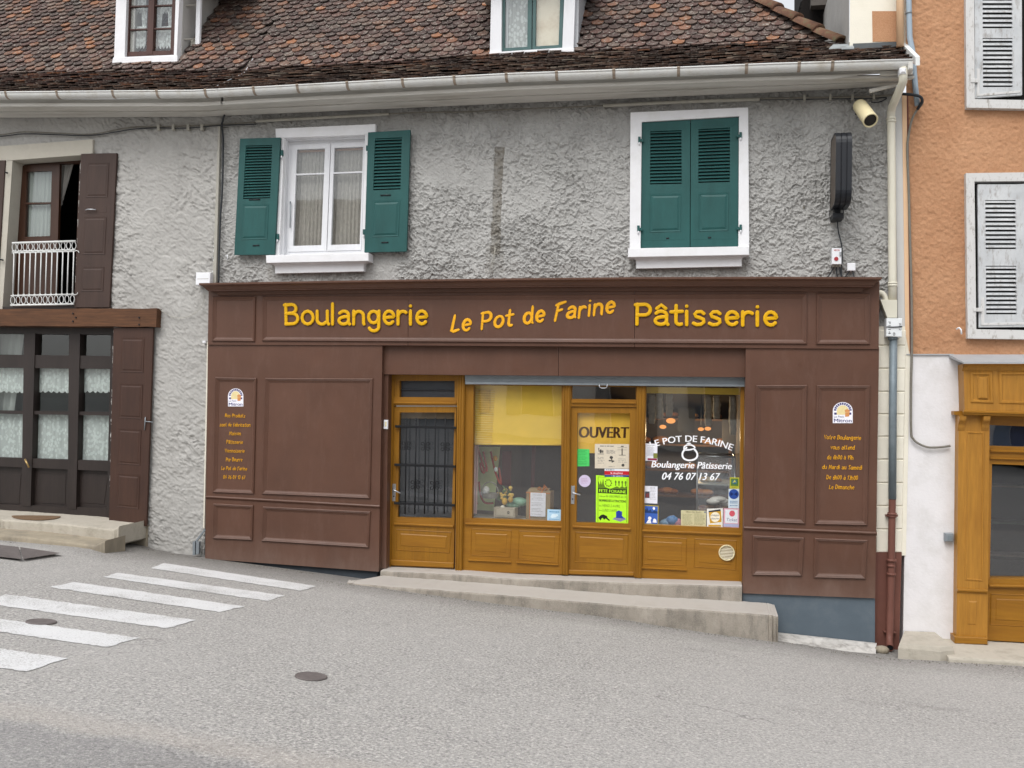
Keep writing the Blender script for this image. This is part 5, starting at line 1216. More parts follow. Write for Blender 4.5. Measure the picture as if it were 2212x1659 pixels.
# white lettering on the glass
t = Thing('window_lettering', 'white shop name arc, pot outline and phone number on the window glass', 'sign', W(1490, 1040, .12))
def arc(s):
    z = 1203+(1898-1203)*s; k = (z-1535)/350; return 1106+z*.25, 829.5+(505+66*k*k+ (6*k))*.25
def fm(s, h):
    a, b = arc(max(0, s-.01)), arc(min(1, s+.01)); c = arc(s); dx, dy = b[0]-a[0], b[1]-a[1]; L_ = math.hypot(dx, dy); return c[0]+dy/L_*h*13.5, c[1]-1.5-dx/L_*h*13.5
mb = MB(); warp_text(mb, 'LE POT DE FARINE', fm, .1262, .0, .4)
print_text(mb, 'Boulangerie Pâtisserie', [(1407,995.5),(1580.5,999.5),(1580.5,1018.5),(1407,1014)], .1262, .22, .45); print_text(mb, '04 76 07 13 67', [(1431,1020.5),(1556,1022),(1555,1037.5),(1430,1036)], .1262, .22, .45)
t.part('print', mb, m_letW)
mb = MB(); cx, cy = 1490, 980
body = [(1484,966),(1476,975),(1474,983),(1477,990),(1485,994),(1494,994),(1502,991),(1506.5,984),(1504,975),(1497,968.5)]
def band(pts, w, close=False):
    P = [W(u, v, .126) for u, v in pts]; n_ = len(P); vs = []
    for i in range(n_):
        a, b = (P[i-1], P[(i+1) % n_]) if close else (P[max(0,i-1)], P[min(n_-1,i+1)]); d = (b-a).normalized(); s_ = Vector((-d.z,0,d.x))*w; vs += [P[i]+s_, P[i]-s_]
    rg = range(n_) if close else range(n_-1); mb.add(vs, [[2*i, 2*i+1, 2*((i+1) % n_)+1, 2*((i+1) % n_)] for i in rg])
band(smooth_path(body, 4), .011); band(smooth_path([(1478,971),(1478,965.5),(1484,961.5),(1492,961),(1500,965),(1499,969),(1490,971.5),(1480,972)], 4), .009); band(smooth_path([(1484,961),(1485.5,958),(1490,957.5),(1492,960.5)], 4), .008)
t.part('print', mb, m_letW)
# goods in the left display
zs = W(1100, 1123, .4).z-.01
mb = MB(); xa, xb = W(1004,1100,.2).x, W(1228,1100,.2).x; mb.box((xa, .19, zs-.04), (xb, .95, zs)); mb.box((xa,.19,zf),(xb,.22,zs-.04)); tp('display_shelf', mb, paint('white_cloth_shelf', '#d8d6d0', .8), 'low cloth covered display shelf behind the left window glass', 'shelf')
mb = MB(); mb.prism([(1022,965),(1080,965),(1066,1104),(1018,1100)], .75, .77); tp('backdrop', mb, paint('pale_green_board', '#d3e2ad', .8, .1, 2), 'pale green backdrop board in the left display window', 'board')
for k, p in enumerate(([(1024,972),(1027,1010),(1024,1050),(1030,1090)], [(1032,968),(1046,1018),(1040,1016),(1038,1000),(1052,1018),(1044,975)], [(1060,975),(1070,1020),(1082,1046),(1078,1010)], [(1034,1040),(1038,1070),(1048,1086),(1066,1087)])):
    P = [W(u, v, .6) for u, v in smooth_path(p, 5)]; mb = MB(); mb.tube(P, .016, 5, sq=.25); tp('ribbon', mb, flat('red_ribbon', '#b0452f'), ['thin straight red ribbon hanging at the far left of the display', 'looping red ribbon hanging before the green board', 'red ribbon curving down right of the green board', 'red ribbon trailing onto the display shelf'][k], 'ribbon', 'red ribbons in the display')
mb = MB(); mb.prism([(1085,975),(1104,975),(1103,1050),(1083,1048)], .9, .93); tp('red_board', mb, paint('dark_red_board', '#6d2a26', .7), 'dark red upright board at the back of the left display', 'board')
mb = MB(); mb.prism([(1149,962),(1157,962),(1153,1062),(1146,1060)], .9, .93); tp('red_board', mb, paint('dark_red_post', '#5d2422', .7), 'narrow dark red post behind the cardboard box', 'board')
for k, (u, v, r, hx, lb) in enumerate(((1071.5,1014,.026,'#d5e2e4','pale blue egg hanging before the window backdrop'),(1050,1060,.05,'#d8d8d4','large white egg beside the wicker basket'),(1090,1083,.04,'#c79f3e','golden egg on the display shelf'),(1086,1098,.035,'#dcd8cb','small cream egg by the wooden drawer box'),(1103,1079,.035,'#b8923c','dark golden egg leaning on the shelf back'),(1070,990,.03,'#d8a440','yellow paper flower hanging above the eggs'))):
    c = W(u, v, .5); mb = MB(); mb.ball(c, r, 14, 9, (1,1,1.25)); tp('egg' if 'egg' in lb.split()[:3] or k < 5 else 'paper_flower', mb, paint('egg_%s' % hx[1:], hx, .4, .1, 10), lb, 'egg' if k < 5 else 'flower', 'eggs in the window display' if k < 5 else None)
t = Thing('basket', 'grey wicker basket with a tall handle in the left display', 'basket', W(1058, 1078, .5))
mb = MB(); vs = []; c = W(1058, 1076, .5)
for zz, r in ((0,.075),(.0,.078),(.07,.10),(.07,.092),(.01,.07)): vs += [c+Vector((math.cos(2*math.pi*k/16)*r*1.3, math.sin(2*math.pi*k/16)*r, zz)) for k in range(16)]
mb.add(vs, [[j*16+k, j*16+(k+1) % 16, (j+1)*16+(k+1) % 16, (j+1)*16+k] for j in range(4) for k in range(16)]+[list(range(16))]); t.part('body', mb, paint('grey_wicker', '#8d8a82', .8, .2, 30, .5, 60))
mb = MB(); mb.tube([c+Vector((math.cos(a)*.12, 0, .06+math.sin(a)*.16)) for a in [math.pi*k/10 for k in range(11)]], .008, 6); t.part('handle', mb, paint('grey_wicker_b', '#8d8a82', .8))
t = Thing('flower_bunch', 'bunch of yellow paper flowers with green leaves above the drawer box', 'flowers', W(1092, 1098, .55))
mb = MB(); m2 = MB()
for k in range(16):
    c = W(1092+random.uniform(-16,16), 1066+random.uniform(-26,20), .52+random.uniform(0,.12)); mb.ball(c, random.uniform(.014,.026), 8, 6, (1.2,.8,1))
    b_ = W(1092, 1098, .58); m2.tube([b_, b_.lerp(c, .6)+Vector((random.uniform(-.03,.03),0,.02)), c], .004, 4)
for k in range(14):
    c = W(1090+random.uniform(-14,14), 1072+random.uniform(-16,18), .56); d = Vector((random.uniform(-.07,.07), random.uniform(-.02,.02), random.uniform(.03,.09))); m2.tube([c, c+d*.5, c+d], [.004,.014,.002], 5, sq=.3)
t.part('flower', mb, paint('pale_yellow_paper', '#e0bd5c', .6, .2, 20)); t.part('leaf', m2, paint('leaf_green', '#5f7a4a', .6, .2, 20))
mb = MB(); curtain(mb, [(1020,962),(1034,962),(1030,1110),(1016,1108)], .45, 2, .01, 20); tp('pink_cloth', mb, paint('pale_pink_cloth', '#d9b3ac', .8, .08, 5), 'pale pink cloth hanging at the far left edge of the blind window', 'cloth')
t = Thing('drawer_box', 'small pale wooden drawer box with a ring pull in the left display', 'box', W(1090, 1117, .45))
mb = MB(); mb.slab([(1066,1096),(1112,1098),(1112,1119),(1066,1117)], .42, .2, .008); t.part('body', mb, paint('bleached_wood', '#a59a88', .7, .12, 8))
mb = MB(); mb.slab([(1072,1100),(1108,1101.5),(1108,1115),(1072,1113)], .412, .02, .004); t.part('drawer', mb, paint('bleached_wood_b', '#b5aa98', .7, .12, 8))
mb = MB(); c = W(1098, 1107, .40); mb.tube([c+Vector((math.cos(a)*.012, 0, math.sin(a)*.016)) for a in [math.pi*k/6 for k in range(13)]], .004, 5); t.part('ring_pull', mb, m_black)
mb = MB(); c = W(1122, 1084, .6); mb.ball(c, .10, 12, 8, (1.2,.7,.6)); mb.ball(c+Vector((-.09,0,-.05)), .08, 10, 7, (1.4,.8,.45)); tp('gift_bag', mb, paint('pale_green_foil', '#7fa890', .3, .25, 25, .5, 30), 'crumpled pale green wrapped parcel beside the cardboard box', 'parcel')
t = Thing('cardboard_box', 'brown cardboard box tied with an orange ribbon and a white note', 'box', W(1162, 1122, .35))
a, b = W(1136, 1122, .3), W(1188, 1122, .3); zt = W(1160, 1062, .3).z
mb = MB(); mb.box((a.x,.30,zs),(b.x,.58,zt)); mb.add([(a.x+.01,.3,zt),(b.x-.01,.3,zt),(b.x-.03,.36,zt+.035),(a.x+.03,.36,zt+.035),(b.x-.03,.52,zt+.035),(a.x+.03,.52,zt+.035)], [[0,1,2,3],[3,2,4,5]]); t.part('body', mb, m_card)
mb = MB(); m_rib = flat('orange_ribbon', '#c0702e', .4)
for u in (1144,): mb.prism([(u,1062),(u+2.2,1062),(u+1.4,1121),(u-.8,1121)], .293, .297)
mb.prism([(1136,1063),(1188,1065),(1188,1067),(1136,1065)], .292, .296); c = W(1172, 1060, .31)
for dx, dz, r in ((-.07,.02,.05),(.07,.025,.055),(-.03,-.06,.03),(.05,.05,.03)): mb.tube([c, c+Vector((dx*.6,-.02,dz+.03)), c+Vector((dx,0,dz)), c+Vector((dx*.4,.01,dz-.02))], .009, 5, sq=.4)
t.part('ribbon', mb, m_rib)
t2 = paper('notice', 'white printed note taped on the front of the cardboard box', 'paper', [(1146,1064),(1179,1065),(1178,1116.5),(1145,1115)], m_paper, .288); lines(t2, [.05,.1,.18,.24,.3,.42,.48,.54,.66,.72,.78,.9], m_ink, .08, .85, .012)
# goods in the right display and the shop behind
t = Thing('pastry_case', 'slanted glass pastry counter filled with baked goods on the right', 'display case', W(1540, 1240, 1.0))
P = [W(1520,1100,.7), W(1598,1100,.7)]; xa, xb = W(1505,1100,.8).x, x1-.1; zt = W(1560, 985, 1.0).z; zm = W(1560, 1108, .8).z
mb = MB(); mb.box((xa, .55, zf), (xb, 1.5, zm)); t.part('base', mb, paint('case_base', '#4c443c', .6))
mb = MB()
for x in (xa, xb): mb.tube([(x,.56,zm),(x,.80,zt),(x,1.5,zt)], .012, 6)
mb.tube([(xa,.80,zt),(xb,.80,zt)], .014, 6); mb.tube([(xa,1.5,zt),(xb,1.5,zt)], .012, 6); t.part('frame', mb, m_steel)
mb = MB(); mb.add([(xa,.56,zm),(xb,.56,zm),(xb,.80,zt),(xa,.80,zt)], [[0,1,2,3]]); t.part('pane', mb, glass('case_glass', '#eef0ee', .8))
mb = MB(); mb.box((xa,.7,zm+(zt-zm)*.5),(xb,1.5,zm+(zt-zm)*.5+.02)); t.part('shelf', mb, paint('case_shelf', '#9a9a94', .4))
pal = ['#a5702f', '#8a5524', '#c49a58', '#6b3b1d', '#c9b48c', '#7d2f22']
for k in range(16):
    z0 = zm if k % 2 else zm+(zt-zm)*.5+.02; mb = MB(); r = random.uniform(.035,.055)
    mb.ball((xa+.06+random.random()*(xb-xa-.12), random.uniform(.78,1.2), z0+r*.55), r, 12, 8, (1.3,1,.6)); h = pal[k % 6]
    tp('pastry', mb, paint('crust_%d' % (k % 6), h, .5, .3, 20), 'baked pastry lying among others in the glass pastry counter', 'pastry', 'pastries in the glass counter')
mb = MB(); c = W(1553, 1084, .5)
for k in range(5): mb.ball(c+Vector((-.07+.04*k, .02*k, .03*math.sin(k))), .075, 10, 7, (1.2,.8,.55))
tp('bread_bag', mb, paint('white_wrap', '#d8d6d0', .3, .12, 30, .6, 25), 'white plastic wrapped buns piled above the gold ring sticker', 'bag')
zs2 = W(1480, 1139, .3).z-.01
mb = MB(); mb.box((W(1388,1100,.2).x,.19,zs2-.04),(x1-.01,.54,zs2)); tp('display_shelf', mb, paint('dark_shelf', '#3c342c', .8), 'dark display shelf along the bottom of the lettered window', 'shelf')
for u, v, r, hx, lb in ((1436,1130,.06,'#7fa4c4','pale blue sweet bag next to the blue window card'),(1452,1124,.075,'#4f7fb4','bright blue sweet bag between two others'),(1464,1130,.06,'#c07f90','pink sweet bag next to the price list')):
    mb = MB(); mb.ball(W(u, v, .33), r, 12, 8, (1.1,.6,.8)); mb.ball(W(u+2, v-6, .33), r*.5, 8, 6, (1,.5,.8)); tp('sweet_bag', mb, paint('foil_'+hx[1:], hx, .35, .25, 30, .5, 30), lb, 'bag', 'sweet bags in the window')
for k, (u, a_, b_) in enumerate(((1408,852,915),(1424,850,905),(1446,852,900),(1530,854,920),(1548,855,905),(1583,856,940))):  # pale hanging shapes added in place of reflections on the glass
    mb = MB(); P = [W(u+.4*math.sin(i*1.3+k), a_+(b_-a_)*i/8, 1.6) for i in range(9)]; mb.tube(P, [.045,.05,.048,.055,.05,.055,.048,.05,.04], 6, sq=.4); tp('garland', mb, paint('pale_garland', '#d5d3cd', .8, .2, 12), ['pale hanging garland at the far left of the lettered window', 'second pale hanging garland from the left in the lettered window', 'pale garland above the large lit lamp', 'pale garland right of the black board', 'short pale garland between two others on the right', 'long pale garland at the far right of the lettered window'][k], 'garland', 'pale garlands hanging in the shop')
t = Thing('bread_rack', 'wooden bread rack on the back wall of the dim shop', 'rack', (x1-1.2, 3.9, zf))
mb = MB(); xa, xb = W(1396,900,3.9).x-.3, x1-.05
for k in range(4): mb.box((xa, 3.55, zf+.75+.42*k), (xb, 4.15, zf+.78+.42*k))
for x in (xa, xb-.04): mb.box((x,3.56,zf),(x+.04,4.14,zf+2.3))
t.part('shelf', mb, paint('rack_wood', '#5d3f24', .6, .2, 6))
for k in range(22):
    L_ = k % 4; mb = MB(); r = random.uniform(.06,.09); xx = xa+.15+random.random()*(xb-xa-.3)
    mb.ball((xx, 3.75, zf+.78+.42*L_+r*.7), r, 12, 8, (1.6,1,.75)); tp('bread_loaf', mb, paint('loaf_%d' % (k % 3), ['#a06a2c','#84501f','#b98544'][k % 3], .6, .25, 15), 'brown bread loaf on the rack at the back of the dim shop', 'bread', 'loaves on the back rack')
for u, v, y, r, lb in ((1449,909,2.2,.055,'warm lit lamp shade, largest and highest glow in the right window'),(1432,922,2.6,.042,'warm lit lamp at the left of the large lamp shade'),(1514,927,3.0,.038,'left lamp of the small glowing pair right of the large lamp'),(1529,926,3.0,.04,'right lamp of the small glowing pair right of the large lamp')):
    c = W(u, v, y); t = Thing('pendant_lamp', lb, 'lamp', c, 'lit lamps inside the shop')
    mb = MB(); mb.ball(c, r, 14, 9, (1.25,1,.75)); t.part('shade', mb, glow('warm_glow', '#e89650', 1.0)); mb = MB(); mb.tube([c+Vector((0,0,r*.7)), (c.x, c.y, zc)], .006, 5); t.part('cord', mb, m_black)
    pl = bpy.data.lights.new('lamp_light', 'POINT'); pl.energy = 7; pl.color = (1,.72,.42); pl.shadow_soft_size = .05; po_ = bpy.data.objects.new('lamp_light', pl); C.objects.link(po_); po_.location = (0,-.05,-r-.06); po_.parent = t.o
mb = MB(); mb.prism([(1466,880),(1502,882),(1500,935),(1464,932)], 2.9, 2.95); tp('menu_board', mb, paint('black_board', '#191715', .5), 'black board hanging dimly behind the lettered window', 'board')
mb = MB(); mb.prism([(1560,905),(1600,905),(1600,960),(1560,960)], 3.0, 3.05); tp('menu_board', mb, paint('grey_board', '#55504a', .5), 'grey board at the far right inside the shop', 'board')
# loose grit gathered along the foot of walls and steps
mb = MB(); rr = random.Random(3)
for (x0, y0), (x1, y1), n_ in (((-6.9,-.2),(-4.9,-.2),260), ((-4.7,-.74),(.85,-.74),520), ((.9,-.6),(3.6,-.76),260), ((-8.6,-.1),(-7.0,-.1),140), ((-10.4,-1.08),(-8.8,-1.06),120)):
    for k in range(n_):
        f = rr.random(); x = x0+(x1-x0)*f; y = y0+(y1-y0)*f-abs(rr.gauss(0, .07)); a = rr.uniform(.003,.010)*(1.6 if rr.random() < .06 else 1); p = Vector((x, y, gz(x, y)))
        th = rr.random()*6.28; q = [p+Vector((math.cos(th+j*2.1)*a*rr.uniform(.7,1.3), math.sin(th+j*2.1)*a, .0)) for j in range(3)]
        mb.add(q+[p+Vector((0,0,a*.9))], [[0,1,3],[1,2,3],[2,0,3]])
go_ = struct('grit', mb, paint('road_grit', '#716c64', .95, .45, 60), 'stuff')
# ================================================================== STEPS AND STONES
def wob(pts, n_, a):
    out = []
    for p, q in zip(pts, pts[1:]):
        for k in range(n_): c = lerp(p, q, k/n_); out.append((c[0], c[1]+random.uniform(-a, a)))
    return out+[pts[-1]]
def ledge(name, label, top, yf, yb, drop, mat, dz_back=.0, cat='step', rough_=.8, tip=0):
    """stone or concrete slab: rough front top edge from the picture, level top running back"""
    T = wob(top, 10, rough_*.5); n_ = len(T); P = [W(u, v, yf) for u, v in T]; vs = []
    for p in P:
        j = random.uniform(-.006,.006)*rough_
        g = gz(p.x, yf)-.12
        b = p.z-drop if drop else g
        ybi = yb if not tip else min(yb, max(yf+.06, yb-(1-(p.x-P[0].x)/tip)*(yb-yf))) if p.x-P[0].x < tip else yb
        vs += [Vector((p.x, ybi, p.z+dz_back)), Vector((p.x, yf+.03+j, p.z)), Vector((p.x, yf+.008+j, p.z-.006)), Vector((p.x, yf+j, p.z-.025)), Vector((p.x, yf+j*2, (p.z-.025)*.5+b*.5)), Vector((p.x, yf, b)), Vector((p.x, yb, b))]
    m = 7; fs = [[i*m+k, i*m+k+1, (i+1)*m+k+1, (i+1)*m+k] for i in range(n_-1) for k in range(m-1)]+[list(range(m)), list(range((n_-1)*m, n_*m))]
    mb = MB(); mb.add(vs, fs, False)
    if isinstance(mat, list):
        for q in range(n_-1): mb.mi[q*(m-1)] = 1; mb.mi[q*(m-1)+1] = 1
    return solo(name, mb, mat, label, cat)
n = NT('worn_concrete_step'); geo_ = n.new('ShaderNodeNewGeometry'); n.geo = geo_
cf = n.ramp(n.noise(2.4, 6, .7, (1,1,.6)), [(.3, lin('#746f67')), (.5, lin('#978f84')), (.7, lin('#a8a095'))])
cf = n.mix(n.ramp(n.noise(7, 5, .7, (1,1,.3)), [(.5, (0,0,0)), (.72, (.7,)*3)]), cf, lin('#5f5c57'))
cf = n.mix(n.ramp(n.noise(90, 3), [(.4, (0,0,0)), (.7, (.3,)*3)]), cf, lin('#b9b2a7')); n.bsdf(cf, .9, .15, n.noise(45, 5, .75), .7, .012); m_step = n.m
m_steptop = paint('trodden_concrete', '#b0aaa3', .9, .07, 2.5, .4, 60, dirt='#9c958c', damt=.6, dscale=2.5)  # step tops made paler: wear, plus overhead light put into the colour
ledge('concrete_ledge', 'long wedge shaped concrete step growing taller downhill in front of the bakery', [(750,1257),(763,1260),(928,1272),(1106,1286),(1356,1307.5),(1500,1316),(1659,1327),(1681,1331)], -.70, -.16, 0, [m_step, m_steptop], .012, rough_=1.5, tip=.3)
ledge('door_step', 'upper concrete doorstep directly below the ochre timber doors', [(822,1232.5),(1003,1241),(1106,1249),(1356,1258),(1603,1266)], -.19, .16, .35, [m_step, m_steptop], .004, rough_=.3)
mb = MB(); q = [W(1681,1366,-.13),W(1894,1389,-.13),W(1892,1412,-.46),W(1679,1395,-.74)]
N = 20; vs = []
for j in range(4):
    for i in range(N+1):
        p = q[0].lerp(q[1], i/N).lerp(q[3].lerp(q[2], i/N), j/3); p.z += (random.uniform(-.012,.012) if 0 < j < 3 else 0)+(.03 if j == 1 else .02 if j == 2 else 0); vs.append(p)
for i in range(N+1): p = q[3].lerp(q[2], i/N); vs.append(p-Vector((0,-.01,.25)))
mb.add(vs, [[j*(N+1)+i, j*(N+1)+i+1, (j+1)*(N+1)+i+1, (j+1)*(N+1)+i] for j in range(4) for i in range(N)])
solo('kerb_stone', mb, m_whitest, 'low chipped white painted kerb stone below the slate blue base', 'kerb')
ledge('stone_step', 'thick pale worn stone step under the dark glazed front on the left', [(-130,1113),(0,1121.5),(22,1123),(135,1131),(243,1143),(256,1137)], -.62, .12, .24, m_stone, .012)
ledge('stone_step', 'low grey stone kerb step in front of the thick pale step on the left', [(-130,1146),(0,1155),(60,1160),(205,1178),(226,1168)], -1.02, -.60, 0, m_concface, .01)
P = [(78+53*math.cos(a), 1121-7*math.sin(a)) for a in [math.pi*k/20 for k in range(21)]]
zz = W(78, 1125, -.55).z
def onz(u, v, z):
    d = ray(u, v); return EYE+d*((z-EYE.z)/d.z)
zz = W(22, 1123, -.62).z+.014
pts = [onz(78+53*math.cos(a), 1114.5+(7.5*math.sin(a) if math.sin(a) > 0 else 1.2*math.sin(a)), zz) for a in [2*math.pi*k/28 for k in range(28)]]
zs_ = [W(0,1121.5,-.62), W(135,1131,-.62)]
pts = [Vector((p.x, p.y, zs_[0].z+(zs_[1].z-zs_[0].z)*(p.x-zs_[0].x)/(zs_[1].x-zs_[0].x)+.016)) for p in pts]
mb = MB(); mb.add(pts+[p-Vector((0,0,.010)) for p in pts], [list(range(28))]+[[k, 28+k, 28+(k+1) % 28, (k+1) % 28] for k in range(28)])
solo('doormat', mb, paint('coir_mat', '#77604a', .95, .15, 40, .8, 150), 'oval brown coir doormat on the pale stone step', 'doormat')
# stone block and step at the right
top = [W(1954,1363,-.02), W(2019,1362,-.02), W(2058,1396,-.58), W(2030,1401,-.64), W(1943,1391,-.62)]
z0 = sum(p.z for p in top)/5
top = [Vector((p.x, p.y, z0+(p.z-z0)*.4)) for p in top]; cen = sum(top, Vector())/5
mb = MB(); low = [Vector((p.x+(p.x-cen.x)*.05, p.y+(p.y-cen.y)*.05, p.z-.045)) for p in top]; bot = [Vector((p.x, p.y, gz(p.x, p.y)-.1)) for p in low]
mb.add(top+low+bot, [[0,1,2,3,4]]+[[k, (k+1) % 5, 5+(k+1) % 5, 5+k] for k in range(5)]+[[5+k, 5+(k+1) % 5, 10+(k+1) % 5, 10+k] for k in range(5)])
solo('stone_block', mb, m_stone, 'angular beige stone block at the foot of the white wall', 'stone')
ledge('door_sill_stone', 'long pale stone step under the yellow ochre shopfront at the right edge', [(2049,1420),(2120,1423),(2212,1429),(2420,1443)], -.70, .1, 0, m_stone, .03)
mb = MB(); c = W(1905, 1404, -.34)
mb.ball(c, .075, 7, 5, (1.1,.7,.7)); solo('rubble_stone', mb, m_concface, 'small grey stone wedged beside the bottom of the brown pipe', 'stone')
mb = MB(); p0 = W(417,1172,-.06); mb.prism([(416,1170),(421,1169),(421,1199),(416,1200)], -.10, -.06); mb.prism([(424,1170),(430,1170),(429,1197),(423,1198)], -.10, -.06); mb.prism([(421,1169),(441,1143),(443,1146),(424,1171)], -.07, -.05)
solo('cable_guard', mb, m_zinc, 'small grey metal cable guard at the foot of the pale wall', 'guard')
# ================================================================== THINGS ON THE WALLS
def cable(label, pts, r, mat, y=-.035, name='cable', n_=5, ys=None):
    sp_ = smooth_path([(p[0], p[1], p[2] if len(p) > 2 else y) for p in pts], n_); mb = MB(); mb.tube([W(*p) for p in sp_], r, 6); return solo(name, mb, mat, label, 'cable')
LC = [(-100,294),(0,291),(50,285),(125,287.5),(200,289.5),(282,275),(337,274),(400,272),(475,269),(553,264)]
cable('upper strand of the sagging grey cables under the left eaves', LC, .009, m_cable)
cable('lower strand of the sagging grey cables under the left eaves', [(u, v+3.5+1.5*math.sin(u*.05)) for u, v in LC], .008, m_cabled, -.04)
mb = MB()
for u in (341,373,405,435): mb.slab([(u-2.5,268),(u+3,268),(u+3,281),(u-2.5,281)], -.055, .05, .004)
solo('cable_clips', mb, m_conduit, 'row of four grey insulator clips on the left cables', 'cable clip')
t = cable('straight pale conduit under the eaves above the open shuttered window', [(553,262),(700,254),(840,246.5)], .020, m_conduit, -.03, 'conduit')
cable('thin sagging cable under the eaves between the two pale conduits', [(840,246),(920,242.5),(1010,241.5),(1106,236),(1200,233),(1303,228)], .009, m_cable)
cable('straight pale conduit under the eaves above the closed green shutters', [(1303,228.5),(1480,220),(1641,214.5)], .022, m_conduit, -.03, 'conduit')
cable('twisted grey cable bundle under the eaves beside the beige loudspeaker', [(1641,213.5),(1700,212.5),(1740,211.5),(1795,211),(1842,210),(1888,209.5),(1925,205.5),(1962,203,-.12),(1985,208,-.12),(1993,218,-.1),(1990,227,-.08),(1981,237,-.04),(1970,258),(1963,290),(1960,325),(1963,412),(1966,527),(1969,640),(1969.5,762),(1968,829),(1968,930),(1973,948),(1984,958),(2004,966),(2030,966),(2053,963)], .014, m_cable, -.04)
cable('second strand of the grey cable bundle under the right eaves', [(1641,216),(1700,214),(1740,214.5),(1795,213.5),(1842,213),(1888,212),(1915,211),(1904,219),(1895,221),(1882,221)], .007, m_cabled, -.04)
mb = MB()
for u, v in ((1738,210),(1794,209.5),(1842,209),(1888,208)): mb.slab([(u-2.6,v-6),(u+2.6,v-6),(u+2.6,v+6),(u-2.6,v+6)], -.06, .05, .004)
solo('cable_clips', mb, m_conduit, 'row of four grey insulator clips near the beige loudspeaker', 'cable clip')
cable('dark thick loop of cable on the orange wall corner', [(1946,203,-.1),(1958,203.5,-.14),(1974,205,-.16),(1988,209,-.15),(1992,218,-.12),(1987,228,-.08),(1982,236,-.05)], .018, m_cabled)
cable('dark vertical cable at the joint between pale and grey walls', [(485,248,-.12),(481,262,-.08),(479,272),(482,300),(481.5,360),(480,415),(476,470),(474.5,515),(473,560),(472,611)], .013, m_cabled, -.04)
mb = MB(); mb.slab([(471,272),(475.5,272),(466.5,611),(459,611)], -.035, .04, .003); solo('conduit', mb, m_conduit, 'flat grey vertical trunking strip beside the dark cable on the wall joint', 'conduit')
mb = MB(); mb.slab([(447,738),(450.5,738),(441.5,1141),(438.5,1141)], -.035, .04, .003); solo('conduit', mb, m_cream, 'thin cream vertical trunking down the left side of the brown shopfront', 'conduit')
cable('thin pale loop of wire on the wall between the beam and the shopfront', [(345,668),(362,680),(382,686),(402,685),(420,677),(434,664),(441,648),(440,634)], .004, m_conduit, -.03)
mb = MB(); mb.slab([(423,588.5),(454.5,588.5),(453,615),(422,616.5)], -.11, .11, .008); mb.slab([(426,602),(450,601.5),(450,602.5),(426,603)], -.113, .004, .001, mi=1)
solo('junction_box', mb, [m_plastic, m_conduit], 'square white meter box at the left end of the brown cornice', 'box')
mb = MB(); mb.slab([(437,736),(444,736),(444,741),(437,741)], -.05, .05, .003); solo('wall_clip', mb, m_plastic, 'tiny white clip on the pale wall level with the brown fascia', 'clip')
mb = MB(); mb.tube([W(486,553,-.03), W(491,551,-.05), W(491.5,558,-.05), W(490,561,-.04)], .007, 6); solo('shutter_catch', mb, m_plastic, 'small white metal catch below the far left green shutter', 'catch')
mb = MB()
for d_ in (-2,0,2): mb.tube([W(1069,537,-.05), W(1066+d_,560,-.045), W(1058+d_*2.5,598,-.03)], .0025, 4)
mb.tube([W(1069,534,-.05), W(1071,545,-.05)], .006, 5); solo('wire_tuft', mb, m_conduit, 'loose tuft of pale wires at the foot of the dark wall stain', 'wire')
# loudspeaker
a, b = W(1857,228,-.20), W(1880.5,260.5,-.52); ax = (b-a).normalized()
t = Thing('loudspeaker', 'beige cylindrical loudspeaker with dark round grille under the right eaves', 'loudspeaker', a)
def lathe(mb, o, ax, prof, N=24, mi=0):
    e1 = ax.orthogonal().normalized(); e2 = ax.cross(e1); vs = [o+ax*h+e1*math.cos(2*math.pi*k/N)*r+e2*math.sin(2*math.pi*k/N)*r for r, h in prof for k in range(N)]
    mb.add(vs, [[j*N+k, j*N+(k+1) % N, (j+1)*N+(k+1) % N, (j+1)*N+k] for j in range(len(prof)-1) for k in range(N)], True, mi)
Ls = (b-a).length
mb = MB(); lathe(mb, a, ax, [(.0,-.035),(.05,-.03),(.074,-.01),(.080,.02),(.084,Ls-.02),(.086,Ls-.004),(.082,Ls+.003),(.072,Ls+.003),(.068,Ls-.012)]); t.part('body', mb, m_beige)
mb = MB(); lathe(mb, a, ax, [(.069,Ls-.012),(.05,Ls-.003),(.0,Ls)]); t.part('grille', mb, paint('black_mesh', '#2b2724', .8, .2, 60, .6, 200))
mb = MB(); mb.tube([a+Vector((.02,.05,.02)), W(1852,232,-.06), W(1851,236,.0)], .016, 8); mb.tube([W(1851,228,-.02), W(1851,248,-.02)], .02, 6); t.part('bracket', mb, m_black)
# black illuminated sign, edge on
t = Thing('projecting_sign', 'black rounded box sign seen edge on, hung from the grey wall', 'sign', W(1810, 447, -.25))
xc = W(1823, 360, -.50).x; zt, zb = W(1823,279,-.50).z, W(1812,447,-.30).z; hw = .088
y0, y1 = -.06, -.50; r = .15
def outline(off):
    pts = []
    for cy_, cz_, a0 in ((y1+r, zt-r, 90), (y1+r, zb+r, 180), (y0-r*.4, zb+r*.4, 270), (y0-r*.4, zt-r*.4, 0)):
        rr = (r if cy_ == y1+r else r*.4)-off
        for k in range(7): a = math.radians(a0+15*k); pts.append((cy_+rr*math.cos(a), cz_+rr*math.sin(a)))
    return pts
mb = MB(); secs = [(-hw,.02),(-hw,.0),(-hw*.42,.0),(-hw*.38,.010),(-hw*.30,.010),(-hw*.26,0),(hw*.26,.0),(hw*.30,.010),(hw*.38,.010),(hw*.42,0),(hw,0),(hw,.02)]; vs = []
for dx, off in secs: vs += [Vector((xc+dx, y, z)) for y, z in outline(off)]
m = 28; mb.add(vs, [[j*m+k, j*m+(k+1) % m, (j+1)*m+(k+1) % m, (j+1)*m+k] for j in range(len(secs)-1) for k in range(m)]); t.part('casing', mb, paint('black_sign_casing', '#171a20', .4, .1, 5, .03, spec=.4))
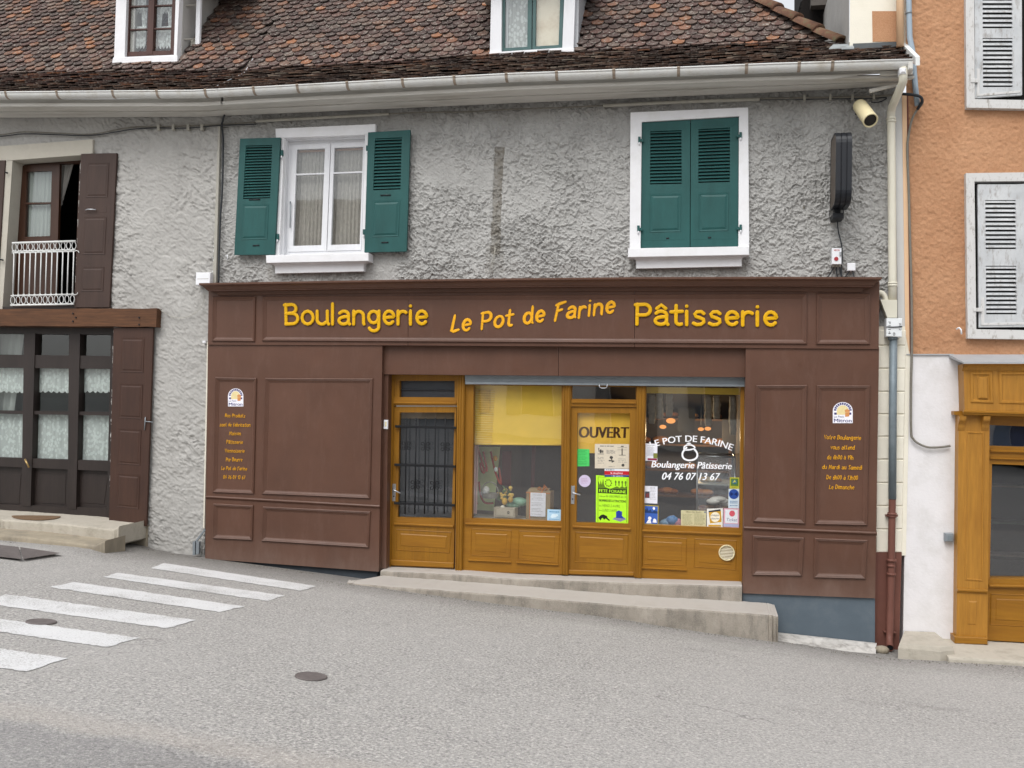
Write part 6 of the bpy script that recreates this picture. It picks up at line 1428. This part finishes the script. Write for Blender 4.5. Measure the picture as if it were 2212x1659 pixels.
mb = MB()
for dx in (-hw*.97, hw*.97): mb.add([Vector((xc+dx, y, z)) for y, z in outline(.018)], [list(range(m))])
t.part('panel', mb, paint('faded_sign_face', '#5f564e', .5, .2, 6, dirt='#3b2a25', damt=.7))
mb = MB(); mb.slab([(1802,446),(1817,446),(1816,461),(1802,461)], -.2, .1, .004); mb.slab([(1799.5,460),(1823,460),(1823,471),(1799.5,471)], -.24, .24, .004); mb.box((xc-.02, -.06, zt-.2), (xc+.02, .0, zt-.12)); mb.tube([W(1818,440,-.25), W(1822,455,-.2), W(1822,460,-.2)], .006, 5); t.part('bracket', mb, m_black)
cable('black wire hanging from the edge-on sign down to the switch box', [(1808,471,-.1),(1811,500),(1816,520),(1818.5,536),(1819,560),(1817,580),(1818.5,598)], .008, m_cabled, -.05)
t = Thing('switch_box', 'white electrical switch box with a red button and NEON in red', 'switch box', W(1807, 572, -.1))
mb = MB(); mb.slab([(1797.5,536),(1818,536),(1818,571),(1797,571)], -.11, .11, .006); t.part('case', mb, m_plastic)
mb = MB(); mb.disc(W(1806.5,559,-.118), (0,-1,0), .024, .01, 16); t.part('button', mb, flat('red_button', '#a33a40', .4))
mb = MB(); print_text(mb, 'NEON', [(1801.5,538.5),(1813.5,538.5),(1813.5,542.5),(1801.5,542.5)], -.1112, bold=.1); t.part('print', mb, flat('red_ink', '#b04048'))
mb = MB(); mb.slab([(1813.5,544),(1818,544),(1818,552),(1813.5,552)], -.13, .03, .003); t.part('lock', mb, m_steel)
mb = MB()
for u in (1800.5, 1807, 1813.5): mb.tube([W(u,571,-.06), W(u,577,-.06)], .016, 8)
t.part('cable_gland', mb, m_conduit)
mb = MB(); mb.slab([(1830.5,568),(1848,568),(1848.5,585),(1830.5,585)], -.07, .07, .006); solo('junction_box', mb, m_plastic, 'small square white junction box right of the switch box', 'box')
for k, p in enumerate(([(1800.5,577),(1796,586),(1789,597),(1780,600)], [(1807,577),(1807,588),(1810,600)], [(1813.5,577),(1815,590),(1819,600)], [(1835,585),(1829,594),(1822,600)], [(1842,585),(1844,594),(1845,600)])):
    cable(['leftmost curling black wire from the switch box to the cornice', 'middle black wire from the switch box to the cornice', 'right black wire from the switch box to the cornice', 'left black wire from the small junction box to the cornice', 'right black wire from the small junction box to the cornice'][k], p, .007, m_cabled, -.055)
# downpipe
t = Thing('downpipe', 'downpipe by the orange house, cream above, grey in the middle and brown at the foot', 'drainpipe', W(1924, 1412, -.2))
mb = MB(); mb.tube([W(1951,146,-.57), W(1951,168,-.57), W(1950.5,177,-.55), W(1927,231,-.16), W(1925,243,-.10), W(1925,262,-.09), W(1928,600,-.09), W(1928,650,-.09)], .046, 16); o = t.part('upper_pipe', mb, m_pipe)
mb = MB()
for u, v in ((1925,257),(1925.5,263),(1928,612),(1928,617)): c = W(u, v, -.09); mb.tube([c+Vector((0,0,.012)), c-Vector((0,0,.012))], .054, 16)
t.part('collar', mb, m_pipe, o)
mb = MB(); mb.slab([(1944,145),(1958,145),(1958.5,158),(1944.5,158)], -.64, .12, .02); t.part('elbow_sleeve', mb, m_plastic, o)
mb = MB(); T_, B_ = [W(1902,647,-.16), W(1938,648,-.16)], [W(1917,686,-.14), W(1938,686,-.14)]
mb.add([T_[0], T_[1], B_[1], B_[0]]+[Vector((p.x, -.02, p.z)) for p in (T_[0], T_[1], B_[1], B_[0])], [[0,1,2,3],[4,7,6,5],[0,4,5,1],[1,5,6,2],[3,2,6,7],[0,3,7,4]]); t.part('hopper', mb, m_pipe)
mb = MB(); mb.tube([W(*p, -.08) for p in smooth_path([(1896,632),(1904,633),(1911,640),(1914,650)])], .032, 10); t.part('side_inlet', mb, m_pipe)
mb = MB(); mb.slab([(1915,687),(1949,687.5),(1948.5,728),(1914.5,726.5)], -.17, .14, .005); o = t.part('number_box', mb, paint('white_enamel', '#dcdfe0', .4, .05, 8, dirt='#9a9f9f', damt=.5))
mb = MB(); mb.tube([W(1914.5,706,-.175), W(1930,706.5,-.18), W(1949,705.5,-.175)], .006, 6)
def vtxt(txt, u0, v0, u1, v1): print_text(mb, txt, [(u1,v0),(u1,v1),(u0,v1),(u0,v0)], -.1712)
vtxt('P1', 1919, 695, 1924, 704); vtxt('14', 1919, 711, 1924, 722); vtxt('00', 1942, 698, 1947, 705); vtxt('2', 1942, 709, 1947, 714); vtxt('8', 1929, 718, 1934, 725); t.part('print', mb, flat('black_numbers', '#33363a'), o)
mb = MB(); mb.tube([W(1930,725,-.09), W(1928.5,900,-.09), W(1927.5,1078,-.09)], .044, 16); mb.tube([W(1928.5,726,-.09), W(1928.5,734,-.09)], .055, 16); t.part('middle_pipe', mb, m_greypipe)
mb = MB(); mb.tube([W(1927.5,1076,-.09), W(1925.5,1210,-.09), W(1922,1365,-.10), W(1921.5,1388,-.14), W(1922.5,1400,-.26)], .040, 16, False); o = t.part('foot_pipe', mb, m_brownpipe)
mb = MB()
for u, v, w_ in ((1927,1110,.052),(1926.7,1115,.048),(1925.7,1210,.056),(1925,1222,.047),(1925,1240,.052)): c = W(u, v, -.09); mb.tube([c+Vector((0,0,.014)), c-Vector((0,0,.014))], w_, 16)
mb.slab([(1914,1112),(1940,1112),(1940,1116),(1914,1116)], -.09, .08, .004); mb.slab([(1910,1364),(1936,1366),(1936,1369),(1910,1367)], -.09, .08, .004); t.part('collar', mb, m_brownpipe, o)
c = W(1922.5,1400,-.262); mb = MB(); mb.disc(c, (0,-1,-.55), .034, 0, 16); t.part('outlet', mb, m_black, o)
# ================================================================== RIGHT HOUSE
OH = Thing('house', 'orange rendered house with white ground floor wall at the right edge', 'house', W(2010, 1390, 0))
n = NT('orange_render')
col = n.ramp(n.noise(1.2, 5, .65), [(.3, lin('#b08464')), (.7, lin('#c39876'))]); col = n.mix(n.ramp(n.noise(55, 3, .7), [(.4, (0,0,0)), (.75, (.35,)*3)]), col, lin('#96623f'))
n.bsdf(col, .92, .1, n.noise(65, 4, .7), .6, .015); m_orange = n.m
relief_wall('wall', [(1955,-160),(2440,-160),(2440,771),(1969,767),(1967,640),(1958,300)], [[(2092,-160),(2334,-160),(2334,225),(2094,225)], [(2094,382),(2374,382),(2374,722),(2096,722)]], 2.0, lambda X, Z: .010*vnoise(X, Z, 28, 3)+.008*vnoise(X, Z, 55, 1), m_orange, OH, .035)
mb = MB(); mb.prism([(1962,765),(2072,766),(2070,1425),(1950,1420)], 0, .25); mb.prism([(2072,766),(2440,768),(2440,905),(2072,898)], .002, .25); mb.prism([(2070,1384),(2440,1396),(2440,1470),(2070,1425)], .16, .25); OH.part('lower_wall', mb, m_whitewall)
mb = MB(); mb.prism([(2439,-160),(3100,-160),(3100,771),(2439,771)], .005, .3); OH.part('wall', mb, m_orange)
mb = MB(); mb.prism([(2439,768),(3100,768),(3100,1520),(2439,1470)], -.01, .3); OH.part('lower_wall', mb, m_whitewall)
mb = MB(); mb.prism([(1958,764.5),(2060,764.5),(2060,767),(1958,767)], -.02, .2); OH.part('ledge', mb, m_lead)
mb = MB(); mb.prism([(1932,196),(1949,196),(1957,715),(1940,715)], -.012, .2); OH.part('corner_strip', mb, paint('grey_trim', '#c5c4c1', .8, .03, 3))
mb = MB(); mb.prism([(1948.5,205),(1958.5,205),(1965,765),(1955.5,716)], -.02, .2); OH.part('corner_trim', mb, m_peach)
mb = MB(); mb.prism([(1958.5,205),(1962,205),(1968.5,766),(1965,766)], -.003, .2); OH.part('corner_line', mb, paint('maroon_trim', '#6d3f38', .8))
mb = MB(); gv = [712,746,796,846,894.5,943,992.5,1043,1093,1143,1194]
for a, b in zip(gv, gv[1:]):
    k0, k1 = (a-700)/500, (b-700)/500
    mb.slab([(1893,a+1),(1957.5-9*k0,a+1.2),(1957.5-9*k1,b-.8),(1893,b-1)], -.03, .2, .008)
mb.prism([(1893,705),(1957,705),(1948,1196),(1893,1194)], -.016, .2)
OH.part('quoin_pilaster', mb, m_cream)
mb = MB(); mb.prism([(1957,712),(1966,764),(1957,1200),(1947.5,1200)], -.012, .2); OH.part('pilaster_edge', mb, m_cream)
mb = MB(); mb.prism([(1889,1193),(1948,1193.5),(1942,1412),(1884,1410)], -.035, .2); OH.part('painted_base', mb, m_brownpipe)
# upper corner block standing behind the bakery roof
yb = roof_hit(1890, 109).y
mb = MB(); a = W(1835.5, 50, yb); b = W(1972, 50, yb); zt = W(1890, -160, yb).z; z0 = W(1890, 160, yb).z
mb.add([(a.x,yb,z0),(b.x,yb,z0),(b.x,yb,zt),(a.x,yb,zt)], [[0,1,2,3]]); mb.add([(b.x,yb,z0),(b.x,.1,z0),(b.x,.1,zt),(b.x,yb,zt)], [[0,1,2,3]]); OH.part('upper_wall', mb, m_cream)
mb = MB(); nseg = 30; vs = []
for i in range(nseg+1):
    for j in range(31):
        y = yb+3.2*i/nseg; z = z0-.3+(zt-z0+.3)*j/30; vs.append((a.x-.012*float(vnoise(np.array([y]), np.array([z]), 6)[0]), y, z))
mb.add(vs, [[i*31+j, (i+1)*31+j, (i+1)*31+j+1, i*31+j+1] for i in range(nseg) for j in range(30)], True); OH.part('gable_wall', mb, m_wallL)
mb = MB(); mb.prism([(1884,24),(1938,24),(1938,90),(1885,90)], yb-.006, yb+.1); OH.part('painted_quoin', mb, m_orange)
mb = MB(); mb.prism([(1843,94),(1941,90),(1941,112),(1846,112)], yb-.02, yb+.05); OH.part('flashing', mb, paint('dark_lead', '#55595b', .6, .15, 8))
mb = MB(); p = [W(1791,103,yb-.1), W(1845,106,yb-.1), W(1842,100,yb+.1), W(1800,101,yb+.1)]; p = [Vector((q.x, q.y, roof_z(q.x, q.y)+.07)) for q in p]
mb.add(p+[q-Vector((0,0,.02)) for q in p], [[0,1,2,3],[0,4,5,1],[3,2,6,7]]); OH.part('flashing', mb, paint('bright_lead', '#959a9b', .5, .08, 6))
ye = yb+2.4
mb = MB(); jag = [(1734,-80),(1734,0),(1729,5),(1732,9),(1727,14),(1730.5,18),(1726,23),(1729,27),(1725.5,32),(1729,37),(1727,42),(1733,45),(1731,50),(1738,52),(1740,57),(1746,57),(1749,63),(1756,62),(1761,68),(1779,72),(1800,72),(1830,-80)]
mb.prism(jag, ye, ye+1.2); OH.part('roof_verge', mb, paint('shaded_old_tiles', '#14100e', .9, .3, 6, .4, 20))  # near-black colour holds the shade of the eave underside
mb = MB(); mb.prism([(1755,-60),(1806,-60),(1800,9),(1752,12)], ye-.25, ye-.1); OH.part('soffit_board', mb, paint('weathered_board', '#544f4a', .8, .15, 8))
# pipes on the corner
t = Thing('downpipe', 'peach painted downpipe on the orange house above the bakery roof', 'drainpipe', W(1944, 100, yb-.06)); mb = MB(); mb.tube([W(1944,-150,yb-.14), W(1944.5,101,yb-.14)], .042, 14); t.part('pipe', mb, m_peach)
t = Thing('downpipe', 'blue grey downpipe running down beside the right end of the gutter', 'drainpipe', W(1980, 230, -.05)); mb = MB(); mb.tube([W(1963,-150,-.06), W(1963,0,-.06), W(1965,80,-.06), W(1971,110,-.06), W(1977,185,-.05), W(1982,228,-.045)], .032, 12); o = t.part('pipe', mb, paint('blue_grey_pipe', '#98a7b3', .5, .05, 5, .05))
mb = MB(); c = W(1963,28,-.06); mb.tube([c+Vector((0,0,.012)), c-Vector((0,0,.012))], .038, 12); t.part('collar', mb, m_zinc, o)
# weathered shutters and surrounds
n = NT('flaking_grey_paint'); f_ = n.ramp(n.noise(24, 6, .75, (1,1,.3)), [(.52, (0,0,0)), (.66, (.75,)*3)]); cc = n.ramp(n.noise(4, 4), [(.3, lin('#b2b5b7')), (.7, lin('#c8cacb'))])
n.bsdf(n.mix(f_, cc, lin('#8d8782')), .75, .2, n.noise(40, 4, .7, (1,1,.3)), .4, .006); m_flake = n.m
n = NT('flaking_white_paint'); f_ = n.ramp(n.noise(20, 6, .75, (1,1,.4)), [(.53, (0,0,0)), (.64, (.75,)*3)]); n.bsdf(n.mix(f_, lin('#c9c8c6'), lin('#8f8980')), .75, .2, n.noise(40, 4, .7), .4, .006); m_flakew = n.m
def weathered(out, inn, leaves, segs, label, y=-.05):
    mb = MB(); mb.frame(out, inn, y, .12); q2 = [lerp(a, b, .12) for a, b in zip(out, inn)]; wo = OH.part('window_surround', mb, m_flakew, label=label)
    mb = MB(); mb.prism([(inn[0][0]-3,inn[0][1]-3),(inn[1][0]+3,inn[1][1]-3),(inn[2][0]+3,inn[2][1]+3),(inn[3][0]-3,inn[3][1]+3)], .06, .1); OH.part('backing', mb, m_room, wo)
    for leaf, stripx, first in leaves:
        ys = y+.02; mb = MB(); x0, x1 = stripx
        def X(s, v): # along the leaf at height v
            k = (v-leaf[0][1])/(leaf[3][1]-leaf[0][1]); l = lerp(leaf[0], leaf[3], k)[0]; r_ = lerp(leaf[1], leaf[2], k)[0]; return l+(r_-l)*s
        tv, bv = leaf[0][1], leaf[3][1]; rv = leaf[2][1]-leaf[3][1]
        mb.prism([leaf[0], (X(x0,tv),tv), (X(x0,bv),bv+rv*x0), leaf[3]], ys, ys+.035); mb.prism([(X(x1,tv),tv), leaf[1], leaf[2], (X(x1,bv),bv+rv*x1)], ys, ys+.035)
        vs_ = [tv]+[v for s in segs for v in s]+[bv]
        for a, b in zip(vs_[0::2], vs_[1::2]): mb.prism([(X(x0,a),a+.0),(X(x1,a),a),(X(x1,b),b+(rv*x1 if b == bv else 0)),(X(x0,b),b+(rv*x0 if b == bv else 0))], ys+.001, ys+.034)
        so = OH.part('shutter', mb, m_flake)
        for a, b in segs:
            mb = MB()
            k = max(3, int((b-a)/9.2))
            for i in range(k):
                v0 = a+(b-a)*i/k; v1 = v0+(b-a)/k*.42; P = [W(X(x0,v0),v0,ys+.03), W(X(x1,v0),v0,ys+.03), W(X(x1,v1),v1,ys+.002), W(X(x0,v1),v1,ys+.002)]; D_ = Vector((0,0,-.012))
                mb.add(P+[p+D_ for p in P], [[0,1,2,3],[7,6,5,4],[3,2,6,7],[0,4,5,1]])
            OH.part('louvres', mb, m_flake, so)
        if not first: continue
        mb = MB(); hv = bv-9
        mb.slab([(X(.04,hv),hv),(X(.96,hv),hv+rv*.96-1),(X(.96,hv),hv+5+rv*.96-1),(X(.04,hv),hv+5)], ys-.006, .01, .002); mb.slab([(X(.04,hv),hv-55),(X(.10,hv),hv-55),(X(.10,hv),hv+4),(X(.04,hv),hv+4)], ys-.007, .01, .002); mb.slab([(X(-.09,hv),hv-33),(X(.06,hv),hv-33),(X(.06,hv),hv-25),(X(-.09,hv),hv-25)], ys-.03, .03, .003)
        OH.part('hinge', mb, m_flakew, so)
weathered([(2085,-150),(2344,-150),(2344,237),(2088,232.5)], [(2103,-140),(2327,-140),(2327,218),(2106,214)], [([(2104,-140),(2207,-140),(2208,205),(2106.5,212)], (.17,.80), True), ([(2222,-140),(2325,-140),(2326,211),(2224,211)], (.2,.83), False)], [(-100,-30),(-20,61),(82,188)], 'flaking white surround of the upper right window, its shutter ajar')
weathered([(2086.5,374),(2384,370),(2384,735),(2090.5,731)], [(2105,392),(2366,389),(2366,716),(2109,711)], [([(2112,398),(2236,396),(2239,706),(2114.5,707)], (.13,.66), True), ([(2239,396),(2362,394),(2363,706),(2241,706)], (.3,.86), False)], [(432,538),(574,679)], 'flaking white surround of the lower right window, its shutter closed')
mb = MB(); mb.tube([W(2066,711,-.02), W(2072,708,-.05), W(2076,712,-.06), W(2077,722,-.06)], .010, 6); solo('shutter_hook', mb, m_plastic, 'small white hook on the orange wall left of the lower window', 'hook')
t = Thing('meter_box', 'small grey metal lock box beside the yellow ochre pilaster', 'box', W(2050, 1172, -.03)); mb = MB(); mb.slab([(2042,1152),(2060,1152),(2060,1171),(2042,1170)], -.07, .07, .008); t.part('case', mb, m_zinc)
mb = MB(); mb.slab([(2047,1157),(2056,1157),(2056,1166),(2047,1166)], -.074, .01, .002); t.part('face', mb, m_greypipe)
# ================================================================== YELLOW OCHRE SHOPFRONT
YS = Thing('shopfront', 'yellow ochre carved wooden shopfront cut by the right picture edge', 'shopfront', W(2130, 1392, -.1))
yf = -.22
mb = MB(); mb.prism([(2081,786),(2440,786),(2440,905),(2084,893)], yf, .1); fo = YS.part('fascia', mb, m_ochre2)
mb = MB(); mb.add([W(2049,765.5,.0), W(2440,765.5,.0), W(2440,782,yf-.10), W(2081,782,yf-.10)]+[W(2049,765.5,.0)-Vector((0,0,.03)), W(2440,765.5,.0)-Vector((0,0,.03)), W(2440,782,yf-.10)-Vector((0,0,.02)), W(2081,782,yf-.10)-Vector((0,0,.02))], [[0,1,2,3],[3,2,6,7],[0,3,7,4]]); YS.part('lead_flashing', mb, m_lead, fo)
mb = MB(); a, b = W(2078,783,yf), W(2440,783,yf); pr_ = [(-.09,0),(-.09,-.02),(-.05,-.035),(-.03,-.055),(-.012,-.085),(0,-.10)]; vs = []
for p, s_ in ((a, 0), (b, 0)): vs += [Vector((p.x, yf+y, p.z+z)) for y, z in pr_]
m = 6; mb.add(vs, [[k, m+k, m+k+1, k+1] for k in range(m-1)]+[list(range(m))]); YS.part('cornice', mb, m_ochre2, fo)
mb = MB(); mb.ring([W(u, v, yf) for u, v in ((2094,803),(2144,803),(2146,872),(2096,870))], [(0,0),(.01,.014),(.03,.014),(.04,.0),(.06,-.004),(.10,.01)], cap=True); mb.ring([W(u, v, yf-.01) for u, v in ((2112,814),(2133,814),(2134,862),(2113,861))], [(0,.001),(.012,.012),(.03,.014)], cap=True); YS.part('panel', mb, m_ochre2, fo)
mb = MB(); mb.ring([W(u, v, yf) for u, v in ((2156,803),(2430,803),(2430,880),(2158,872))], [(0,0),(.01,.012),(.03,.012),(.04,-.004)], cap=True); YS.part('panel', mb, m_ochre2, fo)
mb = MB(); nosing(mb, (2080,889),(2440,900), yf, 1.3); mb.prism([(2061,888),(2084,888),(2084,897),(2061,896)], -.12, .05); YS.part('string_moulding', mb, m_ochreH, fo)
mb = MB(); mb.prism([(2071,896),(2138,897),(2133,1380),(2066,1378)], -.14, .1); po = YS.part('pilaster', mb, m_ochre2)
mb = MB(); mb.ring([W(u, v, -.14) for u, v in ((2087,932),(2127,933),(2124,1256),(2084,1253))], [(0,0),(.008,.008),(.02,.006),(.03,-.014),(.05,-.014)], cap=True); mb.ring([W(u, v, -.14) for u, v in ((2083,1289),(2121,1290),(2118,1360),(2079,1357))], [(0,0),(.01,-.012),(.02,-.012),(.06,.006)], cap=True); YS.part('panel', mb, m_ochre2, po)
mb = MB(); nosing(mb, (2067,1274),(2132,1277), -.14, 1.2); mb.slab([(2062,1375),(2134,1378),(2134,1393),(2063,1391)], -.18, .2, .01); YS.part('base_moulding', mb, m_ochreH, po)
for u in (2079, 2131):
    mb = MB(); pts = smooth_path([(-.22,0),(-.21,-.05),(-.17,-.09),(-.16,-.13),(-.14,-.17)], 4); p = W(u, 899, -.2); hw = .035
    vs = [Vector((p.x-hw, y, p.z+z)) for y, z in pts]+[Vector((p.x+hw, y, p.z+z)) for y, z in pts]+[Vector((p.x-hw,-.13,p.z)), Vector((p.x+hw,-.13,p.z))]; k = len(pts)
    mb.add(vs, [[i, i+1, k+i+1, k+i] for i in range(k-1)]+[list(range(k))+[2*k], list(range(2*k-1, k-1, -1))+[2*k+1]]); YS.part('bracket', mb, m_ochre2, po)
mb = MB(); mb.prism([(2136,897),(2440,908),(2440,930),(2137,918)], -.05, .15); YS.part('head_rail', mb, m_ochreH, fo); mb = MB(); mb.prism([(2136,963),(2440,972),(2440,1014),(2136,1002)], -.04, .15); nosing(mb, (2138,974),(2440,984), -.04); nosing(mb, (2138,990),(2440,1000), -.04, .7); YS.part('transom_rail', mb, m_ochreH, fo); mb = MB()
mb.prism([(2133,1250),(2440,1256),(2440,1276),(2133,1270)], -.04, .15); nosing(mb, (2136,1265),(2440,1271), -.04); mb.prism([(2133,1268),(2440,1274),(2440,1400),(2132,1383)], -.02, .15); fr = YS.part('window_frame', mb, m_ochreH)
mb = MB(); raised(mb, [(2140,1282),(2330,1288),(2330,1360),(2138,1350)], -.021); YS.part('panel', mb, m_ochreH, fr)
mb = MB(); mb.prism([(2136,996),(2143,996),(2138,1254),(2132,1254)], -.035, .15); YS.part('stile', mb, m_ochre2, fr)
mb = MB(); mb.poly([(2136,916),(2440,928),(2440,1258),(2132,1254)], .06); YS.part('pane', mb, m_glassd, fr)
mb = MB(); mb.prism([(2134,912),(2440,920),(2440,975),(2134,966)], .12, .14); YS.part('blind', mb, paint('navy_blind', '#1f2a48', .7, .1, 3), fr)
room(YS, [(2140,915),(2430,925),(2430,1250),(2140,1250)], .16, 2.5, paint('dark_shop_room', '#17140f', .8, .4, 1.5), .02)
for k, (u, v, y, s_) in enumerate(((2160,1050,1.4,.5),(2180,1130,1.2,.45),(2165,1200,1.0,.6))):
    mb = MB(); p = W(u, v, y); mb.box((p.x-.2, y, p.z-.012), (p.x+1.2, y+.3, p.z+.012)); solo('shop_shelf', mb, paint('dull_shelf_%d' % k, ['#5a4a30','#3a4636','#4a4038'][k], .6, .3, 8), ['upper dim shelf inside the yellow ochre shopfront', 'middle dim shelf inside the yellow ochre shopfront', 'bottom dim shelf inside the yellow ochre shopfront'][k], 'shelf')
# ================================================================== ACROSS THE STREET (mirrored in the shop glass)
XH = Thing('house', 'pale house across the street, mirrored faintly in the shop window glass', 'house', (-3, -18, gz(-3, -18)))
mb = MB(); z0 = gz(-3, -18)-.2; mb.box((-16, -24, z0), (12, -18, z0+6.8)); XH.part('wall', mb, paint('pale_house_front', '#e9e6de', .8, .05, 2))
mb = MB(); mb.add([(-16.5,-17.5,z0+6.7),(12.5,-17.5,z0+6.7),(12.5,-21,z0+9.5),(-16.5,-21,z0+9.5),(12.5,-24.5,z0+6.7),(-16.5,-24.5,z0+6.7)], [[0,1,2,3],[3,2,4,5]]); XH.part('roof', mb, m_ridge)
for k in range(9):
    xw = -14.6+3.05*k
    for f, (za, zb_, ww) in enumerate(((.2, 2.5, .55), (3.6, 5.3, .5))):
        if f == 0 and k % 2: za = 1.1
        mb = MB(); q = [Vector((xw+ww, -17.99, z0+zb_)), Vector((xw-ww, -17.99, z0+zb_)), Vector((xw-ww, -17.99, z0+za)), Vector((xw+ww, -17.99, z0+za))]
        mb.add(q, [[0,1,2,3]]); wo = XH.part('window' if za != .2 else 'door', mb, m_dkwood)
        mb = MB(); mb.box((xw-ww-.5,-18,z0+za),(xw-ww-.03,-17.95,z0+zb_)); XH.part('shutter', mb, m_greypipe, wo); mb = MB(); mb.box((xw+ww+.03,-18,z0+za),(xw+ww+.5,-17.95,z0+zb_)); XH.part('shutter', mb, m_greypipe, wo)
# ================================================================== LIGHT
w = bpy.data.worlds.new('World'); S.world = w; w.use_nodes = True; nt = w.node_tree; nt.nodes.clear()
SE, SA = math.radians(54), math.radians(196)
sky = nt.nodes.new('ShaderNodeTexSky'); sky.sky_type = 'NISHITA'; sky.sun_disc = False; sky.sun_elevation = SE; sky.sun_rotation = SA; sky.air_density = 1.3; sky.dust_density = 2.5; sky.ozone_density = 1.0
hs = nt.nodes.new('ShaderNodeHueSaturation'); hs.inputs['Saturation'].default_value = .16
bg = nt.nodes.new('ShaderNodeBackground'); bg.inputs[1].default_value = .15; ou = nt.nodes.new('ShaderNodeOutputWorld')
nt.links.new(sky.outputs[0], hs.inputs['Color']); nt.links.new(hs.outputs[0], bg.inputs[0]); nt.links.new(bg.outputs[0], ou.inputs[0])
sl = bpy.data.lights.new('sun', 'SUN'); sl.energy = 0.9; sl.angle = math.radians(34); sl.color = (1, .98, .96); so_ = bpy.data.objects.new('sun', sl); C.objects.link(so_)
dirn = Vector((math.sin(SA)*math.cos(SE), math.cos(SA)*math.cos(SE), math.sin(SE)))
so_.rotation_euler = dirn.to_track_quat('Z', 'Y').to_euler(); so_.location = (0,-12,14)
S.view_settings.view_transform = 'Standard'; S.view_settings.look = 'None'; S.view_settings.exposure = 0.62; S.view_settings.gamma = 1.0
S.cycles.use_denoising = True; S.cycles.max_bounces = 8; S.cycles.transparent_max_bounces = 16
